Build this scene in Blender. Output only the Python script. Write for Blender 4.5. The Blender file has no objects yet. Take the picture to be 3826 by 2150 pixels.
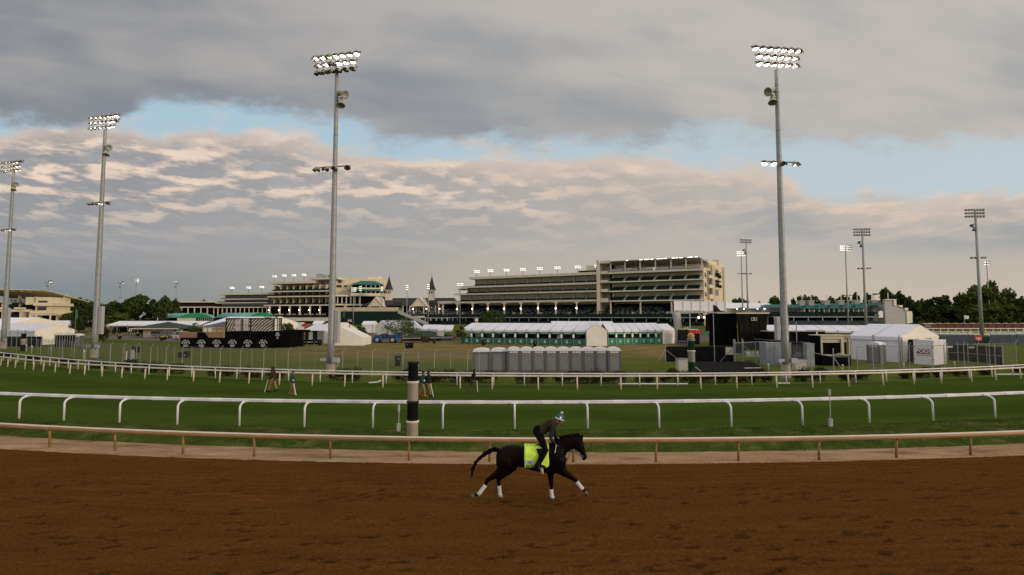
import bpy, math, random
import numpy as np
from mathutils import Vector, Matrix, noise as mnoise
R = math.radians
# ---------------------------------------------------------------- camera
F = 1870.0; W0, H0 = 3826.0, 2150.0; HC = 5.2
TH = math.atan(110 / F)
scene = bpy.context.scene
cam_d = bpy.data.cameras.new("camera"); cam = bpy.data.objects.new("camera", cam_d)
scene.collection.objects.link(cam); scene.camera = cam
cam_d.sensor_width = 36; cam_d.lens = F / W0 * 36; cam_d.clip_start = 0.1; cam_d.clip_end = 9000
cam.location = (0, 0, HC); cam.rotation_euler = (R(90) + TH, 0, 0)
scene.view_settings.view_transform = 'Standard'; scene.view_settings.look = 'None'
scene.view_settings.exposure = 0.0; scene.view_settings.gamma = 1
# ---------------------------------------------------------------- sky
SUN_EL, SUN_AZ = 9.0, 118.0            # azimuth clockwise from +Y (the view direction)
world = bpy.data.worlds.new("World"); scene.world = world; world.use_nodes = True
nt = world.node_tree; N = nt.nodes; L = nt.links
for n in list(N): N.remove(n)
def nd(t, **k):
    n = N.new(t)
    for a, b in k.items(): setattr(n, a, b)
    return n
def setin(n, i, v):
    if hasattr(v, 'is_output'): L.new(v, n.inputs[i])
    elif v is not None: n.inputs[i].default_value = v
def M2(op, a, b=None, c=None, clamp=False):
    n = nd('ShaderNodeMath', operation=op, use_clamp=clamp); setin(n, 0, a)
    if b is not None: setin(n, 1, b)
    if c is not None: setin(n, 2, c)
    return n.outputs[0]
def XYZ(x, y, z):
    n = nd('ShaderNodeCombineXYZ'); setin(n, 0, x); setin(n, 1, y); setin(n, 2, z); return n.outputs[0]
def NOI(v, s, d=5, r=.55, dist=0.0):
    n = nd('ShaderNodeTexNoise'); setin(n, 'Vector', v); n.inputs['Scale'].default_value = s
    n.inputs['Detail'].default_value = d; n.inputs['Roughness'].default_value = r; n.inputs['Distortion'].default_value = dist
    return n.outputs['Fac']
def SS(x, a, b):
    n = nd('ShaderNodeMapRange', interpolation_type='SMOOTHSTEP'); setin(n, 0, x); setin(n, 1, a); setin(n, 2, b)
    return n.outputs[0]
def MIX(f, a, b):
    n = nd('ShaderNodeMix', data_type='RGBA'); setin(n, 0, f)
    for i, v in ((6, a), (7, b)):
        if isinstance(v, tuple): v = (*v, 1)
        setin(n, i, v)
    return n.outputs[2]
def lin(r, g, b):
    f = lambda c: (c / 255 / 12.92) if c / 255 <= .04045 else ((c / 255 + .055) / 1.055) ** 2.4
    return (f(r), f(g), f(b))
def K(c, k): return tuple(x * k for x in c)
tc = nd('ShaderNodeTexCoord'); sp = nd('ShaderNodeSeparateXYZ'); L.new(tc.outputs['Generated'], sp.inputs[0])
dx, dy, dz = sp.outputs
zz = M2('MAXIMUM', dz, 0.012)
qx = M2('DIVIDE', dx, zz); qy = M2('DIVIDE', dy, zz)           # position on a flat cloud layer overhead
yy = M2('MAXIMUM', dy, 0.05)
u = M2('DIVIDE', dx, yy); v = M2('DIVIDE', dz, yy)             # slope to the layer's far part
fw = SS(dy, 0.0, 0.25)
Q = XYZ(qx, qy, 0.0)
# shallow layer coordinates: compress far part less so puffs stay visible
sv = M2('POWER', M2('MAXIMUM', v, .01), 0.72)
u17 = M2('MULTIPLY', u, 1.65)
Pq = XYZ(M2('DIVIDE', u17, M2('ADD', sv, .18)), M2('MULTIPLY', M2('LOGARITHM', M2('ADD', v, .10), 2.718), -3.2), 0.0)
Pq2 = XYZ(M2('DIVIDE', u17, M2('ADD', sv, .18)), M2('MULTIPLY', M2('LOGARITHM', M2('ADD', v, .116), 2.718), -3.2), 0.0)
big = NOI(XYZ(M2('MULTIPLY', u, 1.0), M2('MULTIPLY', v, 2.6), 3.3), 2.1, 6, .55)
edge = NOI(XYZ(M2('MULTIPLY', u, 1.0), M2('MULTIPLY', v, 2.2), 7.7), 5.0, 6, .62)
def CURVE(x, pts):
    n = nd('ShaderNodeFloatCurve'); c = n.mapping.curves[0]
    lo, hi = -1.2, 1.2
    ys = [p[1] for p in pts]
    P = [((a - lo) / (hi - lo), b) for a, b in pts]
    c.points[0].location = P[0]; c.points[1].location = P[-1]
    for p in P[1:-1]: c.points.new(*p)
    n.mapping.update(); setin(n, 1, M2('DIVIDE', M2('SUBTRACT', x, lo), hi - lo, clamp=True)); return n.outputs[0]
up_e = CURVE(u, [(-1.2, .40), (-1.02, .405), (-.83, .385), (-.73, .43), (-.5, .418), (-.4, .398), (-.2, .368), (.05, .348), (.2, .352), (.42, .362), (.62, .358), (.8, .352), (1.02, .348), (1.2, .345)])
lo_e = CURVE(u, [(-1.2, .36), (-1.02, .385), (-.86, .40), (-.75, .388), (-.6, .382), (-.5, .392), (-.42, .378), (-.32, .342), (-.1, .336), (.15, .332), (.3, .330), (.42, .318), (.54, .298), (.62, .252), (.8, .25), (1.02, .262), (1.2, .26)])
wob = M2('MULTIPLY', M2('SUBTRACT', edge, .5), .17)
deck = SS(M2('ADD', M2('SUBTRACT', v, up_e), wob), -.020, .030)
wob2 = M2('MULTIPLY', M2('SUBTRACT', NOI(XYZ(u, M2('MULTIPLY', v, 1.8), 1.1), 9.0, 6, .6), .5), .11)
puff = SS(M2('ADD', M2('SUBTRACT', lo_e, v), wob2), -.010, .028)
n1 = NOI(Pq, 3.4, 8, .55, .1); n2 = NOI(Pq2, 3.4, 8, .55, .1)
patch = SS(NOI(XYZ(u, M2('MULTIPLY', v, 2.2), 12.5), 2.6, 4, .5), .36, .62)
lit = M2('MULTIPLY', SS(M2('SUBTRACT', n1, n2), -.055, .150), M2('ADD', .22, M2('MULTIPLY', patch, .78)))
soft = M2('ADD', .90, M2('MULTIPLY', NOI(XYZ(u, M2('MULTIPLY', v, 3.2), 31.0), 3.6, 5, .5), .20))
body = SS(n1, .36, .64)
hgt = SS(v, .02, .36)
# colours
c_deck_d, c_deck_l = MIX(SS(u, -1.0, .9), lin(131, 137, 145), lin(158, 162, 165)), MIX(SS(u, -.8, .5), lin(170, 167, 166), lin(192, 186, 180))
dv = XYZ(M2('ADD', M2('MULTIPLY', u, .85), M2('MULTIPLY', v, .3)), M2('ADD', M2('MULTIPLY', v, 2.6), M2('MULTIPLY', u, .22)), 5.2)
dn = M2('ADD', M2('MULTIPLY', NOI(dv, 2.1, 3, .45), .62), M2('MULTIPLY', NOI(dv, 6.3, 5, .5, .3), .38))
dk = SS(M2('ADD', M2('MULTIPLY', dn, .9), M2('ADD', M2('MULTIPLY', u, .06), M2('MULTIPLY', M2('SUBTRACT', v, up_e), .42))), .32, .66)
col_deck = MIX(dk, c_deck_d, c_deck_l)
sky = nd('ShaderNodeTexSky', sky_type='NISHITA', sun_disc=False, sun_elevation=R(SUN_EL), sun_rotation=R(SUN_AZ))
skc = nd('ShaderNodeMix', data_type='RGBA', blend_type='MULTIPLY'); skc.inputs[0].default_value = 1
L.new(sky.outputs[0], skc.inputs[6]); skc.inputs[7].default_value = (.9, .95, 1.0, 1)
col_clear = MIX(.86, skc.outputs[2], MIX(SS(u, -.9, .9), K(lin(176, 205, 221), 10), K(lin(198, 211, 216), 10)))
p_sh = MIX(SS(u, -1.0, .5), lin(151, 152, 156), lin(184, 178, 172))
p_lit = MIX(SS(v, .12, .30), lin(198, 187, 175), lin(234, 212, 193))
col_puff = MIX(M2('MULTIPLY', lit, M2('MULTIPLY', SS(v, .04, .28), 1.0)), p_sh, p_lit)
gap = M2('MULTIPLY', M2('SUBTRACT', 1.0, SS(n1, .30, .44)), M2('MULTIPLY', SS(v, .12, .3), .40))
col_puff = MIX(gap, col_puff, lin(176, 186, 196))
topb = M2('MULTIPLY', SS(M2('SUBTRACT', M2('SUBTRACT', lo_e, v), M2('MULTIPLY', wob2, -1.0)), .075, .005), .65)
col_puff = MIX(topb, col_puff, lin(222, 202, 186))
_sv = nd('ShaderNodeVectorMath', operation='SCALE'); L.new(col_puff, _sv.inputs[0]); L.new(soft, _sv.inputs['Scale']); col_puff = _sv.outputs[0]
hz = MIX(SS(u, -1.05, .35), lin(126, 136, 140), lin(196, 185, 166))
hb = M2('SUBTRACT', 1.0, SS(M2('ADD', v, M2('MULTIPLY', M2('SUBTRACT', big, .5), .18)), .02, .16))
stk = M2('MULTIPLY', M2('MULTIPLY', SS(v, .10, .17), M2('SUBTRACT', 1.0, SS(v, .20, .265))), M2('MULTIPLY', SS(NOI(XYZ(u, M2('MULTIPLY', v, 5.0), 61.0), 2.4, 5, .55), .40, .58), M2('ADD', .35, M2('MULTIPLY', SS(u, .2, .9), .5))))
col_puff = MIX(stk, col_puff, lin(156, 161, 163))
col_low = MIX(hb, col_puff, hz)
def X10(c, k=10.0):
    n = nd('ShaderNodeVectorMath', operation='SCALE'); L.new(c, n.inputs[0]); n.inputs['Scale'].default_value = k; return n.outputs[0]
wisp = M2('MULTIPLY', SS(NOI(XYZ(u, M2('MULTIPLY', v, 2.6), 44.0), 6.5, 7, .62, .2), .50, .66), M2('MULTIPLY', SS(u, .75, -.1), .8))
col_clear = MIX(wisp, col_clear, K(lin(208, 196, 188), 10))
front = MIX(puff, col_clear, X10(col_low))
front = MIX(deck, front, X10(col_deck))
back_n = NOI(Q, .8, 4, .5)
back = MIX(back_n, K((.60, .59, .61), 10), K((.84, .82, .81), 10))
east = M2('MULTIPLY', SS(dx, -.1, .9), M2('SUBTRACT', 1.0, SS(dz, 0.0, .5)))
back = MIX(east, back, K((.95, .78, .58), 10))
over = SS(dz, .62, .85)
allc = MIX(fw, back, front); allc = MIX(over, allc, back)
below = SS(dz, -.02, -.001)
allc = MIX(below, K(lin(90, 80, 60), 8), allc)
bg = nd('ShaderNodeBackground'); L.new(allc, bg.inputs[0]); bg.inputs[1].default_value = 0.1
wo = nd('ShaderNodeOutputWorld'); L.new(bg.outputs[0], wo.inputs[0])
world.cycles.sampling_method = 'MANUAL'; world.cycles.sample_map_resolution = 512
sd = bpy.data.lights.new("sun", 'SUN'); sun = bpy.data.objects.new("sun", sd); scene.collection.objects.link(sun)
sd.energy = 1.5; sd.angle = R(10); sd.color = (1.0, .80, .56)
_a, _e = R(SUN_AZ), R(SUN_EL)
sdir = Vector((math.sin(_a) * math.cos(_e), math.cos(_a) * math.cos(_e), math.sin(_e)))
sun.rotation_euler = sdir.to_track_quat('Z', 'Y').to_euler()
# ---------------------------------------------------------------- helpers
def ray(px, py):
    a = (px - W0 / 2) / F; b = (H0 / 2 - py) / F; c, s = math.cos(TH), math.sin(TH)
    return Vector((a, c - b * s, s + b * c))
def PX(px, py, Y):
    d = ray(px, py); t = Y / d.y; return Vector((d.x * t, Y, HC + d.z * t))
def GP(px, py, z=.5):
    d = ray(px, py); t = (z - HC) / d.z; return Vector((d.x * t, d.y * t, z))
def proj(p):
    c, s = math.cos(TH), math.sin(TH); y = p[1] * c + (p[2] - HC) * s; z = -p[1] * s + (p[2] - HC) * c
    return W0 / 2 + F * p[0] / y, H0 / 2 - F * z / y
COL = scene.collection
def tag(o, label=None, cat=None, group=None, kind=None):
    if label: o['label'] = label
    if cat: o['category'] = cat
    if group: o['group'] = group
    if kind: o['kind'] = kind
    return o
def thing(name, label, cat, loc=(0, 0, 0), rz=0.0, group=None):
    o = bpy.data.objects.new(name, None); COL.objects.link(o); o.location = loc; o.rotation_euler = (0, 0, rz)
    o.empty_display_size = .2
    return tag(o, label, cat, group)
class MB:
    def __init__(s): s.v = []; s.f = []; s.m = []; s.mi = 0; s.X = None
    def add(s, vs, fs):
        b = len(s.v)
        if s.X is not None: vs = [tuple(s.X @ Vector(p)) for p in vs]
        s.v += [tuple(p) for p in vs]; s.f += [tuple(i + b for i in q) for q in fs]; s.m += [s.mi] * len(fs); return s
    def box(s, x0, x1, y0, y1, z0, z1):
        return s.add([(x0, y0, z0), (x1, y0, z0), (x1, y1, z0), (x0, y1, z0), (x0, y0, z1), (x1, y0, z1), (x1, y1, z1), (x0, y1, z1)],
            [(0, 3, 2, 1), (4, 5, 6, 7), (0, 1, 5, 4), (1, 2, 6, 5), (2, 3, 7, 6), (3, 0, 4, 7)])
    def hexa(s, b, t):   # bottom quad, top quad (counter-clockwise seen from above)
        return s.add(list(b) + list(t), [(0, 3, 2, 1), (4, 5, 6, 7), (0, 1, 5, 4), (1, 2, 6, 5), (2, 3, 7, 6), (3, 0, 4, 7)])
    def prism(s, poly, p0, ax, ay, ext):  # polygon in plane p0 + a*ax + b*ay, extruded by ext
        p0, ax, ay, ext = map(Vector, (p0, ax, ay, ext)); n = len(poly)
        a = [p0 + ax * x + ay * y for x, y in poly]; b = [p + ext for p in a]
        return s.add(a + b, [tuple(range(n))[::-1], tuple(range(n, 2 * n))] + [(i, (i + 1) % n, n + (i + 1) % n, n + i) for i in range(n)])
    def tube(s, pts, rad, n=8, cap=True):
        pts = [Vector(p) for p in pts]; rs = rad if isinstance(rad, (list, tuple)) else [rad] * len(pts)
        vs = []; up = None
        for i, p in enumerate(pts):
            t = (pts[min(i + 1, len(pts) - 1)] - pts[max(i - 1, 0)]).normalized()
            if up is None: up = Vector((0, 0, 1)) if abs(t.z) < .9 else Vector((1, 0, 0))
            a = t.cross(up).normalized(); b = a.cross(t).normalized(); up = b
            for k in range(n):
                w = 2 * math.pi * k / n; vs.append(p + (a * math.cos(w) + b * math.sin(w)) * rs[i])
        fs = [(i * n + k, i * n + (k + 1) % n, (i + 1) * n + (k + 1) % n, (i + 1) * n + k) for i in range(len(pts) - 1) for k in range(n)]
        if cap: fs += [tuple(range(n))[::-1], tuple((len(pts) - 1) * n + k for k in range(n))]
        return s.add(vs, fs)
    def lathe(s, prof, n=16, o=(0, 0, 0), ax=(0, 0, 1), cap=True):
        o, ax = Vector(o), Vector(ax).normalized(); q = ax.to_track_quat('Z', 'Y').to_matrix()
        vs = [o + q @ Vector((r * math.cos(2 * math.pi * k / n), r * math.sin(2 * math.pi * k / n), h)) for r, h in prof for k in range(n)]
        fs = [(i * n + k, i * n + (k + 1) % n, (i + 1) * n + (k + 1) % n, (i + 1) * n + k) for i in range(len(prof) - 1) for k in range(n)]
        if cap: fs += [tuple(range(n))[::-1], tuple((len(prof) - 1) * n + k for k in range(n))]
        return s.add(vs, fs)
    def ball(s, c, r, n=12, m=8, sc=(1, 1, 1)):
        pr = [(max(1e-4, math.sin(math.pi * i / m)), -math.cos(math.pi * i / m)) for i in range(m + 1)]
        c = Vector(c)
        vs = [(c.x + r * sc[0] * a * math.cos(2 * math.pi * k / n), c.y + r * sc[1] * a * math.sin(2 * math.pi * k / n), c.z + r * sc[2] * h) for a, h in pr for k in range(n)]
        fs = [(i * n + k, i * n + (k + 1) % n, (i + 1) * n + (k + 1) % n, (i + 1) * n + k) for i in range(m) for k in range(n)]
        return s.add(vs, fs)
    def build(s, name, mats, parent=None, smooth=False, loc=None):
        me = bpy.data.meshes.new(name); me.from_pydata(s.v, [], s.f)
        if not isinstance(mats, (list, tuple)): mats = [mats]
        for m in mats: me.materials.append(m)
        if len(mats) > 1: me.polygons.foreach_set('material_index', s.m)
        if smooth: me.polygons.foreach_set('use_smooth', [True] * len(me.polygons))
        me.update(); o = bpy.data.objects.new(name, me); COL.objects.link(o)
        if parent: o.parent = parent
        if loc: o.location = loc
        return o
def copy_tree(o, parent=None):
    c = o.copy(); COL.objects.link(c); c.parent = parent
    for ch in o.children: copy_tree(ch, c)
    return c
def mat(name, c, rough=.75, var=.12, scale=3.0, bump=0.0, bscale=None, metal=0.0, emit=None, estr=0.0, spec=.3, c2=None, stretch=None, alpha=None, detail=5):
    m = bpy.data.materials.new(name); m.use_nodes = True; t = m.node_tree; n = t.nodes; l = t.links; b = n['Principled BSDF']
    b.inputs['Roughness'].default_value = rough; b.inputs['Metallic'].default_value = metal; b.inputs['Specular IOR Level'].default_value = spec
    co = n.new('ShaderNodeTexCoord'); out = co.outputs['Object']
    if stretch:
        mp = n.new('ShaderNodeMapping'); mp.inputs['Scale'].default_value = stretch; l.new(out, mp.inputs[0]); out = mp.outputs[0]
    no = n.new('ShaderNodeTexNoise'); no.inputs['Scale'].default_value = scale; no.inputs['Detail'].default_value = detail; l.new(out, no.inputs[0])
    rp = n.new('ShaderNodeValToRGB'); l.new(no.outputs[0], rp.inputs[0]); rp.color_ramp.elements[0].position = .3; rp.color_ramp.elements[1].position = .7
    a = c2 if c2 else tuple(x * (1 - var) for x in c); bb = c if c2 else tuple(min(1, x * (1 + var)) for x in c)
    rp.color_ramp.elements[0].color = (*a, 1); rp.color_ramp.elements[1].color = (*bb, 1)
    l.new(rp.outputs[0], b.inputs['Base Color'])
    if bump:
        n2 = n.new('ShaderNodeTexNoise'); n2.inputs['Scale'].default_value = bscale or scale * 4; n2.inputs['Detail'].default_value = 4; l.new(out, n2.inputs[0])
        bp = n.new('ShaderNodeBump'); bp.inputs['Strength'].default_value = bump; bp.inputs['Distance'].default_value = .05
        l.new(n2.outputs[0], bp.inputs['Height']); l.new(bp.outputs[0], b.inputs['Normal'])
    if emit:
        b.inputs['Emission Color'].default_value = (*emit, 1); b.inputs['Emission Strength'].default_value = estr; m.cycles.emission_sampling = 'NONE'
    if alpha is not None: b.inputs['Alpha'].default_value = alpha
    return m
rnd = random.Random(7)
M = {}
M['white'] = mat('white_paint', (.74, .73, .76), .45, .07, 1.5)
M['white_rail'] = mat('white_rail_plastic', (.76, .75, .79), .4, .06, 3.0, c2=(.60, .585, .60))
M['beige_rail'] = mat('beige_rail_plastic', (.72, .63, .50), .5, .08, 3.0, c2=(.56, .46, .34))
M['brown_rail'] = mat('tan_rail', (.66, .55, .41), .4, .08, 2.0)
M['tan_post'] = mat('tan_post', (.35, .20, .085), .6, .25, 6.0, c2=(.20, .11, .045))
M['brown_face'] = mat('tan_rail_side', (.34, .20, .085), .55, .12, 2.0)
M['steel'] = mat('galvanised_steel', (.30, .31, .31), .55, .15, 4.0, metal=.3)
M['dsteel'] = mat('dull_steel', (.17, .17, .165), .6, .15, 4.0, metal=.2)
M['tent'] = mat('white_vinyl', (.78, .77, .81), .5, .04, .6, bump=.15, bscale=1.5)
M['tentwall'] = mat('white_vinyl_wall', (.72, .71, .75), .55, .06, .8, bump=.5, bscale=2.2)
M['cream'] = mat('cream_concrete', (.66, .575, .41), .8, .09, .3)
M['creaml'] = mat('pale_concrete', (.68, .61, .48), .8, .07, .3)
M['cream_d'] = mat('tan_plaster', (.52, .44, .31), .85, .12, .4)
M['grey'] = mat('grey_plaster', (.38, .37, .38), .85, .08, .5)
M['black'] = mat('black_fabric', (.0045, .0045, .005), .9, .3, 1.0, bump=.3, bscale=1.0, spec=.04)
M['blackp'] = mat('black_plastic', (.008, .008, .009), .5, .2, 3.0, spec=.15)
M['dgreen'] = mat('dark_green_seats', (.012, .026, .023), .8, .35, .8, spec=.06)
M['green'] = mat('green_awning', (.02, .12, .10), .6, .12, 1.0)
M['greenb'] = mat('green_banner', (.02, .22, .13), .55, .1, 1.0)
M['greenroof'] = mat('bright_green_roof', (.02, .26, .13), .5, .06, .5)
M['teal'] = mat('teal_roof', (.13, .36, .31), .45, .08, .5)
M['slate'] = mat('slate_shingle', (.035, .038, .042), .75, .3, 1.5, bump=.3, bscale=5)
M['glass'] = mat('window_glass', (.36, .355, .28), .5, .15, .8, spec=.3)
M['glass_d'] = mat('dark_glass', (.02, .022, .022), .1, .3, 2.0, spec=.6)
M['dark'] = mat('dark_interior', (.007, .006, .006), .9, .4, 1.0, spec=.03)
M['lensf'] = mat('distant_lit_lens', (.9, .9, .9), .4, .02, emit=(1.0, .94, .86), estr=1.9)
M['lensw'] = mat('lit_lens', (.9, .9, .9), .4, .02, emit=(1.0, .93, .84), estr=9.0)
M['lensd'] = mat('lit_lens_dim', (.9, .8, .7), .4, .02, emit=(1.0, .90, .80), estr=2.0)
M['lenso'] = mat('unlit_lens', (.26, .22, .17), .25, .15, 3.0)
M['lensg'] = mat('greenish_lens', (.8, .9, .4), .4, .02, emit=(.85, 1.0, .5), estr=1.3)
M['hous'] = mat('lamp_housing', (.33, .30, .25), .5, .15, 4.0)
M['horn'] = mat('horn_speaker', (.34, .34, .27), .5, .1, 4.0)
M['bark'] = mat('bark', (.05, .04, .03), .9, .3, 5.0, bump=.5)
M['conc'] = mat('concrete', (.36, .31, .26), .9, .15, 4.0)
M['brick'] = mat('red_brick', (.13, .045, .035), .85, .3, 6.0)
def leafmat(name, c, c2):
    m = mat(name, c, .8, .2, .9, c2=c2, spec=.05); return m
M['leaf'] = leafmat('leaves', (.070, .102, .024), (.026, .044, .012))
M['leaf2'] = leafmat('leaves_pale', (.110, .130, .020), (.032, .055, .012))
M['leaf3'] = leafmat('leaves_dark', (.052, .070, .020), (.018, .028, .010))
M['shrub'] = leafmat('shrub_leaves', (.045, .055, .017), (.015, .021, .008))
# ---------------------------------------------------------------- lanes of the turn
def fit(pts, z):
    P = np.array([GP(x, y, z)[:2] for x, y in pts]); A = np.c_[2 * P, np.ones(len(P))]
    s = np.linalg.lstsq(A, (P ** 2).sum(1), rcond=None)[0]; return s[0], s[1], math.sqrt(s[2] + s[0] ** 2 + s[1] ** 2)
class Lane:
    def __init__(s, c, off=0.0): s.cx, s.cy, s.R = c; s.R += off; s.w = s.R * math.sin(R(30))
    def y(s, x):
        d = x - s.cx
        if abs(d) <= s.w: return s.cy - math.sqrt(s.R ** 2 - d * d)
        return s.cy - math.sqrt(s.R ** 2 - s.w ** 2) + (abs(d) - s.w) * math.tan(R(30))
    def at(s, px, z):      # lane point that shows in photo column px
        lo, hi = -120., 120.
        for _ in range(50):
            m = (lo + hi) / 2
            if proj((m, s.y(m), z))[0] < px: lo = m
            else: hi = m
        return Vector((lo, s.y(lo), z))
    def nrm(s, x):
        d = x - s.cx; d = max(-s.w, min(s.w, d)); return Vector((d, -math.sqrt(s.R ** 2 - d * d), 0)).normalized()
    def walk(s, x0, step, n):
        out = [Vector((x0, s.y(x0), 0))]
        for i in range(n):
            t = s.nrm(out[-1].x); x = out[-1].x + (-t.y) * step; out.append(Vector((x, s.y(x), 0)))
        return out
cb = fit([(186,1672),(430,1683.5),(684,1693),(950,1704),(1234,1712.6),(1528,1719),(1829,1724.5),(2451,1724.5),(2759,1722),(3060,1718),(3349,1709),(3626,1699)], .05)
cn = fit([(71,1566),(238,1569),(446,1580),(662,1587),(894,1594),(1137,1599),(1393,1600),(1654,1604.5),(1923,1602),(2196,1601.5),(2463,1598),(2733,1592),(2999,1588),(3249,1581),(3487,1571),(3719,1565.4)], .5)
ce = fit([(2,1367),(56,1375),(124,1384),(205,1392.4),(315,1404),(454,1413),(624,1422),(820,1431),(1043,1440),(1287,1447),(1430,1451),(1719,1455),(2011,1455),(2320,1455),(2619,1451),(2903,1449),(3172,1446),(3301,1442),(3416,1438),(3517,1434),(3631,1429),(3722,1424),(3815,1419)], .5)
cf = fit([(13,1343),(66,1351),(153,1362),(219,1370),(291,1380),(378,1387),(490,1396.5),(632,1406.6),(804,1415),(979,1422),(1196,1431),(1443,1437.5),(1707,1441),(1959,1442),(2246,1441),(2533,1438.6),(2809,1438.6),(3065,1434.5),(3198,1432),(3313,1428),(3419,1424.5),(3622,1415),(3707,1409.6),(3785,1406)], .5)
cd = fit([(0,1682),(480,1705),(960,1725),(1430,1735),(1900,1738.5),(2380,1738.5),(2866,1734),(3350,1722),(3826,1706)], 0)
cg = fit([(0,1628),(480,1652),(960,1674),(1430,1684),(1900,1689),(2380,1690),(2866,1687),(3350,1675),(3826,1659)], .08)
LB, LN, LE, LF = Lane(cb), Lane(cn), Lane(ce), Lane(cf)
LD, LG, LT, LI = Lane(cd), Lane(cg), Lane(cn, .22), Lane(cf, -.15)
# ---------------------------------------------------------------- ground
def fastmesh(name, verts, quads, m, kind=None, smooth=True, parent=None, uv=None):
    me = bpy.data.meshes.new(name); nv, nf = len(verts), len(quads); k = quads.shape[1]
    me.vertices.add(nv); me.vertices.foreach_set('co', np.asarray(verts, np.float32).ravel())
    me.loops.add(nf * k); me.loops.foreach_set('vertex_index', np.asarray(quads, np.int32).ravel())
    me.polygons.add(nf); me.polygons.foreach_set('loop_start', np.arange(nf, dtype=np.int32) * k)
    me.update(calc_edges=True)
    if smooth: me.polygons.foreach_set('use_smooth', [True] * nf)
    me.materials.append(m); o = bpy.data.objects.new(name, me); COL.objects.link(o)
    if kind: o['kind'] = kind
    if parent: o.parent = parent
    return o
def gridq(nx, ny):
    i = np.arange(nx - 1)[:, None]; j = np.arange(ny - 1)[None]
    a = i * ny + j; return np.stack([a, a + ny, a + ny + 1, a + 1], -1).reshape(-1, 4)
def gmat(name, build):
    m = bpy.data.materials.new(name); m.use_nodes = True; t = m.node_tree; n = t.nodes; l = t.links; b = n['Principled BSDF']
    b.inputs['Specular IOR Level'].default_value = 0.0; b.inputs['Roughness'].default_value = .95
    co = n.new('ShaderNodeTexCoord').outputs['Object']
    def noi(s, st=(1, 1, 1), d=5, r=.6):
        mp = n.new('ShaderNodeMapping'); mp.inputs['Scale'].default_value = st; l.new(co, mp.inputs[0])
        x = n.new('ShaderNodeTexNoise'); x.inputs['Scale'].default_value = s; x.inputs['Detail'].default_value = d; x.inputs['Roughness'].default_value = r
        l.new(mp.outputs[0], x.inputs[0]); return x.outputs[0]
    def ramp(f, els):
        r = n.new('ShaderNodeValToRGB'); l.new(f, r.inputs[0]); e = r.color_ramp.elements
        e[0].position, e[0].color = els[0][0], (*els[0][1], 1); e[1].position, e[1].color = els[-1][0], (*els[-1][1], 1)
        for p, c in els[1:-1]: x = e.new(p); x.color = (*c, 1)
        return r.outputs[0]
    def mix(f, a, c, blend='MIX'):
        x = n.new('ShaderNodeMix'); x.data_type = 'RGBA'; x.blend_type = blend
        for i, q in ((0, f), (6, a), (7, c)):
            if hasattr(q, 'is_output'): l.new(q, x.inputs[i])
            else: x.inputs[i].default_value = q if i == 0 else (*q, 1)
        return x.outputs[2]
    def bump(h, s, dist=.03):
        x = n.new('ShaderNodeBump'); x.inputs['Strength'].default_value = s; x.inputs['Distance'].default_value = dist
        l.new(h, x.inputs['Height']); l.new(x.outputs[0], b.inputs['Normal'])
    def math_(op, a, c=None):
        x = n.new('ShaderNodeMath'); x.operation = op
        for i, q in ((0, a), (1, c)):
            if q is None: continue
            if hasattr(q, 'is_output'): l.new(q, x.inputs[i])
            else: x.inputs[i].default_value = q
        return x.outputs[0]
    c = build(noi, ramp, mix, bump, math_, co, n, l); l.new(c, b.inputs['Base Color']); return m
def _dirt(noi, ramp, mix, bump, ma, co, n, l):
    a = ramp(noi(1.3, (.25, 1.6, 1), 6), [(.3, (.092, .040, .0095)), (.7, (.124, .055, .0135))])
    g = ramp(noi(22, (.5, 1.2, 1), 5, .7), [(.30, (.5, .47, .45)), (.5, (1, 1, 1)), (.75, (1.45, 1.4, 1.35))])
    va = n.new('ShaderNodeAttribute'); va.attribute_name = 'print_shade'  # dark hoof print tone, mixed into the dirt colour as shade
    k = ramp(noi(5.5, (.45, 1.5, 1), 5, .7), [(.33, (.80, .78, .76)), (.47, (1, 1, 1))])
    bump(noi(30, (.6, 1.2, 1), 6, .7), .9, .02)
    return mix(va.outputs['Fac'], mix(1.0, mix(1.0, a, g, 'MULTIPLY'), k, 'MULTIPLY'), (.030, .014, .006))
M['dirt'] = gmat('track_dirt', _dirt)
def _tan(noi, ramp, mix, bump, ma, co, n, l):
    a = ramp(noi(1.2, (.35, 1.7, 1), 6, .65), [(.30, (.17, .105, .052)), (.44, (.33, .220, .122)), (.56, (.40, .275, .16)), (.72, (.50, .37, .235))])
    g = ramp(noi(18, (.4, 1.4, 1), 4, .7), [(.3, (.72, .7, .68)), (.65, (1.15, 1.13, 1.1))]); bump(noi(6, (.4, 1.2, 1), 6, .7), .9, .05)
    return mix(1.0, a, g, 'MULTIPLY')
M['tan'] = gmat('compacted_clay', _tan)
def _turf(noi, ramp, mix, bump, ma, co, n, l):
    s = n.new('ShaderNodeSeparateXYZ'); l.new(co, s.inputs[0])
    r = ma('SQRT', ma('ADD', ma('POWER', ma('SUBTRACT', s.outputs[0], 5.), 2.), ma('POWER', ma('SUBTRACT', s.outputs[1], 135.), 2.)))
    w = ma('SINE', ma('ADD', ma('MULTIPLY', r, 1.15), ma('MULTIPLY', noi(.12, (1, 1, 1), 3), 6.0)))
    a = ramp(noi(.5, (.4, 1.5, 1), 5), [(.3, (.047, .074, .0125)), (.7, (.066, .097, .017))])
    g = ramp(noi(25, (.4, 1.6, 1), 5, .75), [(.3, (.60, .62, .55)), (.7, (1.35, 1.32, 1.3))])
    st = ramp(ma('ADD', ma('MULTIPLY', w, .5), .5), [(.2, (.84, .85, .84)), (.8, (1.06, 1.06, 1.03))])
    bump(noi(60, (1, 1, 1), 3), .7, .02)
    return mix(1.0, mix(.8, a, g, 'MULTIPLY'), st, 'MULTIPLY')
M['turf'] = gmat('mown_turf', _turf)
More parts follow.
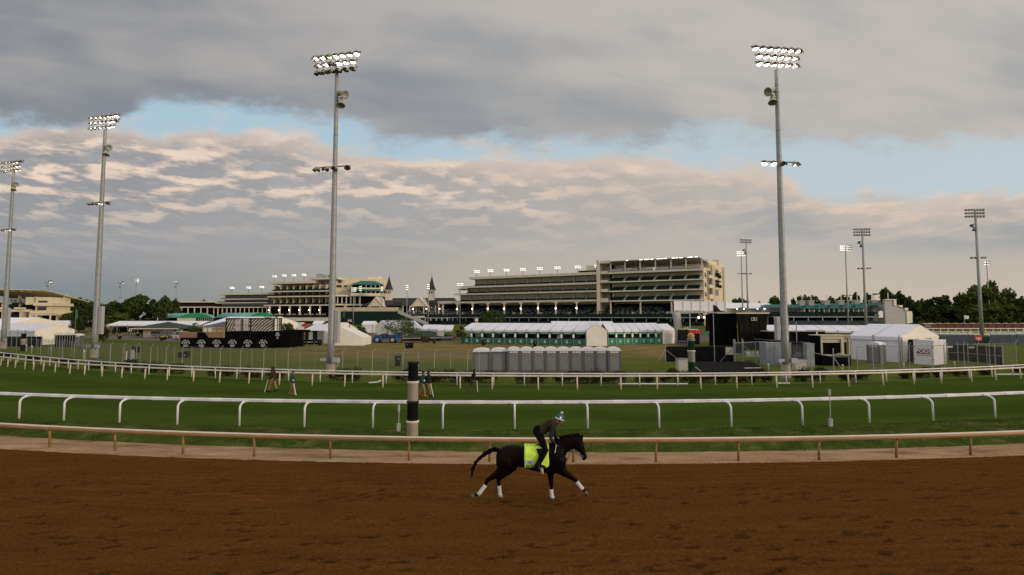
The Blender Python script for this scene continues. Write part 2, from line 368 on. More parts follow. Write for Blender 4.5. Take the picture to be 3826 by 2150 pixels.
def _berm(noi, ramp, mix, bump, ma, co, n, l):
    a = ramp(noi(1.6, (.6, 1.2, 1), 6, .65), [(.30, (.042, .062, .013)), (.52, (.078, .110, .020)), (.70, (.19, .165, .065))])
    g = ramp(noi(20, (.7, 1.2, 1), 5, .75), [(.3, (.55, .55, .5)), (.7, (1.3, 1.3, 1.3))]); bump(noi(9, (1, 1, 1), 6, .7), 1.0, .06)
    return mix(1.0, a, g, 'MULTIPLY')
M['berm'] = gmat('rough_grass_bank', _berm)
def _lawn(noi, ramp, mix, bump, ma, co, n, l):
    s = n.new('ShaderNodeSeparateXYZ'); l.new(co, s.inputs[0])
    gr = ramp(noi(.25, (.6, 2.0, 1), 6, .6), [(.3, (.080, .102, .022)), (.7, (.120, .140, .035))])
    br = ramp(noi(.5, (.5, 2.5, 1), 6, .7), [(.36, (.10, .10, .035)), (.5, (.24, .17, .075)), (.66, (.33, .22, .11))])
    def band(x, a, b_, c, d):
        m1 = n.new('ShaderNodeMapRange'); m1.interpolation_type = 'SMOOTHSTEP'; l.new(x, m1.inputs[0]); m1.inputs[1].default_value = a; m1.inputs[2].default_value = b_
        m2 = n.new('ShaderNodeMapRange'); m2.interpolation_type = 'SMOOTHSTEP'; l.new(x, m2.inputs[0]); m2.inputs[1].default_value = c; m2.inputs[2].default_value = d
        return ma('MULTIPLY', m1.outputs[0], ma('SUBTRACT', 1.0, m2.outputs[0]))
    sl = ma('DIVIDE', s.outputs[0], s.outputs[1])
    mk = ma('MULTIPLY', band(sl, -.55, -.33, .28, .40), band(s.outputs[1], 48., 66., 92., 110.))
    mk = ma('MULTIPLY', mk, ramp(noi(.22, (.5, 2.5, 1), 5, .65), [(.36, (0, 0, 0)), (.52, (1, 1, 1))]))
    g = ramp(noi(9, (.4, 1.6, 1), 5, .75), [(.3, (.65, .65, .6)), (.7, (1.3, 1.28, 1.25))]); bump(noi(12, (1, 1, 1), 4), .6, .05)
    return mix(.85, mix(mk, gr, br), g, 'MULTIPLY')
M['lawn'] = gmat('infield_lawn', _lawn)
def _road(noi, ramp, mix, bump, ma, co, n, l):
    a = ramp(noi(.7, (.4, 1.5, 1), 6), [(.3, (.13, .115, .10)), (.7, (.19, .165, .14))]); bump(noi(30), .4, .01); return a
M['road'] = gmat('worn_asphalt', _road)
def _far(noi, ramp, mix, bump, ma, co, n, l):
    return ramp(noi(.05, (1, 1, 1), 6), [(.3, (.035, .05, .02)), (.7, (.06, .07, .03))])
M['farg'] = gmat('distant_ground', _far)
g = MB(); S = 4000
g.add([(-S, -S, -.12), (S, -S, -.12), (S, S, -.12), (-S, S, -.12)], [(0, 1, 2, 3)]); g.build('ground', M['farg'])['kind'] = 'structure'
xs = np.unique(np.r_[np.linspace(-240, -60, 31), np.linspace(-60, 60, 241), np.linspace(60, 240, 31)])
def ly(L): return np.array([L.y(x) for x in xs])
def band(name, rows, m):      # rows: list of (y array, z array)
    ny = len(rows); V = np.zeros((len(xs), ny, 3)); V[:, :, 0] = xs[:, None]
    for j, (y, z) in enumerate(rows): V[:, j, 1] = y; V[:, j, 2] = z
    return fastmesh(name, V.reshape(-1, 3), gridq(len(xs), ny), m, 'structure')
yD, yG, yT, yI = ly(LD), ly(LG), ly(LT), ly(LI)
def wig(a, s, amp): return np.array([mnoise.noise(Vector((x * s, a, 0))) * amp + mnoise.noise(Vector((x * s * 4, a + 9, 0))) * amp * .4 for x in xs])
band('dirt_edge', [(yD - .35 + wig(8, .3, .06), 0 * xs - .12), (yD - .02, 0 * xs - .01), (yD + .03, 0 * xs + .02), (yD * .5 + yG * .5, 0 * xs + .06 + wig(3, .5, .012)), (yG + .45, 0 * xs + .085)], M['tan'])
# rough bank: finer rows with lumps
rows = []
for k in range(15):
    t = k / 14; y = (yG - .02 + wig(1, .9, .10)) * (1 - t) + (yT + .1) * t
    z = .08 + .42 * (1 - (1 - t) ** 1.7) + (0 if k in (0, 14) else 1) * np.array([mnoise.noise(Vector((x * 1.3, k * .35, 2))) * .035 for x in xs])
    if k == 0: z = z * 0 + .05
    rows.append((y, z))
band('grass_bank', rows, M['berm'])
band('turf_course', [(yT, 0 * xs + .504)] + [(yT + (yI - yT) * t, 0 * xs + .504) for t in (.25, .5, .75, 1.0)], M['turf'])
far_y = [yI - .02] + [np.maximum(yI + 1.0, yI + (700 - yI) * t) for t in (.02, .08, .2, .5, 1.0)] + [yI * 0 + 2500]
band('infield_lawn', [(y, 0 * xs + .50) for y in far_y], M['lawn'])
# side parts of the lawn reaching the horizon
g = MB()
for sx in (-1, 1):
    g.add([(sx * 240, 60, .495), (sx * 3500, 60, .495), (sx * 3500, 2500, .495), (sx * 240, 2500, .495)], [(0, 1, 2, 3) if sx > 0 else (3, 2, 1, 0)])
g.build('outer_field', M['farg'])['kind'] = 'structure'
# dirt: fine polar patch with harrow lines and hoof prints, coarse surround
cx_, cy_, R_ = cd
nx_, ny_ = 1150, 300
th = np.linspace(-R(12.2), R(12.2), nx_); rr = np.linspace(R_ + .0, R_ + 9.6, ny_)
TT, RR = np.meshgrid(th, rr, indexing='ij')
arc = TT * R_; rad = RR - R_
rs = np.random.RandomState(5)
Z = .012 * np.sin(rad * 18 + np.sin(arc * .21) * 1.5) * (.5 + .5 * np.sin(arc * .13 + rad)) + rs.randn(nx_, ny_) * .0055 + .005 * np.sin(rad * 52 + np.sin(arc * .5) * 1.2) * (.6 + .4 * np.sin(arc * .31 + rad * 2))
sm = rs.randn(nx_ // 6 + 2, ny_ // 4 + 2); ix = np.arange(nx_) / 6; iy = np.arange(ny_) / 4
a0 = ix.astype(int); b0 = iy.astype(int); fa = (ix - a0)[:, None]; fb = (iy - b0)[None]
Z += .0045 * (sm[a0][:, b0] * (1 - fa) * (1 - fb) + sm[a0 + 1][:, b0] * fa * (1 - fb) + sm[a0][:, b0 + 1] * (1 - fa) * fb + sm[a0 + 1][:, b0 + 1] * fa * fb)
da, dr = arc[1, 0] - arc[0, 0], rad[0, 1] - rad[0, 0]
tracks = []
for _ in range(30):                     # strides of single horses: rows of prints
    r0 = rs.uniform(2.0, 9.5); a = rs.uniform(-26, -22); ph = rs.rand() * 6
    while a < 26:
        for q in range(4):
            if rs.rand() < .62: tracks.append((a + q * .75 + rs.randn() * .12, r0 + rs.randn() * .10 + .25 * math.sin(a * .08 + ph)))
        a += rs.uniform(4.6, 6.4)
PRINT_SHADE = np.zeros_like(Z)  # hoof print shade put into the colour, meant as turned damp soil
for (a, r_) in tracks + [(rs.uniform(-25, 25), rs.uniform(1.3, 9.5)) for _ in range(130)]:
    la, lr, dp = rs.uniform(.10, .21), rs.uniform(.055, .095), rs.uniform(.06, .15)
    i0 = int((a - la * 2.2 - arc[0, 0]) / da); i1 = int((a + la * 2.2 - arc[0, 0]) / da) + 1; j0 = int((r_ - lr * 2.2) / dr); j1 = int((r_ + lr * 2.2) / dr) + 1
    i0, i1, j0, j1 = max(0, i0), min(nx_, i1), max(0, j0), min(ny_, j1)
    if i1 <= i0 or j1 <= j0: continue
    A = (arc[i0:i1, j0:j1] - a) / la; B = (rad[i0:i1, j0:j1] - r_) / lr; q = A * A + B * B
    A2 = A + rs.uniform(-.2, .5); wv = np.exp(-(A2 * A2 * rs.uniform(.5, .9) + B * B) ** 1.3) * (.35 + .65 * rs.rand(*A.shape)) * rs.uniform(.3, 1.0); PRINT_SHADE[i0:i1, j0:j1] = np.maximum(PRINT_SHADE[i0:i1, j0:j1], wv)
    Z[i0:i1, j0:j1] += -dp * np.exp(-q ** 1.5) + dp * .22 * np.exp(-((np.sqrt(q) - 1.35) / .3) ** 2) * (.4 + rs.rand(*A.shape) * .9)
PRINT_SHADE = np.clip(PRINT_SHADE, 0, .65)
Z += np.where(rad < .45, (.45 - rad) * .08, 0)
Vp = np.stack([cx_ + RR * np.sin(TT), cy_ - RR * np.cos(TT), Z], -1).reshape(-1, 3)
qp = gridq(nx_, ny_)[:, ::-1]
# coarse ring further round and outward, butted at the patch edges
def ringgrid(t0, t1, n, r0, r1, mrows):
    t = np.linspace(t0, t1, n); r_ = np.linspace(r0, r1, mrows); A, B = np.meshgrid(t, r_, indexing='ij')
    return np.stack([cx_ + B * np.sin(A), cy_ - B * np.cos(A), 0 * A - .004], -1).reshape(-1, 3), gridq(n, mrows)[:, ::-1]
parts = [(Vp, qp)]; 
for args in ((-R(29), -R(12.2), 30, R_, R_ + 25, 8), (R(12.2), R(29), 30, R_, R_ + 25, 8), (-R(12.2), R(12.2), 40, R_ + 9.6, R_ + 25, 6)): parts.append(ringgrid(*args))
VV = []; QQ = []; b_ = 0
for V_, q_ in parts: VV.append(V_); QQ.append(q_ + b_); b_ += len(V_)
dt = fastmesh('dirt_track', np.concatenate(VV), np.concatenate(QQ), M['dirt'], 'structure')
wa = dt.data.attributes.new('print_shade', 'FLOAT', 'POINT'); wd_ = np.zeros(len(dt.data.vertices), np.float32); wd_[:PRINT_SHADE.size] = PRINT_SHADE.ravel(); wa.data.foreach_set('value', wd_)
# grass blades on the bank: one uncountable mass
def blades(name, n, fn, m, h0, h1, w, seed, label):
    rs = np.random.RandomState(seed); P = np.array([fn(rs) for _ in range(n)])
    a = rs.rand(n) * 6.283; h = h0 + rs.rand(n) * (h1 - h0); lean = rs.randn(n, 2) * .35 * h[:, None]
    V = np.zeros((n, 3, 3)); V[:, 0] = P + np.c_[np.cos(a) * w, np.sin(a) * w, 0 * a - .01]; V[:, 1] = P - np.c_[np.cos(a) * w, np.sin(a) * w, 0 * a + .01]
    V[:, 2] = P + np.c_[lean, h]
    o = fastmesh(name, V.reshape(-1, 3), np.arange(n * 3).reshape(-1, 3), m, 'stuff', smooth=False); return tag(o, label, 'grass')
M['blade'] = leafmat('grass_blades', (.105, .130, .032), (.036, .060, .013))
def _bk(rs):
    x = rs.uniform(-26, 26); t = rs.rand() ** .8; yg, yt = LG.y(x), LT.y(x)
    ins = mnoise.noise(Vector((x * .7, t * 2, 5))) * .1
    return (x, (yg - .04 + abs(ins)) * (1 - t) + yt * t, .08 + .42 * (1 - (1 - t) ** 1.7) - .02)
blades('grass', 60000, _bk, M['blade'], .03, .10, .009, 3, 'rough uncut grass on the bank between the tan rail and the turf')
# access road in the infield
def strip(name, pts, m, z):
    g = MB(); vs = [(*GP(x, y, z)[:2], z) for x, y in pts[0]] + [(*GP(x, y, z)[:2], z) for x, y in pts[1]]
    n = len(pts[0]); g.add(vs, [(n + i, n + i + 1, i + 1, i) for i in range(n - 1)]); o = g.build(name, m); o['kind'] = 'structure'
strip('infield_road', ([(-60, 1246), (330, 1253), (480, 1256), (640, 1262), (760, 1270)], [(-60, 1252), (330, 1263), (480, 1271), (640, 1277), (760, 1281)]), M['road'], .508)
strip('infield_road', ([(1180, 1286), (1300, 1284), (1480, 1279), (1640, 1276)], [(1180, 1290), (1300, 1287), (1480, 1282), (1640, 1279)]), M['road'], .508)
M['pav'] = mat('red_paving', (.20, .115, .085), .9, .15, 1.0)
strip('paved_yard', ([(330, 1236), (430, 1233), (560, 1232), (680, 1234)], [(330, 1246), (430, 1247), (560, 1248), (680, 1248)]), M['pav'], .512)
# ---------------------------------------------------------------- racing rails
def arcpts(L, x0, x1, z, off=0.0, step=1.2):
    n = int((x1 - x0) / step) + 2; out = []
    for i in range(n):
        x = x0 + (x1 - x0) * i / (n - 1); p = Vector((x, L.y(x), z)) - L.nrm(x) * off; out.append(p)
    return out
def sweep(mb, pts, sec, L):   # section (outward, up) swept along points
    vs = []
    for p in pts:
        n = L.nrm(p.x)
        for a, b in sec: vs.append(p + n * a + Vector((0, 0, b)))
    k = len(sec); m = len(pts)
    mb.add(vs, [(i * k + j, (i + 1) * k + j, (i + 1) * k + (j + 1) % k, i * k + (j + 1) % k) for i in range(m - 1) for j in range(k)] + [tuple(range(k)), tuple((m - 1) * k + j for j in range(k))[::-1]])
    return mb
# tan inner rail of the dirt track
t = thing('racing_rail', 'low tan rail with slim tan posts along the inside of the dirt track', 'rail', (0, 0, 0))
top = .90
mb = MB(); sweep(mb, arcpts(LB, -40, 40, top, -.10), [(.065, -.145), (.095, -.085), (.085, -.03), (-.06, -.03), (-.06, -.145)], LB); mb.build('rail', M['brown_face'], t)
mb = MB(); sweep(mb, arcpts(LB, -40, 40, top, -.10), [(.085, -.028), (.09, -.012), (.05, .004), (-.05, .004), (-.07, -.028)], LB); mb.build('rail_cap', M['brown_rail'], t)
pxs = [186, 430, 684, 950, 1234, 1528, 1829, 2142, 2451, 2759, 3060, 3349, 3626]
P = [LB.at(x, .05) for x in pxs]; P = [LB.walk(P[0].x, -2.95, 2)[-1], LB.walk(P[0].x, -2.95, 1)[-1]] + P + LB.walk(P[-1].x, 2.95, 2)[1:]
for p in P:
    n = LB.nrm(p.x); b = Vector((p.x, p.y, .03)); mb = MB()
    mb.tube([b, b + Vector((0, 0, .45)) + n * .02, b + n * .05 + Vector((0, 0, .72))], [.046, .043, .036], 8)
    mb.tube([b + n * -.03 + Vector((0, 0, .70)), b + n * .16 + Vector((0, 0, .71))], .03, 6); mb.build('post', M['tan_post'], t, True)
# white running rail with gooseneck posts
t = thing('racing_rail', 'tall white rail on curved gooseneck posts at the near edge of the turf', 'rail', (0, 0, 0))
oz = .50; rt = 1.60; IN = .42
mb = MB(); sweep(mb, arcpts(LN, -55, 55, rt, IN), [(.06, -.125), (.075, -.095), (.06, -.062), (.08, -.035), (.06, 0), (-.06, 0), (-.07, -.125)], LN); mb.build('rail', M['white_rail'], t)
pxs = [71, 238, 446, 662, 894, 1137, 1393, 1654, 1923, 2196, 2463, 2733, 2999, 3249, 3487, 3719]
P = [LN.at(x, oz) for x in pxs]; P = LN.walk(P[0].x, -3.0, 2)[1:] + P + LN.walk(P[-1].x, 3.1, 2)[1:]
for p in P:
    n = LN.nrm(p.x); b = Vector((p.x, p.y, oz - .02)); mb = MB()
    pts = [b, b + Vector((0, 0, .78))]
    for k in range(1, 7):
        a = k / 6 * math.pi / 2; pts.append(b + Vector((0, 0, .78 + .22 * math.sin(a))) - n * (.30 * (1 - math.cos(a))))
    pts.append(pts[-1] - n * .12); mb.tube(pts, .044, 10); mb.build('post', M['white_rail'], t, True)
    q = pts[-1]; mb = MB(); tt = Vector((-n.y, n.x, 0)); mb.tube([q + tt * -.16 + n * .10 + Vector((0, 0, .03)), q + tt * .16 + n * .10 + Vector((0, 0, .03))], .035, 6); mb.build('bracket', M['white'], t)
    x = p.x + 1.45; q = Vector((x, LN.y(x), 0)) - LN.nrm(x) * IN; tt = Vector((-LN.nrm(x).y, LN.nrm(x).x, 0)) * .26; mb = MB(); sweep(mb, [q - tt + Vector((0, 0, rt)), q + tt + Vector((0, 0, rt))], [(.082, -.12), (.086, -.03), (.07, .005), (-.065, .005)], LN); mb.build('joint_sleeve', M['white'], t)
# double rail beyond the turf
def far_rail(L, pxs, zt, m, label, r, lean, x0, x1, step):
    t = thing('racing_rail', label, 'rail', (0, 0, 0))
    mb = MB(); sweep(mb, arcpts(L, x0, x1, zt, lean), [(r, -r * 1.7), (r * 1.2, -r), (r, 0), (-r, 0), (-r, -r * 1.7)], L); mb.build('rail', m, t)
    P = [L.at(x, .5) for x in pxs]; P = L.walk(P[0].x, -step, 2)[1:][::-1] + P + L.walk(P[-1].x, step, 2)[1:]
    for p in P:
        n = L.nrm(p.x); b = Vector((p.x, p.y, .48)); j = rnd.uniform(-.04, .04); mb = MB()
        mb.tube([b, Vector((p.x + j * .3, p.y, zt - .03)) - n * lean], r * .85, 8); mb.build('post', m, t, True)
far_rail(LE, [2,28,56,92,124,161,205,260,315,380,454,540,624,722,820,929,1043,1166,1287,1430,1575,1719,1839,2011,2157,2320,2456,2619,2754,2903,3037,3172,3301,3416,3517,3631,3722,3815], 1.42, M['beige_rail'], 'yellowish cream rail on the near side of the double rail beyond the turf', .058, .05, -62, 62, 2.7)
far_rail(LF, [13,39,66,95,123,153,185,219,254,291,331,378,431,490,556,632,716,804,884,979,1078,1196,1316,1443,1575,1707,1845,1959,2101,2246,2390,2533,2673,2809,2939,3065,3198,3313,3419,3520,3622,3707,3785], 1.375, M['white_rail'], 'thinner white rail on the far side of the double rail beyond the turf', .045, .0, -70, 70, 2.6)
# ---------------------------------------------------------------- light towers
def lamp_mesh():
    mb = MB(); mb.lathe([(.05, .26), (.16, .235), (.245, .12), (.27, 0), (.25, 0), (.22, .10), (.02, .2)], 14, cap=False)
    n = 9; vs = []
    for k in range(n + 1):                      # visor over the upper half of the rim
        a = math.pi * k / n; c, s = math.cos(a), math.sin(a)
        vs += [(.27 * c, .27 * s, 0), (.30 * c, .30 * s, -.16 - .10 * s)]
    mb.add(vs, [(2 * k, 2 * k + 1, 2 * k + 3, 2 * k + 2) for k in range(n)] + [(2 * k + 2, 2 * k + 3, 2 * k + 1, 2 * k) for k in range(n)])
    mb.box(-.05, .05, -.05, .05, .24, .34); return mb
_h = lamp_mesh(); LAMP_H = _h.build('floodlight', M['hous'], None, True).data
_l = MB(); _l.lathe([(.005, .10), (.16, .085), (.245, .02), (.245, .012)], 14); LAMP_L = {}
for k in ('lensw', 'lensd', 'lenso', 'lensg', 'lensf'): LAMP_L[k] = _l.build('lens', M[k], None, True).data
for o in [o for o in COL.objects if o.name.startswith(('floodlight', 'lens'))]: bpy.data.objects.remove(o)
def aimmat(d, up=Vector((0, 0, 1))):          # local -z looks along d, local +y is up
    z = (-Vector(d)).normalized(); x = up.cross(z).normalized(); y = z.cross(x); return Matrix((x, y, z)).transposed()
def place_lamp(parent, p, d, lens, s=1.0):
    o = bpy.data.objects.new('floodlight', LAMP_H); COL.objects.link(o); o.parent = parent
    o.matrix_local = Matrix.Translation(p) @ aimmat(d).to_4x4() @ Matrix.Scale(s, 4)
    l = bpy.data.objects.new('lens', LAMP_L[lens]); COL.objects.link(l); l.parent = o
    return o
def dirv(yaw, down): # yaw 0 = -y (outward), + toward +x
    a, b = R(yaw), R(down); return Vector((math.sin(a) * math.cos(b), -math.cos(a) * math.cos(b), -math.sin(b)))
def near_tower(label, px, ybase, ytop, yaw, rows, yaws, mid, rb, rt, midpy, spk, spkpy, cab, pxtop=None):
    g = GP(px, ybase); D = g.y; zt = PX(px, ytop, D).z
    t = thing('light_tower', label, 'light tower', g, yaw, 'floodlight towers')
    H = zt - .5; mb = MB(); mb.lathe([(rb * 1.25, -.1), (rb * 1.25, 1.0)], 20); mb.build('footing', M['conc'], t)
    mb = MB(); mb.lathe([(rb, 1.0), (rb * .97, 3), (rb * .8, H * .45), (rt * 1.1, H - 1), (rt, H + .05)], 20); mb.build('pole', M['steel'], t, True)
    for hh in (.22, .36, .5, .62, .74, .86):
        mb = MB(); r_ = rb + (rt - rb) * (hh * H / H) + .012; mb.lathe([(r_, 0), (r_, .07)], 16, (0, 0, hh * H)); mb.build('pole_joint', M['dsteel'], t)
    sp_ = .62
    for k, row in enumerate(rows):
        z = H - .12 - k * .62; n = len(row[0]); x0 = row[1]
        mb = MB(); mb.box(x0 - .25, x0 + (n - 1) * sp_ + .25, -.05, .05, z + .10, z + .19); mb.build('crossarm', M['dsteel'], t)
        for i, c in enumerate(row[0]):
            lens = {'w': 'lensw', 'd': 'lensd', 'o': 'lenso', 'g': 'lensg'}[c]; yw = yaws[i] if i < len(yaws) else 0
            d = dirv(yw, 68 + (i % 3) * 3); place_lamp(t, Vector((x0 + i * sp_, -.20, z - .1)), d, lens, .98)
    zm = PX(px, midpy, D).z - .5
    mb = MB(); mb.box(-1.5, 1.35, -.05, .05, zm, zm + .07); mb.build('crossarm', M['dsteel'], t)
    for i, c in enumerate(mid):
        x = (-1.45, -.65, .12, 1.25)[i] if i < 4 else 0
        place_lamp(t, Vector((x, -.25, zm - .22)), dirv((-50, -25, 5, 40)[i], 55), {'w': 'lensw', 'o': 'lenso', 'd': 'lensd'}[c], .95)
    zs = PX(px, spkpy, D).z - .5
    for (ox, oz, a) in ((.62 * spk, .15, 62), (.45 * spk, -.55, 12)):
        mb = MB(); ax = Vector((spk * math.sin(R(a)), -.25, -math.cos(R(a)))).normalized()
        mb.lathe([(.16, -.42), (.19, -.30), (.20, 0), (.33, .30), (.36, .33), (.28, .31), (.1, .1)], 14, (ox, -.1, oz + zs), ax); mb.build('horn_speaker', M['horn'], t, True)
    mb = MB()
    for q in (.1, -.35): mb.box(-.05, .5 * spk + .05, -.12, .12, zs + q, zs + q + .05) if spk > 0 else mb.box(.5 * spk, .05, -.12, .12, zs + q, zs + q + .05)
    mb.build('speaker_bracket', M['dsteel'], t)
    for (xa, xb, ya, yb) in cab:
        za, zb = PX(px, yb, D).z - .5, PX(px, ya, D).z - .5; s = D / F
        mb = MB(); mb.box((xa - px) * s, (xb - px) * s, -.12, .25, za, zb)
        for q in (.33, .66): mb.box((xa - px) * s - .01, (xb - px) * s + .01, -.13, .26, za + (zb - za) * q, za + (zb - za) * q + .03)
        mb.build('cabinet', M['grey'], t)
    mb = MB(); mb.box(-.75, -rb, -.3, -.1, 1.25, 1.45); mb.box(rb, .8, -.35, -.05, 1.15, 1.5); mb.tube([(rb + .1, -.4, 1.1), (rb + .25, -.45, .8), (rb + .5, -.4, .85), (rb + .6, -.3, 1.15)], .03, 6); mb.build('junction_box', M['grey'], t)
    return t
S7 = -1.86
near_tower('nearest light tower left of centre, bottom row of lamps unlit', 1235, 1408, 206, R(-12), [('wwgwwww', S7), ('dwowww', S7 + .3), ('oooooo', S7 + .3)],
    (-62, -50, -35, -15, 5, 12, 25), 'oooo', .275, .12, 625, 1, 362, [(1249, 1264, 1162, 1282)])
near_tower('nearest light tower right of centre, all its lamps burning', 2937, 1412, 182, R(7), [('wwwwwww', S7), ('wwwwww', S7 + .3), ('wwwwww', S7 + .3)],
    (-15, -4, 6, 20, 38, 50, 62), 'wwod', .275, .125, 607, -1, 350, [(2904, 2917, 1185, 1270), (2944, 2950, 1175, 1272)])
near_tower('light tower second from the left edge beside a conifer', 352, 1337, 434, R(-13), [('wwwwwww', S7), ('wwwwwwo', S7), ('wwwwww', S7)],
    (-60, -50, -40, -25, -10, 5, 30), 'dowo', .32, .14, 757, 1, 556, [(366, 381, 1145, 1249)])
near_tower('leftmost light tower, beside the white tents at the left edge', 12, 1303, 604, R(-15), [('wwwwwoo', S7), ('wwwwww', S7), ('wwwwww', S7)],
    (-60, -50, -40, -25, -10, 15, 35), 'wdwo', .32, .14, 856, 1, 692, [(16, 31, 1152, 1232)])
def far_tower(label, px, D, ytop, rows, n, yaw, lit, mid=None, spk=0, w=.62, s=1.0, tilt=34, z0=.5, pr=.16, face=-1):
    p = PX(px, ytop, D); t = thing('light_tower', label, 'light tower', (p.x, D, z0), yaw, 'distant floodlight towers')
    H = p.z - z0; mb = MB(); mb.lathe([(pr * 1.9, 0), (pr * 1.5, H * .4), (pr, H)], 12); mb.build('pole', M['steel'], t, True)
    a = MB(); b = MB(); c = MB()
    for k in range(rows):
        z = H - .1 - k * .75 * s; x0 = -(n - 1) * w / 2; a.box(x0 - .2, -x0 + .2, -.06, .06, z + .12, z + .2)
        for i in range(n):
            place_lamp(t, Vector((x0 + i * w, face * .2, z - .1)), Vector((dirv((i - n / 2) * 12, tilt).x, dirv(0, tilt).y * -face, dirv(0, tilt).z)), 'lensf' if (i + k * 3) % 7 < lit * 7 else 'lenso', s)
    a.build('crossarm', M['dsteel'], t)
    if mid:
        zm = PX(px, mid, D).z - z0; mb = MB(); mb.box(-1.5, 1.5, -.05, .05, zm, zm + .08)
        for x in (-1.4, -.6, .8, 1.5):
            mb.X = Matrix.Translation((x, -.2, zm - .15)) @ aimmat(dirv(x * 30, 55)).to_4x4(); mb.lathe([(.05, .26), (.16, .235), (.245, .12), (.29, -.08), (.25, 0)], 10, cap=True)
        mb.build('lower_arm', M['hous'], t)
    if spk:
        zs = PX(px, spk, D).z - z0
        for (ox, oz, aa) in ((-.75, .2, -60), (-.5, -.7, -10)):
            mb = MB(); mb.lathe([(.18, -.42), (.22, 0), (.40, .35)], 10, (ox, -.1, oz + zs), (math.sin(R(aa)), -.3, -math.cos(R(aa)))); mb.build('horn_speaker', M['dsteel'], t, True)
    return t
far_tower('tall light tower seen from behind, near the right edge', 3643, 112, 783, 3, 7, R(-6), .6, 962, 845, pr=.2, face=1)
far_tower('three-row light tower behind the stepped grey wall stand', 3221, 130, 856, 3, 7, R(-6), .35, 1002, 908, pr=.19, face=1)
far_tower('slender tower with three bright rows left of the stepped wall stand', 3158, 182, 918, 3, 7, R(5), 1, 1103, w=.66)
far_tower('unlit two-row tower right of the tall grandstand', 2787, 164, 896, 2, 7, R(8), .1, 1022, 937, face=1)
far_tower('bright tower just left of the unlit two-row tower', 2769, 200, 940, 3, 6, R(-5), 1, 1022)
far_tower('short-headed lit tower at the far right edge', 3686, 232, 978, 2, 3, R(10), 1, w=1.2, s=1.5)
far_tower('tower rising in front of the left corner stand roof', 182, 300, 1049, 3, 7, R(-10), .5, 1110, 1068, s=1.1, w=.8)
far_tower('slim tower over the trees, left of the brightly lit one', 452, 330, 1053, 2, 5, R(-10), .4, 1112, 1072, w=.9, s=1.2)
far_tower('brightly lit tower over the left trees', 510, 315, 1042, 3, 5, R(-5), 1, 1131, w=.8, s=1.2)
far_tower('slim unlit tower left of the low grandstand wing', 660, 330, 1053, 2, 4, R(20), .3, 1112, 1070, w=.7, s=1.1)
far_tower('slender tower with a single lit head between the two spires', 1521, 300, 1066, 3, 2, R(0), 1, w=.8, s=1.6)
far_tower('slender lit tower in front of the right spire', 1601, 300, 1063, 3, 2, R(0), 1, w=.8, s=1.6)
far_tower('lit tower in front of the tan clubhouse wall', 1322, 300, 1075, 3, 4, R(0), 1, w=.8, s=1.3)
far_tower('lit tower below the left corner of the green canopy', 1347, 301, 1071, 3, 2, R(0), 1, w=.8, s=1.4)
far_tower('lit tower just left of the left spire', 1427, 301, 1072, 3, 2, R(0), 1, w=.7, s=1.4)
far_tower('two-row lit tower at the left end of the main grandstand', 1719, 318, 1059, 2, 7, R(0), 1, w=.62, s=1.3)
# ---------------------------------------------------------------- trees
def leaf_mesh(name, clumps, n, size, seed, m, flat=.75):
    rs = np.random.RandomState(seed); C = np.array([c[:3] for c in clumps]); r = np.array([c[3] for c in clumps])
    w = r ** 2; idx = rs.choice(len(clumps), n, p=w / w.sum()); d = rs.randn(n, 3); d /= np.linalg.norm(d, axis=1)[:, None]
    rad = (rs.rand(n) ** .4)[:, None]; P = C[idx] + d * rad * r[idx][:, None] * np.array([1, 1, flat])
    nn = d + rs.randn(n, 3) * .8; nn /= np.linalg.norm(nn, axis=1)[:, None]
    a = np.cross(nn, rs.randn(n, 3)); a /= np.linalg.norm(a, axis=1)[:, None]; b = np.cross(nn, a); s = (size * (.5 + rs.rand(n)))[:, None]
    V = np.stack([P - a * s, P - b * s * .6, P + a * s, P + b * s * .6], 1)
    me = bpy.data.meshes.new(name); me.from_pydata(V.reshape(-1, 3).tolist(), [], np.arange(4 * n).reshape(-1, 4).tolist()); me.materials.append(m); return me
def make_tree(label, h, wr, seed, m, n=2600, leaf=.42, trunk=.3, cat='tree', name='tree', group=None, low=.25, flat=.8):
    rn = random.Random(seed); t = thing(name, label, cat, (0, 0, 0), 0, group)
    mb = MB(); mb.tube([(0, 0, -.1), (.05 * h * .1, 0, h * .25), (0, .02 * h, h * .55), (.02 * h, 0, h * .8)], [h * .032, h * .024, h * .014, h * .004], 8)
    cl = []
    for i in range(16):
        a = rn.uniform(0, 6.28); z = rn.uniform(low, .86); prof = math.sqrt(max(.05, 1 - ((z - .52) / .5) ** 2)); rr_ = rn.uniform(.35, .8) * wr * prof
        c = (rr_ * math.cos(a), rr_ * math.sin(a), z * h); cl.append((*c, rn.uniform(.24, .42) * wr * (1.15 - .4 * z)))
        if i < 9: mb.tube([(0, 0, h * (.2 + .4 * i / 9)), (c[0] * .5, c[1] * .5, h * (.25 + .4 * i / 9) * .5 + c[2] * .5), c], [h * .012, h * .007, h * .002], 5)
    cl += [(0, 0, h * .80, wr * .34), (0, 0, h * .55, wr * .5), (wr * .12, 0, h * .93, wr * .17), (-wr * .22, 0, h * .87, wr * .18)]
    mb.build('trunk', M['bark'], t, True)
    me = leaf_mesh('crown', cl, n, leaf, seed, m, flat); o = bpy.data.objects.new('crown', me); COL.objects.link(o); o.parent = t
    return t
protos = [make_tree('x', 10, 5.2, 11, M['leaf'], group='trees along the horizon'), make_tree('x', 10, 4.4, 12, M['leaf3'], group='trees along the horizon'),
          make_tree('x', 10, 5.6, 13, M['leaf2'], group='trees along the horizon'), make_tree('x', 10, 5.0, 14, M['leaf3'], group='trees along the horizon', low=.1)]
used_p = set()
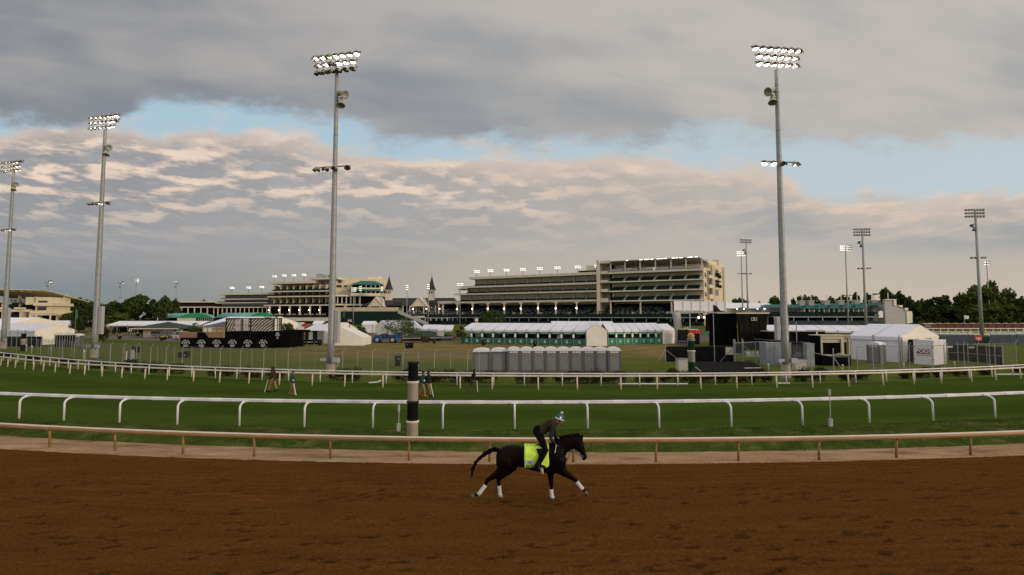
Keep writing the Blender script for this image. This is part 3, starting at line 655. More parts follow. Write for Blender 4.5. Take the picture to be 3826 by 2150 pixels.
def put_tree(k, px, ytop, D, label, wpx=None, z0=.4, group='trees along the horizon'):
    p = PX(px, ytop, D); o = protos[k] if k not in used_p else copy_tree(protos[k]); used_p.add(k)
    h = p.z - z0; o.location = (p.x, D, z0); sx = (wpx * 1.25 / F * D / 10.) if wpx else h / 10
    o.scale = (sx * .95, sx * .95, h / 9.6); o.rotation_euler = (0, 0, rnd.uniform(0, 6.28)); o['label'] = label; o['group'] = group; return o
TL = [  # k, px, ytop, D, width px, label
 (1, 262, 1126, 235, 70, 'dark tree right behind the left corner stand'), (0, 306, 1118, 250, 95, 'broad tree left of the second tower pole'), (1, 395, 1140, 250, 90, 'low tree just right of the second tower pole'),
 (0, 432, 1128, 265, 80, 'round tree under the slim left tower'), (3, 475, 1122, 270, 70, 'dark tree between the two slim left towers'), (0, 520, 1104, 265, 95, 'tallest tree over the long white tent at left'),
 (3, 572, 1120, 275, 60, 'small dark tree right of the tallest left tree'), (0, 618, 1110, 260, 80, 'tree just left of the unlit slim tower'), (1, 655, 1120, 268, 60, 'tree beside the low grandstand wing'), (3, 345, 1130, 268, 90, 'dark tree behind the second tower pole'),
 (2, 430, 1168, 170, 90, 'low pale shrub-like tree behind the long tent'), (1, 590, 1170, 175, 90, 'low dark tree left of the first teal roof'), (0, 290, 1165, 180, 90, 'low tree under the green feather flag'),
 (1, 760, 1122, 425, 60, 'treetops showing over the low grandstand wing'),
 (0, 2768, 1117, 330, 62, 'tree between the tall grandstand and the twin slim towers'), (1, 2838, 1128, 340, 40, 'treetop over the white building roof'), (0, 2898, 1111, 300, 62, 'tree left of the right near tower pole'),
 (1, 2962, 1116, 300, 34, 'small treetop right of the near tower pole'), (0, 3012, 1107, 290, 60, 'round tree behind the first flagpoles'), (2, 3040, 1106, 295, 60, 'tree between the second and third flagpoles'), (1, 3105, 1110, 300, 60, 'dark tree behind the third flagpole'),
 (0, 3145, 1108, 300, 50, 'tree behind the slender bright tower'), (1, 3195, 1096, 290, 60, 'dark tree left of the three-row tower'), (1, 3243, 1098, 285, 55, 'dark tree right of the three-row tower'),
 (0, 3310, 1081, 270, 75, 'tall airy tree behind the stepped wall'), (1, 3358, 1092, 265, 80, 'big dark tree right of the stepped wall top'), (3, 3392, 1110, 260, 80, 'dark tree over the end of the stepped wall'),
 (0, 3440, 1121, 265, 60, 'lower tree right of the stepped wall'), (2, 3455, 1135, 255, 60, 'pale low tree between two dark ones'), (3, 3520, 1106, 235, 130, 'massive dark round tree behind the brick wall'),
 (1, 3480, 1150, 230, 60, 'low dark tree at the white window hut'), (3, 3570, 1145, 232, 70, 'dark tree behind the white pennant'), (0, 3600, 1108, 250, 60, 'airy tree left of the tall right tower'), (2, 3640, 1070, 232, 90, 'yellowish tree left part behind the tall right tower'),
 (2, 3700, 1055, 238, 110, 'tallest yellow-green tree at the right'), (2, 3660, 1140, 210, 100, 'bright willow-like tree behind the brick wall'), (2, 3722, 1130, 212, 90, 'second bright willow-like tree behind the brick wall'), (1, 3770, 1092, 240, 80, 'dark tree right of the short-headed tower'),
 (3, 3800, 1120, 225, 90, 'dark tree at the right edge'), (1, 3822, 1110, 240, 60, 'tree cut by the right edge of the photo'), (3, 3745, 1150, 214, 60, 'small dark tree under the right edge group'), (3, 3620, 1150, 226, 70, 'dark tree left of the willow-like tree')]
for k, px, yt, D, w, lb in TL: put_tree(k, px, yt, D, lb, w)
def own_tree(label, px, ytop, ybase, wpx, seed, m, n, leaf, low, name='tree', flat=.8, cat='tree'):
    g = GP(px, ybase); p = PX(px, ytop, g.y); h = p.z - .5; w = wpx / F * g.y / 2
    t = make_tree(label, h, w, seed, m, n, leaf, name=name, low=low, flat=flat, cat=cat); t.location = g; return t
own_tree('spreading leafy tree behind the blue telehandler', 1500, 1190, 1282, 165, 31, M['leaf2'], 3200, .11, .38, flat=.65)
own_tree('dense rounded tree behind the left end of the long tent', 1835, 1157, 1262, 115, 32, M['leaf'], 4200, .16, .2)
own_tree('dark conifer beside the second light tower', 352, 1128, 1278, 150, 33, M['leaf3'], 6500, .17, .02, 'conifer')
own_tree('small light green tree beside the white gable tent', 1725, 1212, 1285, 50, 34, M['leaf2'], 900, .12, .3)
own_tree('round bush-like tree behind the barrier row', 1075, 1206, 1268, 66, 35, M['leaf2'], 1600, .16, .05)
own_tree('low tree in front of the dark green banked seating', 1345, 1212, 1268, 60, 36, M['leaf2'], 1200, .14, .05)
own_tree('small tree among food stalls left of the zebra trailer', 725, 1205, 1264, 60, 37, M['leaf'], 1100, .14, .05)
# shrubs along the double rail
def shrub_proto(seed, m):
    rn = random.Random(seed); t = thing('shrub', 'x', 'shrub', (0, 0, 0), 0, 'clipped shrubs behind the double rail')
    mb = MB(); [mb.tube([(0, 0, -.05), (rn.uniform(-.3, .3), rn.uniform(-.2, .2), .5)], [.03, .01], 5) for _ in range(5)]; mb.build('stem', M['bark'], t)
    cl = [(rn.uniform(-.55, .55), rn.uniform(-.25, .25), rn.uniform(.15, .55), rn.uniform(.2, .32)) for _ in range(14)]
    o = bpy.data.objects.new('foliage', leaf_mesh('foliage', cl, 1500, .045, seed, m, .9)); COL.objects.link(o); o.parent = t; return t
SP = [shrub_proto(51, M['shrub']), shrub_proto(52, M['shrub']), shrub_proto(53, leafmat('olive_shrub_leaves', (.085, .072, .025), (.03, .03, .010)))]; us = set()
spans = [(-20, 60), (75, 170), (180, 300), (310, 420), (432, 520), (520, 600), (600, 690), (770, 880), (890, 985), (985, 1070), (1228, 1290), (1290, 1345), (1475, 1560), (1560, 1640), (1610, 1700), (1700, 1770), (1770, 1850), (1925, 2040), (2075, 2170), (2170, 2250), (2250, 2335), (2370, 2450), (2468, 2530), (2535, 2620), (2610, 2690), (2680, 2730), (2740, 2790), (2795, 2830), (2835, 2880), (2958, 3030), (3025, 3085), (3130, 3190), (3190, 3245), (3355, 3405), (3410, 3480), (3480, 3530), (3540, 3620), (3640, 3720), (3780, 3840)]
SL = Lane(cf, -1.3)
for i, (a, b) in enumerate(spans):
    p = SL.at((a + b) / 2, .5); k = 2 if i in (8, 9, 26, 28, 36) else i % 2
    o = SP[k] if k not in us else copy_tree(SP[k]); us.add(k); w = (b - a) / F * p.y / 1.28
    q = SL.at(a, .5), SL.at(b, .5); o.location = p; o.rotation_euler = (0, 0, math.atan2(q[1].y - q[0].y, q[1].x - q[0].x)); hs = rnd.uniform(1.1, 1.4) * (.8 if a < 430 or a > 3100 else 1.0)
    o.scale = (w, 1.0, hs)
    o['label'] = ('olive brown ' if k == 2 else 'dark green ') + 'shrub behind the double rail, %s' % ('%s from the left in the row' % ['first','second','third','fourth','fifth','sixth','seventh','eighth','ninth','tenth','eleventh','twelfth','thirteenth','fourteenth','fifteenth','sixteenth','seventeenth','eighteenth','nineteenth','twentieth','twenty-first','twenty-second','twenty-third','twenty-fourth','twenty-fifth','twenty-sixth','twenty-seventh','twenty-eighth','twenty-ninth','thirtieth','thirty-first','thirty-second','thirty-third','thirty-fourth','thirty-fifth','thirty-sixth','thirty-seventh','thirty-eighth','thirty-ninth'][i])
# ---------------------------------------------------------------- chain link fence
def wiremat(name, c, a):
    m = bpy.data.materials.new(name); m.use_nodes = True; t = m.node_tree; n, l = t.nodes, t.links; b = n['Principled BSDF']; b.inputs['Base Color'].default_value = (*c, 1); b.inputs['Roughness'].default_value = .6
    co = n.new('ShaderNodeTexCoord'); s = n.new('ShaderNodeSeparateXYZ'); l.new(co.outputs['UV'], s.inputs[0])
    def mth(op, x, y=None):
        q = n.new('ShaderNodeMath'); q.operation = op
        for i, v_ in ((0, x), (1, y)):
            if v_ is None: continue
            if hasattr(v_, 'is_output'): l.new(v_, q.inputs[i])
            else: q.inputs[i].default_value = v_
        return q.outputs[0]
    al = None
    for sg in (1, -1):
        w = mth('ABSOLUTE', mth('SUBTRACT', mth('FRACT', mth('ADD', mth('MULTIPLY', s.outputs[0], 11.0), mth('MULTIPLY', s.outputs[1], 11.0 * sg))), .5))
        x = mth('LESS_THAN', w, a); al = x if al is None else mth('MAXIMUM', al, x)
    l.new(al, b.inputs['Alpha']); return m
M['wire'] = wiremat('chain_link', (.20, .20, .19), .022)
def wirepanel(name, pts, z0, z1, m, parent):
    vs = []; uv = []; s = 0
    for i, p in enumerate(pts):
        if i: s += (Vector(p[:2]) - Vector(pts[i - 1][:2])).length
        vs += [(p[0], p[1], z0), (p[0], p[1], z1)]; uv += [(s, z0), (s, z1)]
    fs = [(2 * i, 2 * i + 2, 2 * i + 3, 2 * i + 1) for i in range(len(pts) - 1)]
    me = bpy.data.meshes.new(name); me.from_pydata(vs, [], fs); me.materials.append(m); ul = me.uv_layers.new(name='UVMap')
    for lp in me.loops: ul.data[lp.index].uv = uv[lp.vertex_index]
    o = bpy.data.objects.new(name, me); COL.objects.link(o); o.parent = parent; return o
def chain_fence(label, P, h, arm=True, rail=True, r=.028, every=1):
    t = thing('chain_link_fence', label, 'fence', (0, 0, 0))
    for i, p in enumerate(P):
        mb = MB(); mb.tube([(p[0], p[1], .4), (p[0], p[1], .5 + h)], r, 6)
        if arm: mb.tube([(p[0], p[1], .48 + h), (p[0] + .22, p[1] + .05, .5 + h + .28)], r * .8, 5)
        mb.build('post', M['steel'], t)
    wirepanel('wire_mesh', P, .52, .48 + h, M['wire'], t)
    if rail: mb = MB(); mb.tube([(p[0], p[1], .48 + h) for p in P], .018, 5); mb.build('top_wire', M['dsteel'], t)
    return t
FL = Lane(cf, -3.6)
chain_fence('long chain link fence with angled barb arms behind the shrubs', [FL.at(x, .5) for x in (150, 190, 232, 275, 319, 364, 411, 458, 508, 561, 619, 680, 749, 821, 897, 984, 1075, 1177, 1279, 1390, 1505, 1622, 1747)], 1.95)
FL2 = Lane(cf, -6.2)
chain_fence('second chain link fence of bare thin posts further behind the shrubs', [FL2.at(x, .5) for x in (-20, 20, 60, 100, 140, 180, 222, 265, 310, 358, 410, 465, 522, 586, 650, 715, 784, 860, 940, 1028, 1120, 1225, 1335, 1448, 1563, 1683, 1790)], 1.85, arm=False, r=.022)
chain_fence('chain link fence in front of the white tent and container', [FL.at(x, .5) for x in (3205, 3264, 3298, 3362, 3400, 3486, 3531, 3605, 3700, 3800)], 2.3)
# ---------------------------------------------------------------- grandstands
class Fac:     # facade frame: local x along the front, local y into the building, z up
    def __init__(s, pxa, Da, pxb, Db, z0=.5):
        A = Vector(((pxa - W0 / 2) / F * Da, Da, 0)); B = Vector(((pxb - W0 / 2) / F * Db, Db, 0))
        s.o = A; s.u = (B - A).normalized(); s.n = Vector((-s.u.y, s.u.x, 0)); s.a = math.atan2(s.u.y, s.u.x); s.z0 = z0
    def at(s, px, py, dep=0.0):
        d = ray(px, py); o = s.o + s.n * dep; t = (o - Vector((0, 0, 0))).dot(s.n) / d.dot(s.n); p = Vector((0, 0, HC)) + d * t
        return (p - s.o).dot(s.u), p.z - s.z0
    def s(s, px, dep=0.0): return s.at(px, 1185, dep)[0]
    def z(s, px, py, dep=0.0): return s.at(px, py, dep)[1]
    def thing(s, name, label, cat, group=None): return thing(name, label, cat, (s.o.x, s.o.y, s.z0), s.a, group)
def B(name, m, par, *boxes, smooth=False):
    mb = MB(); [mb.box(*b) for b in boxes]; return mb.build(name, m, par)
def seats(name, par, x0, x1, y0, z0, z1, y1, m=None):      # banked block of seat rows, low at the front
    mb = MB(); n = 5
    for i in range(n):
        a = i / n; mb.box(x0, x1, y0 + (y1 - y0) * a, y0 + (y1 - y0) * (a + 1 / n) + (0 if i < n - 1 else 0), z0, z0 + (z1 - z0) * (a + 1 / n))
    return mb.build(name, m or M['dgreen'], par)
def lampglobe(par, x, y, z, r=.42): mb = MB(); mb.ball((x, y, z), r * .62, 10, 6); mb.build('globe_lamp', M['lensw'], par, True)
# ---- main grandstand, two wings joined by a stair tower
FA = Fac(1766, 336, 2631, 270)
t = FA.thing('grandstand', 'long cream grandstand with stacked balconies, tallest on its right with open roof terrace', 'grandstand')
s0, s1 = FA.s(1766), FA.s(2241); zr = FA.z(2239, 1019)
B('roof', M['creaml'], t, (s0, s1, -4.5, 30, zr - 1.5, zr), (s0 + 3, s1, -3, 28, zr, zr + .25))
B('back_wall', M['cream'], t, (s0 + 2.5, s1, 4.5, 28, 12.5, zr - 1.5))
lev = [(1738, 1068, 1056.5, 1063.5, 1776), (1710, 1099, 1087, 1092.5, 1748), (1702, 1128, 1120.5, 1126.5, 1722)]
cols_px = [1721.5, 1778, 1835, 1895.6, 1957.5, 2020.7, 2086.7, 2163.8, 2241]
tops = [zr - 1.5]
for k, (pl, yl, yt, yb, wl) in enumerate(lev):
    a = FA.s(pl); zt, zb = FA.z(2239, yt), FA.z(2239, yb)
    B('balcony', M['creaml'], t, (a, s1, -4.6, -4.2, zb, zt), (a, s1, -4.2, 4.4, zb + .1, zb + .6), (a, a + .4, -4.2, 8, zb + .6, zt))
    mb = MB(); mb.box(a, s1, -4.65, -4.6, zt - .12, zt + .03); mb.box(a, s1, -4.6, -4.55, zt + .03, zt + .1); mb.build('coping', M['cream_d'], t)
    top = tops[-1]; w0 = FA.s(wl); B('wall', M['cream'], t, (w0, s1, .9, 4.45, zb + .6, top))
    nb = 12 - (0 if k else 1); bw = (s1 - w0) / nb
    for i in range(nb):
        x = w0 + i * bw
        mb = MB(); mb.mi = 0; mb.box(x + .9, x + bw - .5, .8, .88, zb + .8, top - 1.35); mb.mi = 1
        for q in (0, .25, .5, .75, 1): mb.box(x + .9 + (bw - 1.4) * q - .07, x + .9 + (bw - 1.4) * q + .07, .7, .78, zb + .8, top - 1.35)
        mb.build('window', [M['glass'], M['creaml']], t)
        B('pilaster', M['creaml'], t, (x - .12, x + .18, -.4, .88, zb + .6, top), (x + .5, x + .62, .2, .88, zb + .6, top - .9))
        seats('seating', t, x + .5, x + bw - .75, -4.1, zb + .6, zt + 1.35, -.5)
    tops.append(zb)
mb = MB(); mb.prism([(0, 0), (4, .8), (8, 0)], (FA.s(1715), -3, FA.z(1722, 1084)), (1, 0, 0), (0, 0, 1), (0, 9, 0)); mb.box(FA.s(1722), FA.s(1722) + .15, -2, -1.8, FA.z(1710, 1100), FA.z(1722, 1084)); mb.build('awning', M['green'], t)
B('penthouse', M['creaml'], t, (FA.s(2172), FA.s(2220), 4, 16, zr, FA.z(2200, 1003) - .8), (FA.s(2180), FA.s(2208), 6, 14, FA.z(2200, 1003) - .8, FA.z(2190, 989)))
B('roof_screen', M['dgreen'], t, (FA.s(2168), FA.s(2239), -2.5, -2, zr + .25, zr + 1.3))
# ground seating bowl, both wings
sE = FA.s(2631); zc = FA.z(2239, 1126.5); sL = FA.s(1650)
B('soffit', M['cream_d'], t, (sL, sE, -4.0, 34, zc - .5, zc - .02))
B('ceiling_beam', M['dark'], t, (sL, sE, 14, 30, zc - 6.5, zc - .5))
zf = FA.z(2241, 1174)
def hbar(name, m, ya, yb, d0, d1, x0=None, x1=None):   # horizontal bar, heights read at px 2241
    return B(name, m, t, (x0 if x0 is not None else sL, x1 if x1 is not None else sE, d0, d1, FA.z(2241, yb), FA.z(2241, ya)))
for i in range(9):
    x0, x1 = sL + (sE - sL) * i / 9, sL + (sE - sL) * (i + 1) / 9
    mb = MB(); mb.mi = 0
    for r_ in range(9): mb.box(x0 + .5, x1 - .5, -3 + r_ * 1.9, -3 + (r_ + 1) * 1.9, zf - 3, zf + .55 * r_)
    mb.mi = 1; rn = random.Random(i)
    for r_ in range(9):
        xx = x0 + 1
        while xx < x1 - 2.2:
            w = rn.uniform(.8, 2.6)
            if rn.random() < .72: mb.box(xx, xx + w, -3.05 + r_ * 1.9 + .1, -3.05 + r_ * 1.9 + .25, zf + .55 * r_ + .12, zf + .55 * r_ + .30)
            xx += w + rn.uniform(.4, 1.4)
    mb.build('seating', [M['dgreen'], mat('aluminium_bench_%d' % i, (.34, .33, .31), .5, .25, 2.0) if i == 0 else bpy.data.materials['aluminium_bench_0']], t)
    mb = MB(); mb.box(x0 - .4, x0 + .4, -3.2, 12, zf - 3, zf + 1.2); mb.build('aisle', M['cream_d'], t)
hbar('parapet', M['dgreen'], 1174, 1186, -5.2, -4.8); hbar('coping', M['grey'], 1186, 1188.5, -5.5, -4.7)
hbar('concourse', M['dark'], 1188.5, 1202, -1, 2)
for i in range(26):
    x = sL + 3 + i * (sE - sL) / 26; B('post', M['cream_d'], t, (x, x + .25, -5, -4.75, FA.z(2241, 1202), FA.z(2241, 1188.5)))
hbar('lower_parapet', M['dgreen'], 1201, 1212, -9, -8.5); B('lower_stand', M['dgreen'], t, (sL, sE, -8.5, -1, 0, FA.z(2241, 1206)))
for px in cols_px + [2290, 2400, 2515]:
    s = FA.s(px); wd = .75; big_ = px < 2200
    mb = MB(); mb.box(s - wd / 2, s + wd / 2, -4.5, -3.7, zf - .3, zc)
    if big_: mb.prism([(-2.2, 0), (2.2, 0), (.4, -1.3), (-.4, -1.3)], (s, -4.4, zc), (1, 0, 0), (0, 0, 1), (0, .5, 0))
    mb.build('column', M['cream'], t)
    if big_: lampglobe(t, s + .1, -5.0, FA.z(2020, 1153.5), .55)
# left low terrace
B('terrace', M['creaml'], t, (sL, FA.s(1712), -4.6, 20, FA.z(1680, 1135) , FA.z(1680, 1126.5)))
for px in (1650, 1666): s = FA.s(px); B('column', M['cream'], t, (s, s + .8, -4.2, -3.5, zf, FA.z(1680, 1135)))
# stair tower
B('stair_tower', M['creaml'], t, (FA.s(2241), FA.s(2251), -5.6, 20, 8, FA.z(2246, 976)), (FA.s(2251), FA.s(2290), 6, 20, 12, FA.z(2246, 978) - .1), (FA.s(2251), FA.s(2290), -4.5, 6, FA.z(2246, 978) - 1.6, FA.z(2246, 978) - .1))
for ya, yb in ((1016.5, 1027), (1049, 1059), (1082, 1093), (1116.5, 1131)):
    B('stair_balcony', M['creaml'], t, (FA.s(2253), FA.s(2281), -4.4, -4.0, FA.z(2260, yb), FA.z(2260, ya)), (FA.s(2253), FA.s(2284), -4, 6, FA.z(2260, yb) + .1, FA.z(2260, yb) + .5))
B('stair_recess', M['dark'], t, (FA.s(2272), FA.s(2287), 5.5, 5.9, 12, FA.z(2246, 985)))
# right wing
r0 = FA.s(2284)
B('core', M['cream_d'], t, (r0 + 1.5, sE, 4.5, 30, 12.5, FA.z(2631, 1000)))
fa2 = [(1006, 1013.5), (1045, 1048.5), (1082, 1085.5), (1121, 1124.5)]
topz = None
for k, (yt, yb) in enumerate(fa2):
    zt, zb = FA.z(2625, yt), FA.z(2625, yb)
    B('balcony', M['creaml'], t, (r0, sE, -5.0, -4.6, zb, zt), (r0, sE, -4.6, 4.4, zb + .15, zb + .7))
    if topz is not None:
        w0 = r0 + 2
        B('wall', M['cream'], t, (w0, sE - .2, 1.2, 4.45, zb + .6, topz))
        pil = [2291, 2344, 2400, 2457, 2515, 2571, 2627]
        for i in range(6):
            x, x2 = FA.s(pil[i], 0), FA.s(pil[i + 1], 0)
            mb = MB(); mb.mi = 0; mb.box(x + 1.0, x2 - .5, 1.08, 1.18, zb + 1.5, topz - 1.1); mb.mi = 1
            for q in (0, .25, .5, .75): mb.box(x + 1 + (x2 - x - 1.5) * q, x + 1.1 + (x2 - x - 1.5) * q, 1.0, 1.06, zb + 1.5, topz - 1.1)
            mb.build('window', [M['glass'], M['creaml']], t)
            B('pilaster', M['cream'], t, (x - .5, x + .6, .6, 1.19, zb + .7, topz))
            seats('seating', t, x + .3, x2 - 1.2, -4.5, zb + .7, zb + 3.1, .3)
            B('aisle', M['grey'], t, (x2 - 1.1, x2 - .1, -4.5, -3.2, zb + .7, zb + 1.3), (x2 - 1.1, x2 - .1, -3.2, -1, zb + .7, zb + 2.0), (x2 - 1.1, x2 - .1, -1, .3, zb + .7, zb + 2.9))
    topz = zb
# roof terrace with canopy
zt = FA.z(2625, 1006); zk = FA.z(2617, 962)
mb = MB(); x0, x1 = FA.s(2288), FA.s(2619)
mb.hexa([(x0, -5, zk - .5), (x1, -5, zk - .5), (x1 + 4, 22, zk - 2.2), (x0, 22, zk - 2.2)], [(x0, -5, zk - .1), (x1, -5, zk - .1), (x1 + 4, 22, zk - 1.8), (x0, 22, zk - 1.8)])
mb.build('canopy', M['grey'], t)
for px in (2291, 2344, 2400, 2457, 2515, 2571, 2630):
    s = FA.s(px) - .3; B('column', M['creaml'], t, (s, s + .55, -3.8, -3.3, zt, zk - .5))
for i in range(6):
    a, b = FA.s([2293, 2346, 2402, 2459, 2517, 2573][i]), FA.s([2336, 2389, 2447, 2504, 2561, 2622][i])
    B('terrace_seating', M['grey'], t, (a, b, -4.4, -3.9, zt - .2, zt + 1.1), (a, b, -3.2, -2.8, zt - .2, zt + 1.7)); B('railing', M['dsteel'], t, (a, b, -4.9, -4.85, zt, zt + .5))
[B('terrace_wall', M['cream'], t, q_) for q_ in ((FA.s(2293), FA.s(2330), 6, 7, zt, zk - 1.5), (FA.s(2345), FA.s(2400), 10, 11, zt, zk - 2.1), (FA.s(2545), FA.s(2625), 9, 10, zt, zk - 2.5))]
B('screen', M['tentwall'], t, (FA.s(2440), FA.s(2545), 13, 13.3, zt + 1, zk - 2.6))
for i, px in enumerate((2350, 2400, 2418, 2428, 2440, 2464, 2478, 2490, 2520, 2535, 2548, 2578, 2590, 2604)):
    s = FA.s(px); mb = MB(); mb.box(s, s + (1.7 if i % 3 else 1.1), -5.6, -5.2, zk - .45, zk - .15); mb.build('roof_floodlight', M['lensd'] if i < 3 else M['lensf'], t)
# end wall
EP = [Vector((103.7, 270)), Vector((131.6, 310))]; dE = EP[1] - EP[0]; aE = math.atan2(dE.y, dE.x); lE = dE.length
te = thing('building_wing', 'cream end block of the tall grandstand with three rows of windows and hanging ivy', 'building', (EP[0].x, EP[0].y, .5), aE)
class FE_(Fac): pass
FE = Fac.__new__(Fac); FE.o = Vector((EP[0].x, EP[0].y, 0)); FE.u = Vector((dE.x, dE.y, 0)).normalized(); FE.n = Vector((-FE.u.y, FE.u.x, 0)); FE.a = aE; FE.z0 = .5
za, zb2 = FE.z(2660, 1000), FE.z(2690, 971)
mb = MB(); eb = FE.s(2656); 
mb.box(.05, eb, 0, 14, 0, FE.z(2645, 1004)); mb.box(eb, FE.s(2707), 0, 16, 0, FE.z(2680, 992)); mb.build('wall', M['cream'], te)
B('roof_block', M['creaml'], te, (FE.s(2662), FE.s(2700), 1.5, 12, FE.z(2680, 992), FE.z(2664, 972)), (FE.s(2694), FE.s(2707), .5, 14, FE.z(2680, 992), zb2))
B('pier', M['cream_d'], te, (FE.s(2658), FE.s(2668), -1.0, 0, 0, FE.z(2660, 993))); B('pier', M['cream_d'], te, (FE.s(2703), FE.s(2709), -.6, 0, 0, FE.z(2700, 1000)))
for (xa, xb, rows) in ((2636, 2641, ((1020, 1036), (1056, 1072), (1092, 1108))), (2645, 2657, ((1011, 1031), (1044, 1067), (1080, 1104))), (2671, 2686, ((1013, 1034), (1046, 1068), (1081, 1104)))):
    for (ya, yb) in rows:
        B('window', M['glass_d'], te, (FE.s(xa), FE.s(xb), -.15, .05, FE.z(xa, yb), FE.z(xa, ya)))
for (ya, yb) in ((1030, 1042), (1066, 1078), (1102, 1118)): B('balcony', M['creaml'], te, (FE.s(2643), FE.s(2658), -1.6, 0, FE.z(2650, yb), FE.z(2650, ya)))
for j, (ya, yb) in enumerate(((1010, 1036), (1046, 1072))):
    cl = [(FE.s(2672 + 16 * rnd.random() ** .7 + 4), -.6, FE.z(2680, ya + (yb - ya) * rnd.random()), rnd.uniform(.6, 1.3)) for _ in range(12)]
    o = bpy.data.objects.new('ivy', leaf_mesh('ivy', cl, 500, .3, 70 + j, M['leaf3'])); COL.objects.link(o); o.parent = te
# roof lamp clusters
def roof_lamp(px, py, D, s, label, h=3.0, yaw=0, z=None):
    p = PX(px, py, D); o = thing('roof_floodlight', label, 'floodlight', (p.x, D, p.z - h), yaw, 'floodlights on the grandstand roofs')
    mb = MB(); mb.tube([(0, 0, 0), (0, 0, h)], .16, 6); mb.build('mast', M['dsteel'], o)
    a = MB(); b = MB()
    for k in range(2):
        for i in range(4):
            X = Matrix.Translation(((i - 1.5) * .8 * s + k * .3, -.3, h + (.35 - .8 * k) * s)) @ aimmat(dirv((i - 1) * 15, 20)).to_4x4() @ Matrix.Scale(1.35 * s, 4)
            a.X = X; a.lathe([(.05, .26), (.16, .235), (.245, .12), (.27, 0)], 8); b.X = X; b.lathe([(.02, -.01), (.18, -.02), (.19, 0)], 8)
    a.build('lamp_housings', M['hous'], o); b.build('lenses', M['lensf'], o); return o
ordn = ['first', 'second', 'third', 'fourth', 'fifth', 'sixth', 'seventh', 'eighth']
for i, (px, py) in enumerate(((1781, 1015), (1832, 1012), (1892, 1010), (1953, 1007), (2016, 1004), (2082, 1001), (2158, 998), (2231, 995))):
    D = FA.o.y + FA.u.y * FA.s(px); roof_lamp(px, py, D, 1.25, 'lit lamp cluster on the long cream grandstand roof, %s from the left' % ordn[i], 4.0)
# ---- twin spired clubhouse
FC = Fac(1350, 352, 1700, 346)
t = FC.thing('clubhouse', 'dark slate roofed clubhouse with two white front gables below the spires', 'building')
ze, zg = FC.z(1500, 1143), FC.z(1500, 1112)
xa, xb = FC.s(1349), FC.s(1700)
mb = MB(); mb.hexa([(xa, -1, ze), (xb, -1, ze), (xb, 24, ze), (xa, 24, ze)], [(xa + 9, 11, zg), (xb - 3, 11, zg), (xb - 3, 12, zg), (xa + 9, 12, zg)]); mb.build('roof', M['slate'], t)
for px, pl, pr in ((1411, 1384, 1440), (1571, 1542, 1602)):
    zp = FC.z(px, 1113); s, a, b = FC.s(px), FC.s(pl), FC.s(pr); zz_ = FC.z(px, 1145.5)
    mb = MB(); mb.prism([(a - s, zz_), (b - s, zz_), (0, zp)], (s, -4, 0), (1, 0, 0), (0, 0, 1), (0, 9, 0)); g_ = mb.build('gable', M['creaml'], t)
    mb = MB()
    for q, e in ((a - s, -1), (b - s, 1)):
        mb.prism([(0, zp + .5), (q * 1.08, zz_ - .2), (q * 1.08, zz_ - .9), (0, zp - .6)], (s, -4.5, 0), (1, 0, 0), (0, 0, 1), (0, .6, 0))
        mb.prism([(0, zp + .62), (q * 1.08, zz_ - .05), (q * 1.06, zz_ - .3), (0, zp + .3)], (s, -3.9, 0), (1, 0, 0), (0, 0, 1), (0, 12, 0))
    mb.build('bargeboard', M['creaml'], t)
    B('column', M['creaml'], t, (s - 4.2, s - 3.6, -4, -3.4, ze - 7.5, ze - .3), (s + 3.0, s + 3.6, -4, -3.4, ze - 7.5, ze - .3))
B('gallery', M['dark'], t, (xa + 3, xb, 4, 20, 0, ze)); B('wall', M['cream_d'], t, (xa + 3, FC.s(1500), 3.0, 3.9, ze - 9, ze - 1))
for px in (1505, 1530, 1554, 1603, 1626, 1650): s = FC.s(px); B('column', M['creaml'], t, (s, s + .7, -1, -.4, ze - 7.5, ze))
mb = MB()
for i in range(16): s = FC.s(1545 + i * 7.3); mb.box(s, s + rnd.uniform(.4, 1.0), -.9, -.7, ze - rnd.uniform(1.5, 2.2), ze - .8)
mb.build('flower_baskets', M['cream_d'], t)
B('sign', M['dark'], t, (FC.s(1468), FC.s(1506), -1.4, -1.1, FC.z(1480, 1138), FC.z(1480, 1131)))
for i in range(7):
    x0, x1 = FC.s(1520 + i * 27), FC.s(1520 + (i + 1) * 27); mb = MB(); mb.mi = 0
    for r_ in range(6): mb.box(x0, x1, -6 + r_ * 1.6, -4.4 + r_ * 1.6, 2, FC.z(1600, 1178) + r_ * .75)
    mb.mi = 1
    for r_ in range(6):
        for _ in range(9): x = rnd.uniform(x0 + .3, x1 - .5); mb.box(x, x + .35, -5.8 + r_ * 1.6, -5.7 + r_ * 1.6, FC.z(1600, 1178) + r_ * .75, FC.z(1600, 1178) + r_ * .75 + rnd.uniform(.3, .8))
    mb.build('seating', [M['dgreen'], bpy.data.materials['aluminium_bench_0']], t)
for px in (1552, 1602, 1650): lampglobe(t, FC.s(px), -6.5, FC.z(px, 1155.5), .55)
B('front_wall', M['creaml'], t, (FC.s(1540), FC.s(1598), -8, -7.5, FC.z(1570, 1188), FC.z(1570, 1181.5)))
B('front_bar', M['grey'], t, (FC.s(1598), FC.s(1715), -8.2, -7.8, FC.z(1650, 1190), FC.z(1650, 1187)))
B('front_stand', M['dgreen'], t, (FC.s(1540), FC.s(1715), -7.5, -2, 0, FC.z(1650, 1176)))
B('lower_stand', M['dark'], t, (FC.s(1560), FC.s(1720), -10, -8.3, 0, FC.z(1650, 1199)))
for i in range(7): s = FC.s(1580 + i * 20); B('post', M['creaml'], t, (s, s + .5, -8.6, -8.3, FC.z(1650, 1199), FC.z(1650, 1189)))
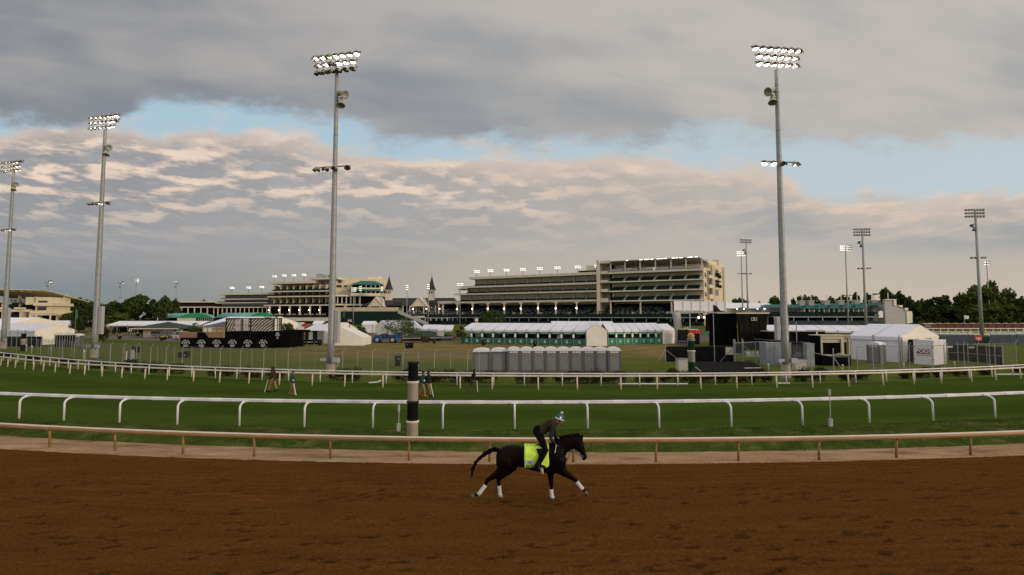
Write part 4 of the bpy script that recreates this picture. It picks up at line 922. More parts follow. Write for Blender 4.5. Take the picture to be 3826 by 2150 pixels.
def txt(body, size, m, parent, loc, rot=(R(90), 0, 0), ext=.02, name='lettering', align='CENTER', bold=0.0):
    c = bpy.data.curves.new('t', 'FONT'); c.body = body; c.size = size; c.extrude = ext; c.offset = bold; c.align_x = align; c.align_y = 'CENTER'; c.resolution_u = 3
    o = bpy.data.objects.new('t', c); COL.objects.link(o); bpy.context.view_layer.update()
    me = bpy.data.meshes.new_from_object(o.evaluated_get(bpy.context.evaluated_depsgraph_get())); bpy.data.objects.remove(o)
    me.materials.clear(); me.materials.append(m); q = bpy.data.objects.new(name, me); COL.objects.link(q); q.parent = parent; q.location = loc; q.rotation_euler = rot; return q
M['gold'] = mat('gold_paint', (.42, .26, .09), .45, .1, 3.0)
txt('CHURCHILL DOWNS', 1.15, mat('dull_gold_letters', (.30, .17, .05), .5, .1, 3.0), t, (FC.s(1487), -1.5, FC.z(1487, 1134.5)))
for nm, px in (('left', 1453), ('right', 1613)):
    p = PX(px, 1112, 349); o = thing('spire', 'slate spire on a white arcaded tower, the %s one of the twin spires' % nm, 'spire', (p.x, 349, p.z - 2), 0, 'twin spires')
    f = lambda y: PX(px, y, 349).z - (p.z - 2); k = 349 / F; q = math.sqrt(2); rot = Matrix.Rotation(R(45), 4, 'Z')
    mb = MB(); mb.X = rot; mb.lathe([(10.5 * k * q, 0), (10.5 * k * q, f(1100)), (10 * k * q, f(1099)), (10 * k * q, f(1087)), (13 * k * q, f(1085.5)), (13 * k * q, f(1083.5))], 4); mb.build('tower', M['creaml'], o)
    for i in range(3): x = (-6.5 + i * 6.5) * k; B('window', M['glass_d'], o, (x - .32, x + .32, -10.4 * k, -10.0 * k, f(1098), f(1089)))
    mb = MB(); mb.X = rot; b_ = f(1083.4); T = f(1035)
    mb.lathe([(14.5 * k * q, b_), (11 * k * q, b_ + (T - b_) * .13), (7.5 * k * q, b_ + (T - b_) * .38), (4.2 * k * q, b_ + (T - b_) * .68), (1.0 * k * q, T)], 4); mb.build('roof', M['slate'], o)
    mb = MB(); yt = 1014 if nm == 'left' else 1005; mb.lathe([(1.2 * k, T - .5), (.5 * k, T + 2), (.25 * k, f(yt))], 8); mb.ball((0, 0, T + .6), 1.6 * k, 8, 6); mb.build('finial', M['dsteel'], o)
# ---- left clubhouse wing with green canopies
FD = Fac(1013, 380, 1245, 366)
t = FD.thing('grandstand', 'cream multi-deck stand left of the spires, stepping up to a tan wall', 'grandstand')
x0, x1, xm = FD.s(1013), FD.s(1245), FD.s(1166)
B('roof', M['creaml'], t, (x0, xm + 4, -4, 25, FD.z(1100, 1061.5), FD.z(1100, 1053.5)))
B('upper_roof', M['creaml'], t, (FD.s(1162), x1 + 6, -4.6, 25, FD.z(1200, 1047), FD.z(1200, 1040)))
B('roof_plant', M['grey'], t, (FD.s(1165), FD.s(1190), 4, 8, FD.z(1175, 1040), FD.z(1175, 1022)), (FD.s(1194), FD.s(1210), 4, 9, FD.z(1200, 1040), FD.z(1200, 1027)), (FD.s(1216), FD.s(1232), 4, 9, FD.z(1200, 1040), FD.z(1200, 1020)))
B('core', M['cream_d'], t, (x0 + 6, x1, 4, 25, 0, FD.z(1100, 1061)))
B('upper_wall', M['cream'], t, (FD.s(1173), x1 + 1, 3.5, 24, FD.z(1200, 1085), FD.z(1200, 1047)))
for i in range(9): s = FD.s(1180 + i * 7); B('window', M['glass_d'], t, (s, s + .7, 3.3, 3.5, FD.z(1200, 1062), FD.z(1200, 1050)))
for k, (ya, yb, mat_) in enumerate(((1088, 1092.5, 0), (1107, 1111.5, 0), (1139.5, 1144, 0))):
    zt, zb = FD.z(1130, ya), FD.z(1130, yb)
    B('balcony', M['creaml'], t, (x0 - (3 if k == 2 else 0), x1 + 8, -4.6, -4.2, zb, zt), (x0, x1, -4.2, 4, zb, zb + .4))
for ya, yb in ((1066, 1085), (1093, 1104), (1112, 1137), ):
    for i in range(9):
        a = x0 + 3 + (x1 - x0 - 3) * i / 9; b = a + (x1 - x0 - 3) / 9 - .6
        B('window', M['glass_d'], t, (a, b, 3.7, 3.95, FD.z(1130, yb - 2), FD.z(1130, ya + (yb - ya) * .25)))
        B('pillar', M['cream'], t, (a - .5, a, -1, 3.9, FD.z(1130, yb), FD.z(1130, ya)))
        seats('seating', t, a, b, -4.1, FD.z(1130, yb + 2), FD.z(1130, yb - 6), 1)
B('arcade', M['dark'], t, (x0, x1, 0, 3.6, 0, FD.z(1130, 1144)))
for i in range(7):
    px = 1021 + i * 37.4; s = FD.s(px); B('column', M['cream'], t, (s - .5, s + .5, -4.4, -3.6, 0, FD.z(1130, 1144))); lampglobe(t, s, -5, FD.z(1130, 1160), .5)
for i in range(10): s = FD.s(1020 + i * 22); B('bench_row', M['creaml'], t, (s, s + 3.2, -5.2, -5, FD.z(1130, 1176), FD.z(1130, 1174)))
B('parapet', M['dgreen'], t, (x0, x1 + 20, -7, -6, 0, FD.z(1130, 1178))); B('front_wall', M['creaml'], t, (FD.s(1060), x1 + 5, -9, -8.5, FD.z(1130, 1200), FD.z(1130, 1187)))
for i, (px, py) in enumerate(((1026, 1033), (1062, 1030), (1098, 1029), (1136, 1027))): roof_lamp(px, py, 378, 1.1, 'lit lamp cluster on the stepped cream stand roof, %s from the left' % ordn[i], 4.5)
# tan block with green canopies
FG = Fac(1245, 366, 1462, 380)
t = FG.thing('building', 'tan clubhouse block with dark green hipped canopies over its terraces, left of the spires', 'building')
g0, g1 = 0, FG.s(1462)
B('wall', M['cream'], t, (g0, FG.s(1430), 0, 20, 0, FG.z(1300, 1040)), (FG.s(1428), g1, 2, 20, 0, FG.z(1440, 1047)))
B('penthouse', M['creaml'], t, (FG.s(1410), FG.s(1428), 4, 12, FG.z(1300, 1040), FG.z(1420, 1031)), (FG.s(1370), FG.s(1412), 4, 12, FG.z(1300, 1040), FG.z(1390, 1035)))
for (a, b, c, d) in ((1260, 1274, 1048, 1058), (1255, 1274, 1065, 1075), (1284, 1294, 1066, 1073)): B('window', M['glass_d'], t, (FG.s(a), FG.s(b), -.12, .02, FG.z(a, d), FG.z(a, c)))
def hip(par, x0, x1, y0, y1, z0, z1, ins, m, name='canopy', lip=.3):
    mb = MB(); mb.hexa([(x0, y0, z0), (x1, y0, z0), (x1, y1, z0), (x0, y1, z0)], [(x0 + ins, (y0 + y1) / 2 - .1, z1), (x1 - ins, (y0 + y1) / 2 - .1, z1), (x1 - ins, (y0 + y1) / 2 + .1, z1), (x0 + ins, (y0 + y1) / 2 + .1, z1)]); mb.box(x0, x1, y0, y1, z0 - lip, z0 - .01); return mb.build(name, m, par)
hip(t, FG.s(1313), FG.s(1429), -9, 0, FG.z(1370, 1066.5), FG.z(1370, 1052), 6, M['green'])
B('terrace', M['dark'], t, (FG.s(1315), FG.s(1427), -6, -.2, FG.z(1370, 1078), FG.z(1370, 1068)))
B('balcony', M['creaml'], t, (FG.s(1315), FG.s(1427), -9, -6, FG.z(1370, 1085), FG.z(1370, 1078)))
hip(t, FG.s(1295), FG.s(1442), -12, -6, FG.z(1370, 1090), FG.z(1370, 1083), 5, M['green'])
B('terrace', M['dark'], t, (FG.s(1320), FG.s(1440), -9, -5, FG.z(1370, 1099), FG.z(1370, 1091)))
for px in (1345, 1362, 1380, 1396, 1412, 1425): s = FG.s(px); B('column', M['creaml'], t, (s, s + .4, -8.8, -8.4, FG.z(1370, 1078), FG.z(1370, 1068))); B('column', M['creaml'], t, (s, s + .4, -11.5, -11, FG.z(1370, 1099), FG.z(1370, 1091)))
mb = MB()
for px in (1376, 1394, 1410, 1424): mb.lathe([(1.3, 0), (.1, .9)], 8, (FG.s(px), -9.6, FG.z(1370, 1099)))
mb.build('parasols', mat('red_parasol', (.55, .05, .04), .6, .1), t)
B('balcony', M['creaml'], t, (FG.s(1307), FG.s(1440), -12, -9, FG.z(1370, 1109), FG.z(1370, 1099)), (FG.s(1245), FG.s(1310), -10, -7, FG.z(1280, 1110), FG.z(1280, 1104)))
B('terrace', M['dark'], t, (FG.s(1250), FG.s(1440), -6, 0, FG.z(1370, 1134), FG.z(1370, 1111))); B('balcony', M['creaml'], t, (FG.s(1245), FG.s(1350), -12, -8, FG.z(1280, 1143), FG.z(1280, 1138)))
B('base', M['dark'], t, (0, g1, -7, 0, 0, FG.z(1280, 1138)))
for i in range(6): s = FG.s(1258 + i * 16); B('column', M['creaml'], t, (s, s + .7, -8, -7.3, FG.z(1280, 1136), FG.z(1280, 1111)))
# large banked dark green stand in front
fb = Fac(1258, 300, 1560, 300)
t = fb.thing('bleacher', 'dark green banked bleacher seen from behind with a rail along its top', 'bleacher')
mb = MB(); zt_ = fb.z(1300, 1164); mb.add([(fb.s(1255), 0, 0), (fb.s(1600), 0, 0), (fb.s(1600), 0, fb.z(1600, 1212)), (fb.s(1487), 0, zt_), (fb.s(1255), 0, zt_)] + [(fb.s(1255), 14, 0), (fb.s(1600), 14, 0), (fb.s(1600), 14, fb.z(1600, 1212)), (fb.s(1487), 14, zt_), (fb.s(1255), 14, zt_)], [(0, 1, 2, 3, 4), (9, 8, 7, 6, 5), (0, 5, 6, 1), (1, 6, 7, 2), (2, 7, 8, 3), (3, 8, 9, 4), (4, 9, 5, 0)]); mb.build('bank', M['dgreen'], t)
B('rail_wall', M['cream_d'], t, (fb.s(1245), fb.s(1487), .5, .9, zt_, fb.z(1300, 1149)))
for i in range(12): a = i / 12; B('step', M['grey'], t, (fb.s(1487 + 9.4 * i), fb.s(1487 + 9.4 * (i + 1)), -.5, .5, fb.z(1500, 1166 + 3.9 * i) - 1.2, fb.z(1500, 1166 + 3.9 * i) + .8))
# ---- left low wings
FH = Fac(821, 398, 1013, 388)
t = FH.thing('grandstand', 'three-deck cream stand in the middle of the left wings with three roof lamps', 'grandstand'); x0, x1 = 0, FH.s(1013)
B('roof', M['creaml'], t, (x0, x1, -4, 20, FH.z(900, 1103), FH.z(900, 1096.5)))
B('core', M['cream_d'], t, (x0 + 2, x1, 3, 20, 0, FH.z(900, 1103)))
for ya, yb in ((1117, 1121), (1131, 1134.5), (1147.5, 1151)): B('balcony', M['creaml'], t, (x0, x1, -4.4, -4, FH.z(900, yb), FH.z(900, ya)), (x0, x1, -4, 3, FH.z(900, yb), FH.z(900, yb) + .3))
for ya, yb in ((1106, 1116), (1122, 1130), (1136, 1146)):
    for i in range(6):
        a = x0 + 3 + (x1 - x0 - 3) * i / 6; b = a + (x1 - x0 - 3) / 6 - .4; B('window', M['glass_d'], t, (a, b, 2.7, 2.95, FH.z(900, yb - 3), FH.z(900, ya))); seats('seating', t, a, b, -3.9, FH.z(900, yb + 1), FH.z(900, yb - 3), 0)
B('arcade', M['dark'], t, (x0, x1, 0, 2.6, 0, FH.z(900, 1151)))
for i in range(12): s = FH.s(826 + i * 16.5); B('column', M['cream'], t, (s, s + .6, -4, -3.5, 4, FH.z(900, 1151)))
for i, (px, py) in enumerate(((867, 1076), (929, 1075), (978, 1073))): roof_lamp(px, py, 395, 1.2, 'lit lamp cluster on the three-deck left stand, %s from the left' % ordn[i], 4.5)
FI = Fac(636, 402, 821, 400)
t = FI.thing('grandstand', 'lowest leftmost cream stand wing with a slanted support at its end', 'grandstand'); x0, x1 = 0, FI.s(821)
B('roof', M['creaml'], t, (x0, x1, -4, 20, FI.z(700, 1131.5), FI.z(700, 1127))); B('core', M['cream_d'], t, (x0 + 2, x1, 3, 20, 0, FI.z(700, 1131)))
B('balcony', M['creaml'], t, (x0, x1, -4.4, -4, FI.z(700, 1150.5), FI.z(700, 1147)), (x0, x1, -4, 3, FI.z(700, 1150.5), FI.z(700, 1149.8)))
for i in range(8): a = x0 + 2 + (x1 - x0 - 2) * i / 8; b = a + (x1 - x0 - 2) / 8 - .4; B('opening', mat('dim_reddish_wall', (.12, .075, .05), .9, .4, 1.5) if i == 0 else bpy.data.materials['dim_reddish_wall'], t, (a, b, 2.6, 2.95, FI.z(700, 1146), FI.z(700, 1133))); seats('seating', t, a, b, -3.9, FI.z(700, 1148), FI.z(700, 1143), 0)
B('arcade', M['dark'], t, (x0 + 4, x1, 0, 2.6, 0, FI.z(700, 1150.5)))
for i in range(8): s = FI.s(640 + i * 24); B('column', M['cream'], t, (s, s + .7, -4, -3.5, 4, FI.z(700, 1150.5)))
mb = MB(); mb.tube([(FI.s(618), 0, FI.z(618, 1170)), (FI.s(638), 0, FI.z(638, 1132))], .8, 6); mb.build('strut', M['creaml'], t)
# ---- left corner stand with canopy
FJ = Fac(-60, 215, 208, 222)
t = FJ.thing('grandstand', 'tan corner stand at the left edge under a broad cantilevered canopy', 'grandstand')
X = FJ.s; Z = lambda y: FJ.z(100, y)
mb = MB(); mb.hexa([(X(-60), -8, Z(1086.5)), (X(208), -8, Z(1088)), (X(262), 16, Z(1125)), (X(-60), 16, Z(1112))], [(X(-60), -8, Z(1083)), (X(208), -8, Z(1086.5)), (X(262), 16, Z(1123)), (X(-60), 16, Z(1108))]); mb.build('canopy', M['creaml'], t)
for i in range(9): s = X(-40 + i * 30); mb = MB(); mb.tube([(s, -7, Z(1090)), (s + .8, 12, Z(1112))], .25, 5); mb.build('rafter', M['cream_d'], t)
for px in (40, 104, 212): B('column', M['cream'], t, (X(px), X(px) + .9, 4, 5, Z(1135), Z(1100)))
B('back_screen', M['tentwall'], t, (X(-60), X(120), 9, 9.4, Z(1130), Z(1117)))
for i in range(7): s = X(0 + i * 18); B('pole', M['dsteel'], t, (s, s + .2, 3, 3.2, Z(1132), Z(1112)))
for a, b in ((-60, 2), (25, 66), (77, 129)): seats('seating', t, X(a), X(b), -3, Z(1159) , Z(1132), 4, M['dgreen']); seats('seating', t, X(a), X(b) + 1, -10, Z(1190), Z(1166), -4, M['dgreen'])
for px in (2, 67, 130): B('aisle', M['cream_d'], t, (X(px), X(px + 10), -10.3, 4, 2, Z(1159) + .3), (X(px), X(px + 9), 0, 4, 2, Z(1135)))
for px in (-10, 54, 114): B('vomitory', M['creaml'], t, (X(px), X(px + 34), -11, -9.5, Z(1157), Z(1151)))
B('concourse_wall', M['creaml'], t, (X(-60), X(163), -10.2, -9.8, Z(1166), Z(1159.5))); B('base_wall', M['creaml'], t, (X(-60), X(160), -12, -11.5, Z(1193), Z(1190)))
B('pavilion', M['cream'], t, (X(120), X(163), -5, 8, Z(1140), Z(1112)), (X(163), X(222), -6, 8, 0, Z(1112)), (X(165), X(235), -8, 8, Z(1144), Z(1133)), (X(165), X(232), -10, 8, Z(1173), Z(1162)), (X(160), X(192), -9.5, 8, 0, Z(1162)))
B('opening', M['glass_d'], t, (X(174), X(206), -6.3, -5.9, Z(1133), Z(1125)), (X(172), X(203), -6.3, -5.9, Z(1160), Z(1148)))
B('porch', M['creaml'], t, (X(190), X(245), -11, 4, Z(1179), Z(1175)), (X(190), X(194), -11, -10.5, 0, Z(1179)), (X(241), X(245), -11, -10.5, 0, Z(1179)))
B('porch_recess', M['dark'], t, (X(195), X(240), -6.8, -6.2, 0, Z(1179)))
# ---- right wall stand
FK = Fac(2870, 205, 3310, 196)
t = FK.thing('wall_stand', 'long low dark green stand before a grey wall with green awnings and an arch', 'grandstand'); X = FK.s
def Zk(px, y, d=0): return FK.z(px, y, d)
xe = X(3310)
B('wall', M['grey'], t, (X(2860), X(3262, 6), 6, 7, 0, Zk(3000, 1139)))
for i, px in enumerate((2990, 3024, 3083, 3137, 3197, 3262)):
    o_ = B('pier', M['grey'], t, (X(px, 3), X(px + 20, 3), 3, 6.5, 0, Zk(px, 1127 - i * .5, 3))); B('pier_cap', M['cream_d'], t, (X(px, 3) - .15, X(px + 20, 3) + .15, 2.9, 6.6, Zk(px, 1127 - i * .5, 3) + .003, Zk(px, 1125 - i * .5, 3) + .15))
    B('flagpole', M['white'], t, (X(px + 8, 4), X(px + 8, 4) + .18, 4, 4.2, Zk(px, 1126 - i * .5), Zk(px, 1100 - i)))
pr = [2861, 2985, 3050, 3100, 3145, 3204, 3256]
for i in range(6):
    a, b = X(pr[i]), X(pr[i + 1] - 4); z0_, z1_ = Zk(3000, 1149), Zk(3000, 1137 - i * 1.2)
    mb = MB(); mb.hexa([(a - .8, .5, z0_), (b, .5, z0_), (b, 5, z0_), (a - .8, 5, z0_)], [(a + 1, 4.6, z1_), (b - .1, 4.6, z1_), (b - .1, 5, z1_), (a + 1, 5, z1_)]); mb.build('awning', M['green'], t)
a, b = X(3264), X(3308); z0_ = Zk(3280, 1142)
mb = MB(); mb.hexa([(a - .8, .5, z0_), (b, .5, z0_), (b, 5, z0_), (a - .8, 5, z0_)], [(a + .8, 4.6, Zk(3280, 1127)), (b - .1, 4.6, Zk(3280, 1127)), (b - .1, 5, Zk(3280, 1127)), (a + .8, 5, Zk(3280, 1127))]); mb.build('awning', M['green'], t)
for i in range(5): hip(t, X(2982 + i * 46), X(3030 + i * 46), -5, 0, Zk(3000, 1152.5), Zk(3000, 1144), 3, M['green'], 'canopy', .25)
for i in range(13): s = X(2990 + i * 18); B('post', M['creaml'], t, (s, s + .25, -4.6, -4.3, Zk(3000, 1168), Zk(3000, 1152)))
# arch bay
mb = MB(); Xo, X = X, (lambda p_: FK.s(p_, 5.1))
poly = [(X(3272), 0), (X(3278), 0), (X(3278), Zk(3280, 1185))]
for k in range(9):
    q = math.pi * (1 - k / 8); cx0 = X(3295); poly.append((cx0 + (X(3311) - cx0) * math.cos(q), Zk(3280, 1178) + (Zk(3280, 1160) - Zk(3280, 1178)) * math.sin(q)))
poly += [(X(3311), 0), (X(3313), 0), (X(3313), Zk(3280, 1140)), (X(3272), Zk(3280, 1140))]
mb.prism(poly, (0, 5.1, 0), (1, 0, 0), (0, 0, 1), (0, 1.2, 0)); mb.build('arch', M['grey'], t); X = lambda p_: FK.s(p_, 4.3)
B('balustrade', M['creaml'], t, *[(X(3279 + i * 4), X(3279 + i * 4) + .15, 4.6, 4.8, Zk(3280, 1206), Zk(3280, 1197)) for i in range(8)], (X(3277), X(3311), 4.5, 4.59, Zk(3280, 1197), Zk(3280, 1195)))
B('arch_pier', M['creaml'], t, (X(3270), X(3277), 4.0, 5.0, 0, Zk(3280, 1180)))
X = Xo
# seating deck
B('deck', M['dgreen'], t, (X(2870), X(3235), -7, 2, Zk(3000, 1183, -7), Zk(3000, 1170, -7)), (X(3235), X(3268), -3, 2, Zk(3000, 1173, -3), Zk(3000, 1167, -3)))
mb = MB()
for i in range(90): x = X(2875 + i * 4); mb.box(x, x + .3, -6.5, -1, Zk(3000, 1170, -7), Zk(3000, 1170, -7) + rnd.uniform(.1, .5))
mb.build('seat_backs', M['dgreen'], t)['kind'] = 'stuff'
B('deck_edge', M['grey'], t, (X(2870), X(3235), -7.4, -7.05, Zk(3000, 1186.5, -7.4), Zk(3000, 1183, -7.4)))
B('concourse', M['dark'], t, (X(2870), X(3230), -3, 0, 0, Zk(3000, 1185, -7)))
for i in range(7): s = X(2890 + i * 52); B('post', M['grey'], t, (s, s + .3, -7.2, -6.9, 0, Zk(3000, 1186, -7)))
for i in range(5): seats('lower_seating', t, X(2870 + i * 74), X(2940 + i * 74), -14, Zk(3000, 1215, -14), Zk(3000, 1199, -8), -8, mat('grey_green_seats', (.04, .055, .055), .6, .2) if i == 0 else bpy.data.materials['grey_green_seats'])
for (a, b, yt_) in ((3222, 3232, 1180), (3200, 3210, 1187)): pass
# stepped end wall
FW = Fac(3308, 196, 3405, 200); t = FW.thing('stepped_wall', 'pale grey wall stepping down to the right beside the dark trees', 'wall'); X = FW.s
st = [(3308, 3345, 1120), (3345, 3363, 1140), (3363, 3385, 1152), (3385, 3405, 1163)]
mb = MB(); [mb.box(X(a), X(b) - .003, 0, .9 - i * .1, 0, FW.z(3350, y)) for i, (a, b, y) in enumerate(st)]; mb.build('wall', M['grey'], t)
for a, b, y, y2 in ((3306, 3348, 1119, 1122), (3338, 3347, 1122, 1142), (3358, 3370, 1141, 1149), (3378, 3390, 1151, 1161)): B('cap', M['creaml'], t, (X(a), X(b), -.5, -.02, FW.z(3350, y2), FW.z(3350, y)))
B('end_pier', M['creaml'], t, (X(3385), X(3405.5), -.35, -.02, 0, FW.z(3350, 1164))); B('flagpole', M['white'], t, (X(3331), X(3331) + .15, 1, 1.2, FW.z(3350, 1120), FW.z(3350, 1094)))
# white building left of the right tower
FM = Fac(2708, 215, 2908, 215); t = FM.thing('pavilion', 'long white roofed pavilion behind the black stage drapes, row of lamps under its eave', 'building'); X = FM.s
mb = MB(); mb.hexa([(X(2700), 0, FM.z(2800, 1153)), (X(2905), 0, FM.z(2800, 1153)), (X(2916), 14, FM.z(2800, 1153)), (X(2712), 14, FM.z(2800, 1153))], [(X(2712), 6.9, FM.z(2800, 1131)), (X(2902), 6.9, FM.z(2800, 1131)), (X(2902), 7.1, FM.z(2800, 1131)), (X(2712), 7.1, FM.z(2800, 1131))]); mb.build('roof', M['tent'], t)
B('wall', M['cream'], t, (X(2712), X(2908), 1, 12, 0, FM.z(2800, 1153)))
for a, b in ((2735, 2790), (2810, 2895)): hip(t, X(a), X(b), -4, 0, FM.z(2800, 1157), FM.z(2800, 1149), 3, M['green'], 'awning', .2)
for px in (2737, 2762, 2812, 2838, 2864, 2890): lampglobe(t, X(px), -4.5, FM.z(2800, 1155.5), .3)
# flags
def flag(label, px, D, ytop, ybase, w, h, m, dx=1, cat='flag'):
    p = PX(px, ytop, D); b = PX(px, ybase, D); t = thing('flag', label, cat, (p.x, D, b.z), 0); H = p.z - b.z; mb = MB(); mb.tube([(0, 0, 0), (0, 0, H)], max(.03, D * .0006), 6); mb.build('flagpole', M['steel'], t)
    vs = []; n = 8
    for i in range(n + 1):
        q = i / n; vs += [(dx * w * q, .12 * h * math.sin(q * 7), H - .05 - h * .25 * q * q), (dx * w * q, .12 * h * math.sin(q * 7 + .5), H - .05 - h * (1 - .15 * q))]
    mb = MB(); mb.add(vs + [(a, b_ + .02, c) for a, b_, c in vs], [(2 * i, 2 * i + 1, 2 * i + 3, 2 * i + 2) for i in range(n)] + [(2 * n + 2 + 2 * i, 2 * n + 4 + 2 * i, 2 * n + 5 + 2 * i, 2 * n + 3 + 2 * i) for i in range(n)]); mb.build('cloth', m, t); return t
flag('green flag flying over the pier left of the arch', 3261, 198, 1096, 1124, 2.4, .7, M['green'])
flag('white pennant flying above the long brick wall', 3602, 165, 1178, 1208, 1.6, 1.3, M['tent'])
# US flag by the tan wall
p = PX(1286, 1131, 290); t = thing('flag', 'red and white striped flag hanging limp by the tan clubhouse wall', 'flag', (p.x, 290, 5), 0)
mb = MB(); H = p.z - 5; mb.tube([(0, 0, 0), (0, 0, H)], .12, 6); mb.build('flagpole', M['steel'], t)
M['flagred'] = mat('flag_red', (.45, .03, .04), .7, .1)
for nm, m_, s in (('red_stripes', M['flagred'], 0), ('white_stripes', M['tent'], 1)):
    mb = MB()
    for i in range(s, 7, 2): mb.hexa([(0, -.3, H - 1.5 - i * .45), (1.5, -.2, H - 2.2 - i * .45), (1.5, 0, H - 2.2 - i * .45), (0, -.1, H - 1.5 - i * .45)], [(0, -.3, H - 1.1 - i * .45), (1.5, -.2, H - 1.8 - i * .45), (1.5, 0, H - 1.8 - i * .45), (0, -.1, H - 1.1 - i * .45)])
    mb.build(nm, m_, t)
# ---------------------------------------------------------------- tents
M['seam'] = mat('tent_seam', (.38, .36, .34), .6, .1, 2.0)
M['tentgable'] = mat('sunlit_vinyl', (.78, .74, .66), .55, .05, .8, bump=.35, bscale=1.6)  # white tent vinyl with the low sun's warmth put into its colour
def tent(label, C, l, g, eave, ridge, bays=4, walls='lrfb', z0=.5, val=.28, wm=None, posts=True, roofm=None, group='white event tents', name='tent'):
    """C near corner, l long vector, g gable vector (away from the viewer)"""
    C = Vector((C[0], C[1], 0)); l = Vector((l[0], l[1], 0)); g = Vector((g[0], g[1], 0)); Ln, Gn = l.length, g.length
    if l.cross(g).z < 0: C = C + l; l = -l; flip = True
    a = math.atan2(l.y, l.x); t = thing(name, label, 'tent', (C.x, C.y, z0), a, group); gl = Matrix.Rotation(-a, 3, 'Z') @ g
    sh = gl.x; W = gl.y; e, r = eave - z0, ridge - z0
    P = lambda x, y, z: (x + sh * y / W, y, z)
    mb = MB(); T = .05; mb.mi = 0
    for ya, yb in ((-.12, W / 2), (W + .12, W / 2)):
        za = e - .02; q = [P(-.05, ya, za), P(Ln + .05, ya, za), P(Ln + .05, yb, r), P(-.05, yb, r)]
        mb.hexa(q, [(x, y, z + T) for x, y, z in q]) if ya < yb else mb.hexa(q[::-1], [(x, y, z + T) for x, y, z in q[::-1]])
    mb.mi = 1
    for i in range(1, bays):
        x = Ln * i / bays; q = [P(x - .03, -.13, e + .035), P(x + .03, -.13, e + .035), P(x + .03, W / 2, r + .055), P(x - .03, W / 2, r + .055)]; mb.hexa(q, [(a_, b_, c_ + .012) for a_, b_, c_ in q])
    mb.build('roof', [roofm or M['tent'], M['seam']], t)
    if val:
        B('valance', M['tent'], t, (-.08, Ln + .08, -.16, -.12, e - val, e + .03))
    for x, ch in ((0, 'l'), (Ln, 'r')):
        if ch in walls.lower():
            mb = MB(); o_ = -.06 if ch == 'l' else .02
            pts = [P(x + o_, 0, 0), P(x + o_, W, 0), P(x + o_, W, e), P(x + o_, W / 2, r - .02), P(x + o_, 0, e)]
            if ch.upper() in walls: pts = pts[2:]
            n = len(pts); mb.add(pts + [(a_ + .04, b_, c_) for a_, b_, c_ in pts], [tuple(range(n))[::-1], tuple(range(n, 2 * n))] + [(i, (i + 1) % n, n + (i + 1) % n, n + i) for i in range(n)])
            mb.build('gable_wall', wm or M['tentgable'], t)
    if 'f' in walls: mb = MB(); [mb.hexa([P(Ln * i / bays + .02, -.04, 0), P(Ln * (i + 1) / bays - .02, -.04, 0), P(Ln * (i + 1) / bays - .02, 0, 0), P(Ln * i / bays + .02, 0, 0)], [P(Ln * i / bays + .02, -.04, e), P(Ln * (i + 1) / bays - .02, -.04, e), P(Ln * (i + 1) / bays - .02, 0, e), P(Ln * i / bays + .02, 0, e)]) for i in range(bays)]; mb.build('front_wall', M['tentwall'], t)
    if 'b' in walls: mb = MB(); mb.hexa([P(0, W - .04, 0), P(Ln, W - .04, 0), P(Ln, W, 0), P(0, W, 0)], [P(0, W - .04, e), P(Ln, W - .04, e), P(Ln, W, e), P(0, W, e)]); mb.build('back_wall', M['cream_d'] if 'f' not in walls else M['tentwall'], t)
    if posts:
        for i in range(bays + 1):
            x = Ln * i / bays; mb = MB(); mb.box(x - .05, x + .05, -.22, -.17, 0, e + .2); mb.build('post', M['steel'], t)
    t['L'] = Ln; t['W'] = W; return t
def XY(px, D): return ((px - W0 / 2) / F * D, D)
def V2(a, b): return (b[0] - a[0], b[1] - a[1])
def ztop(px, y, D): return PX(px, y, D).z
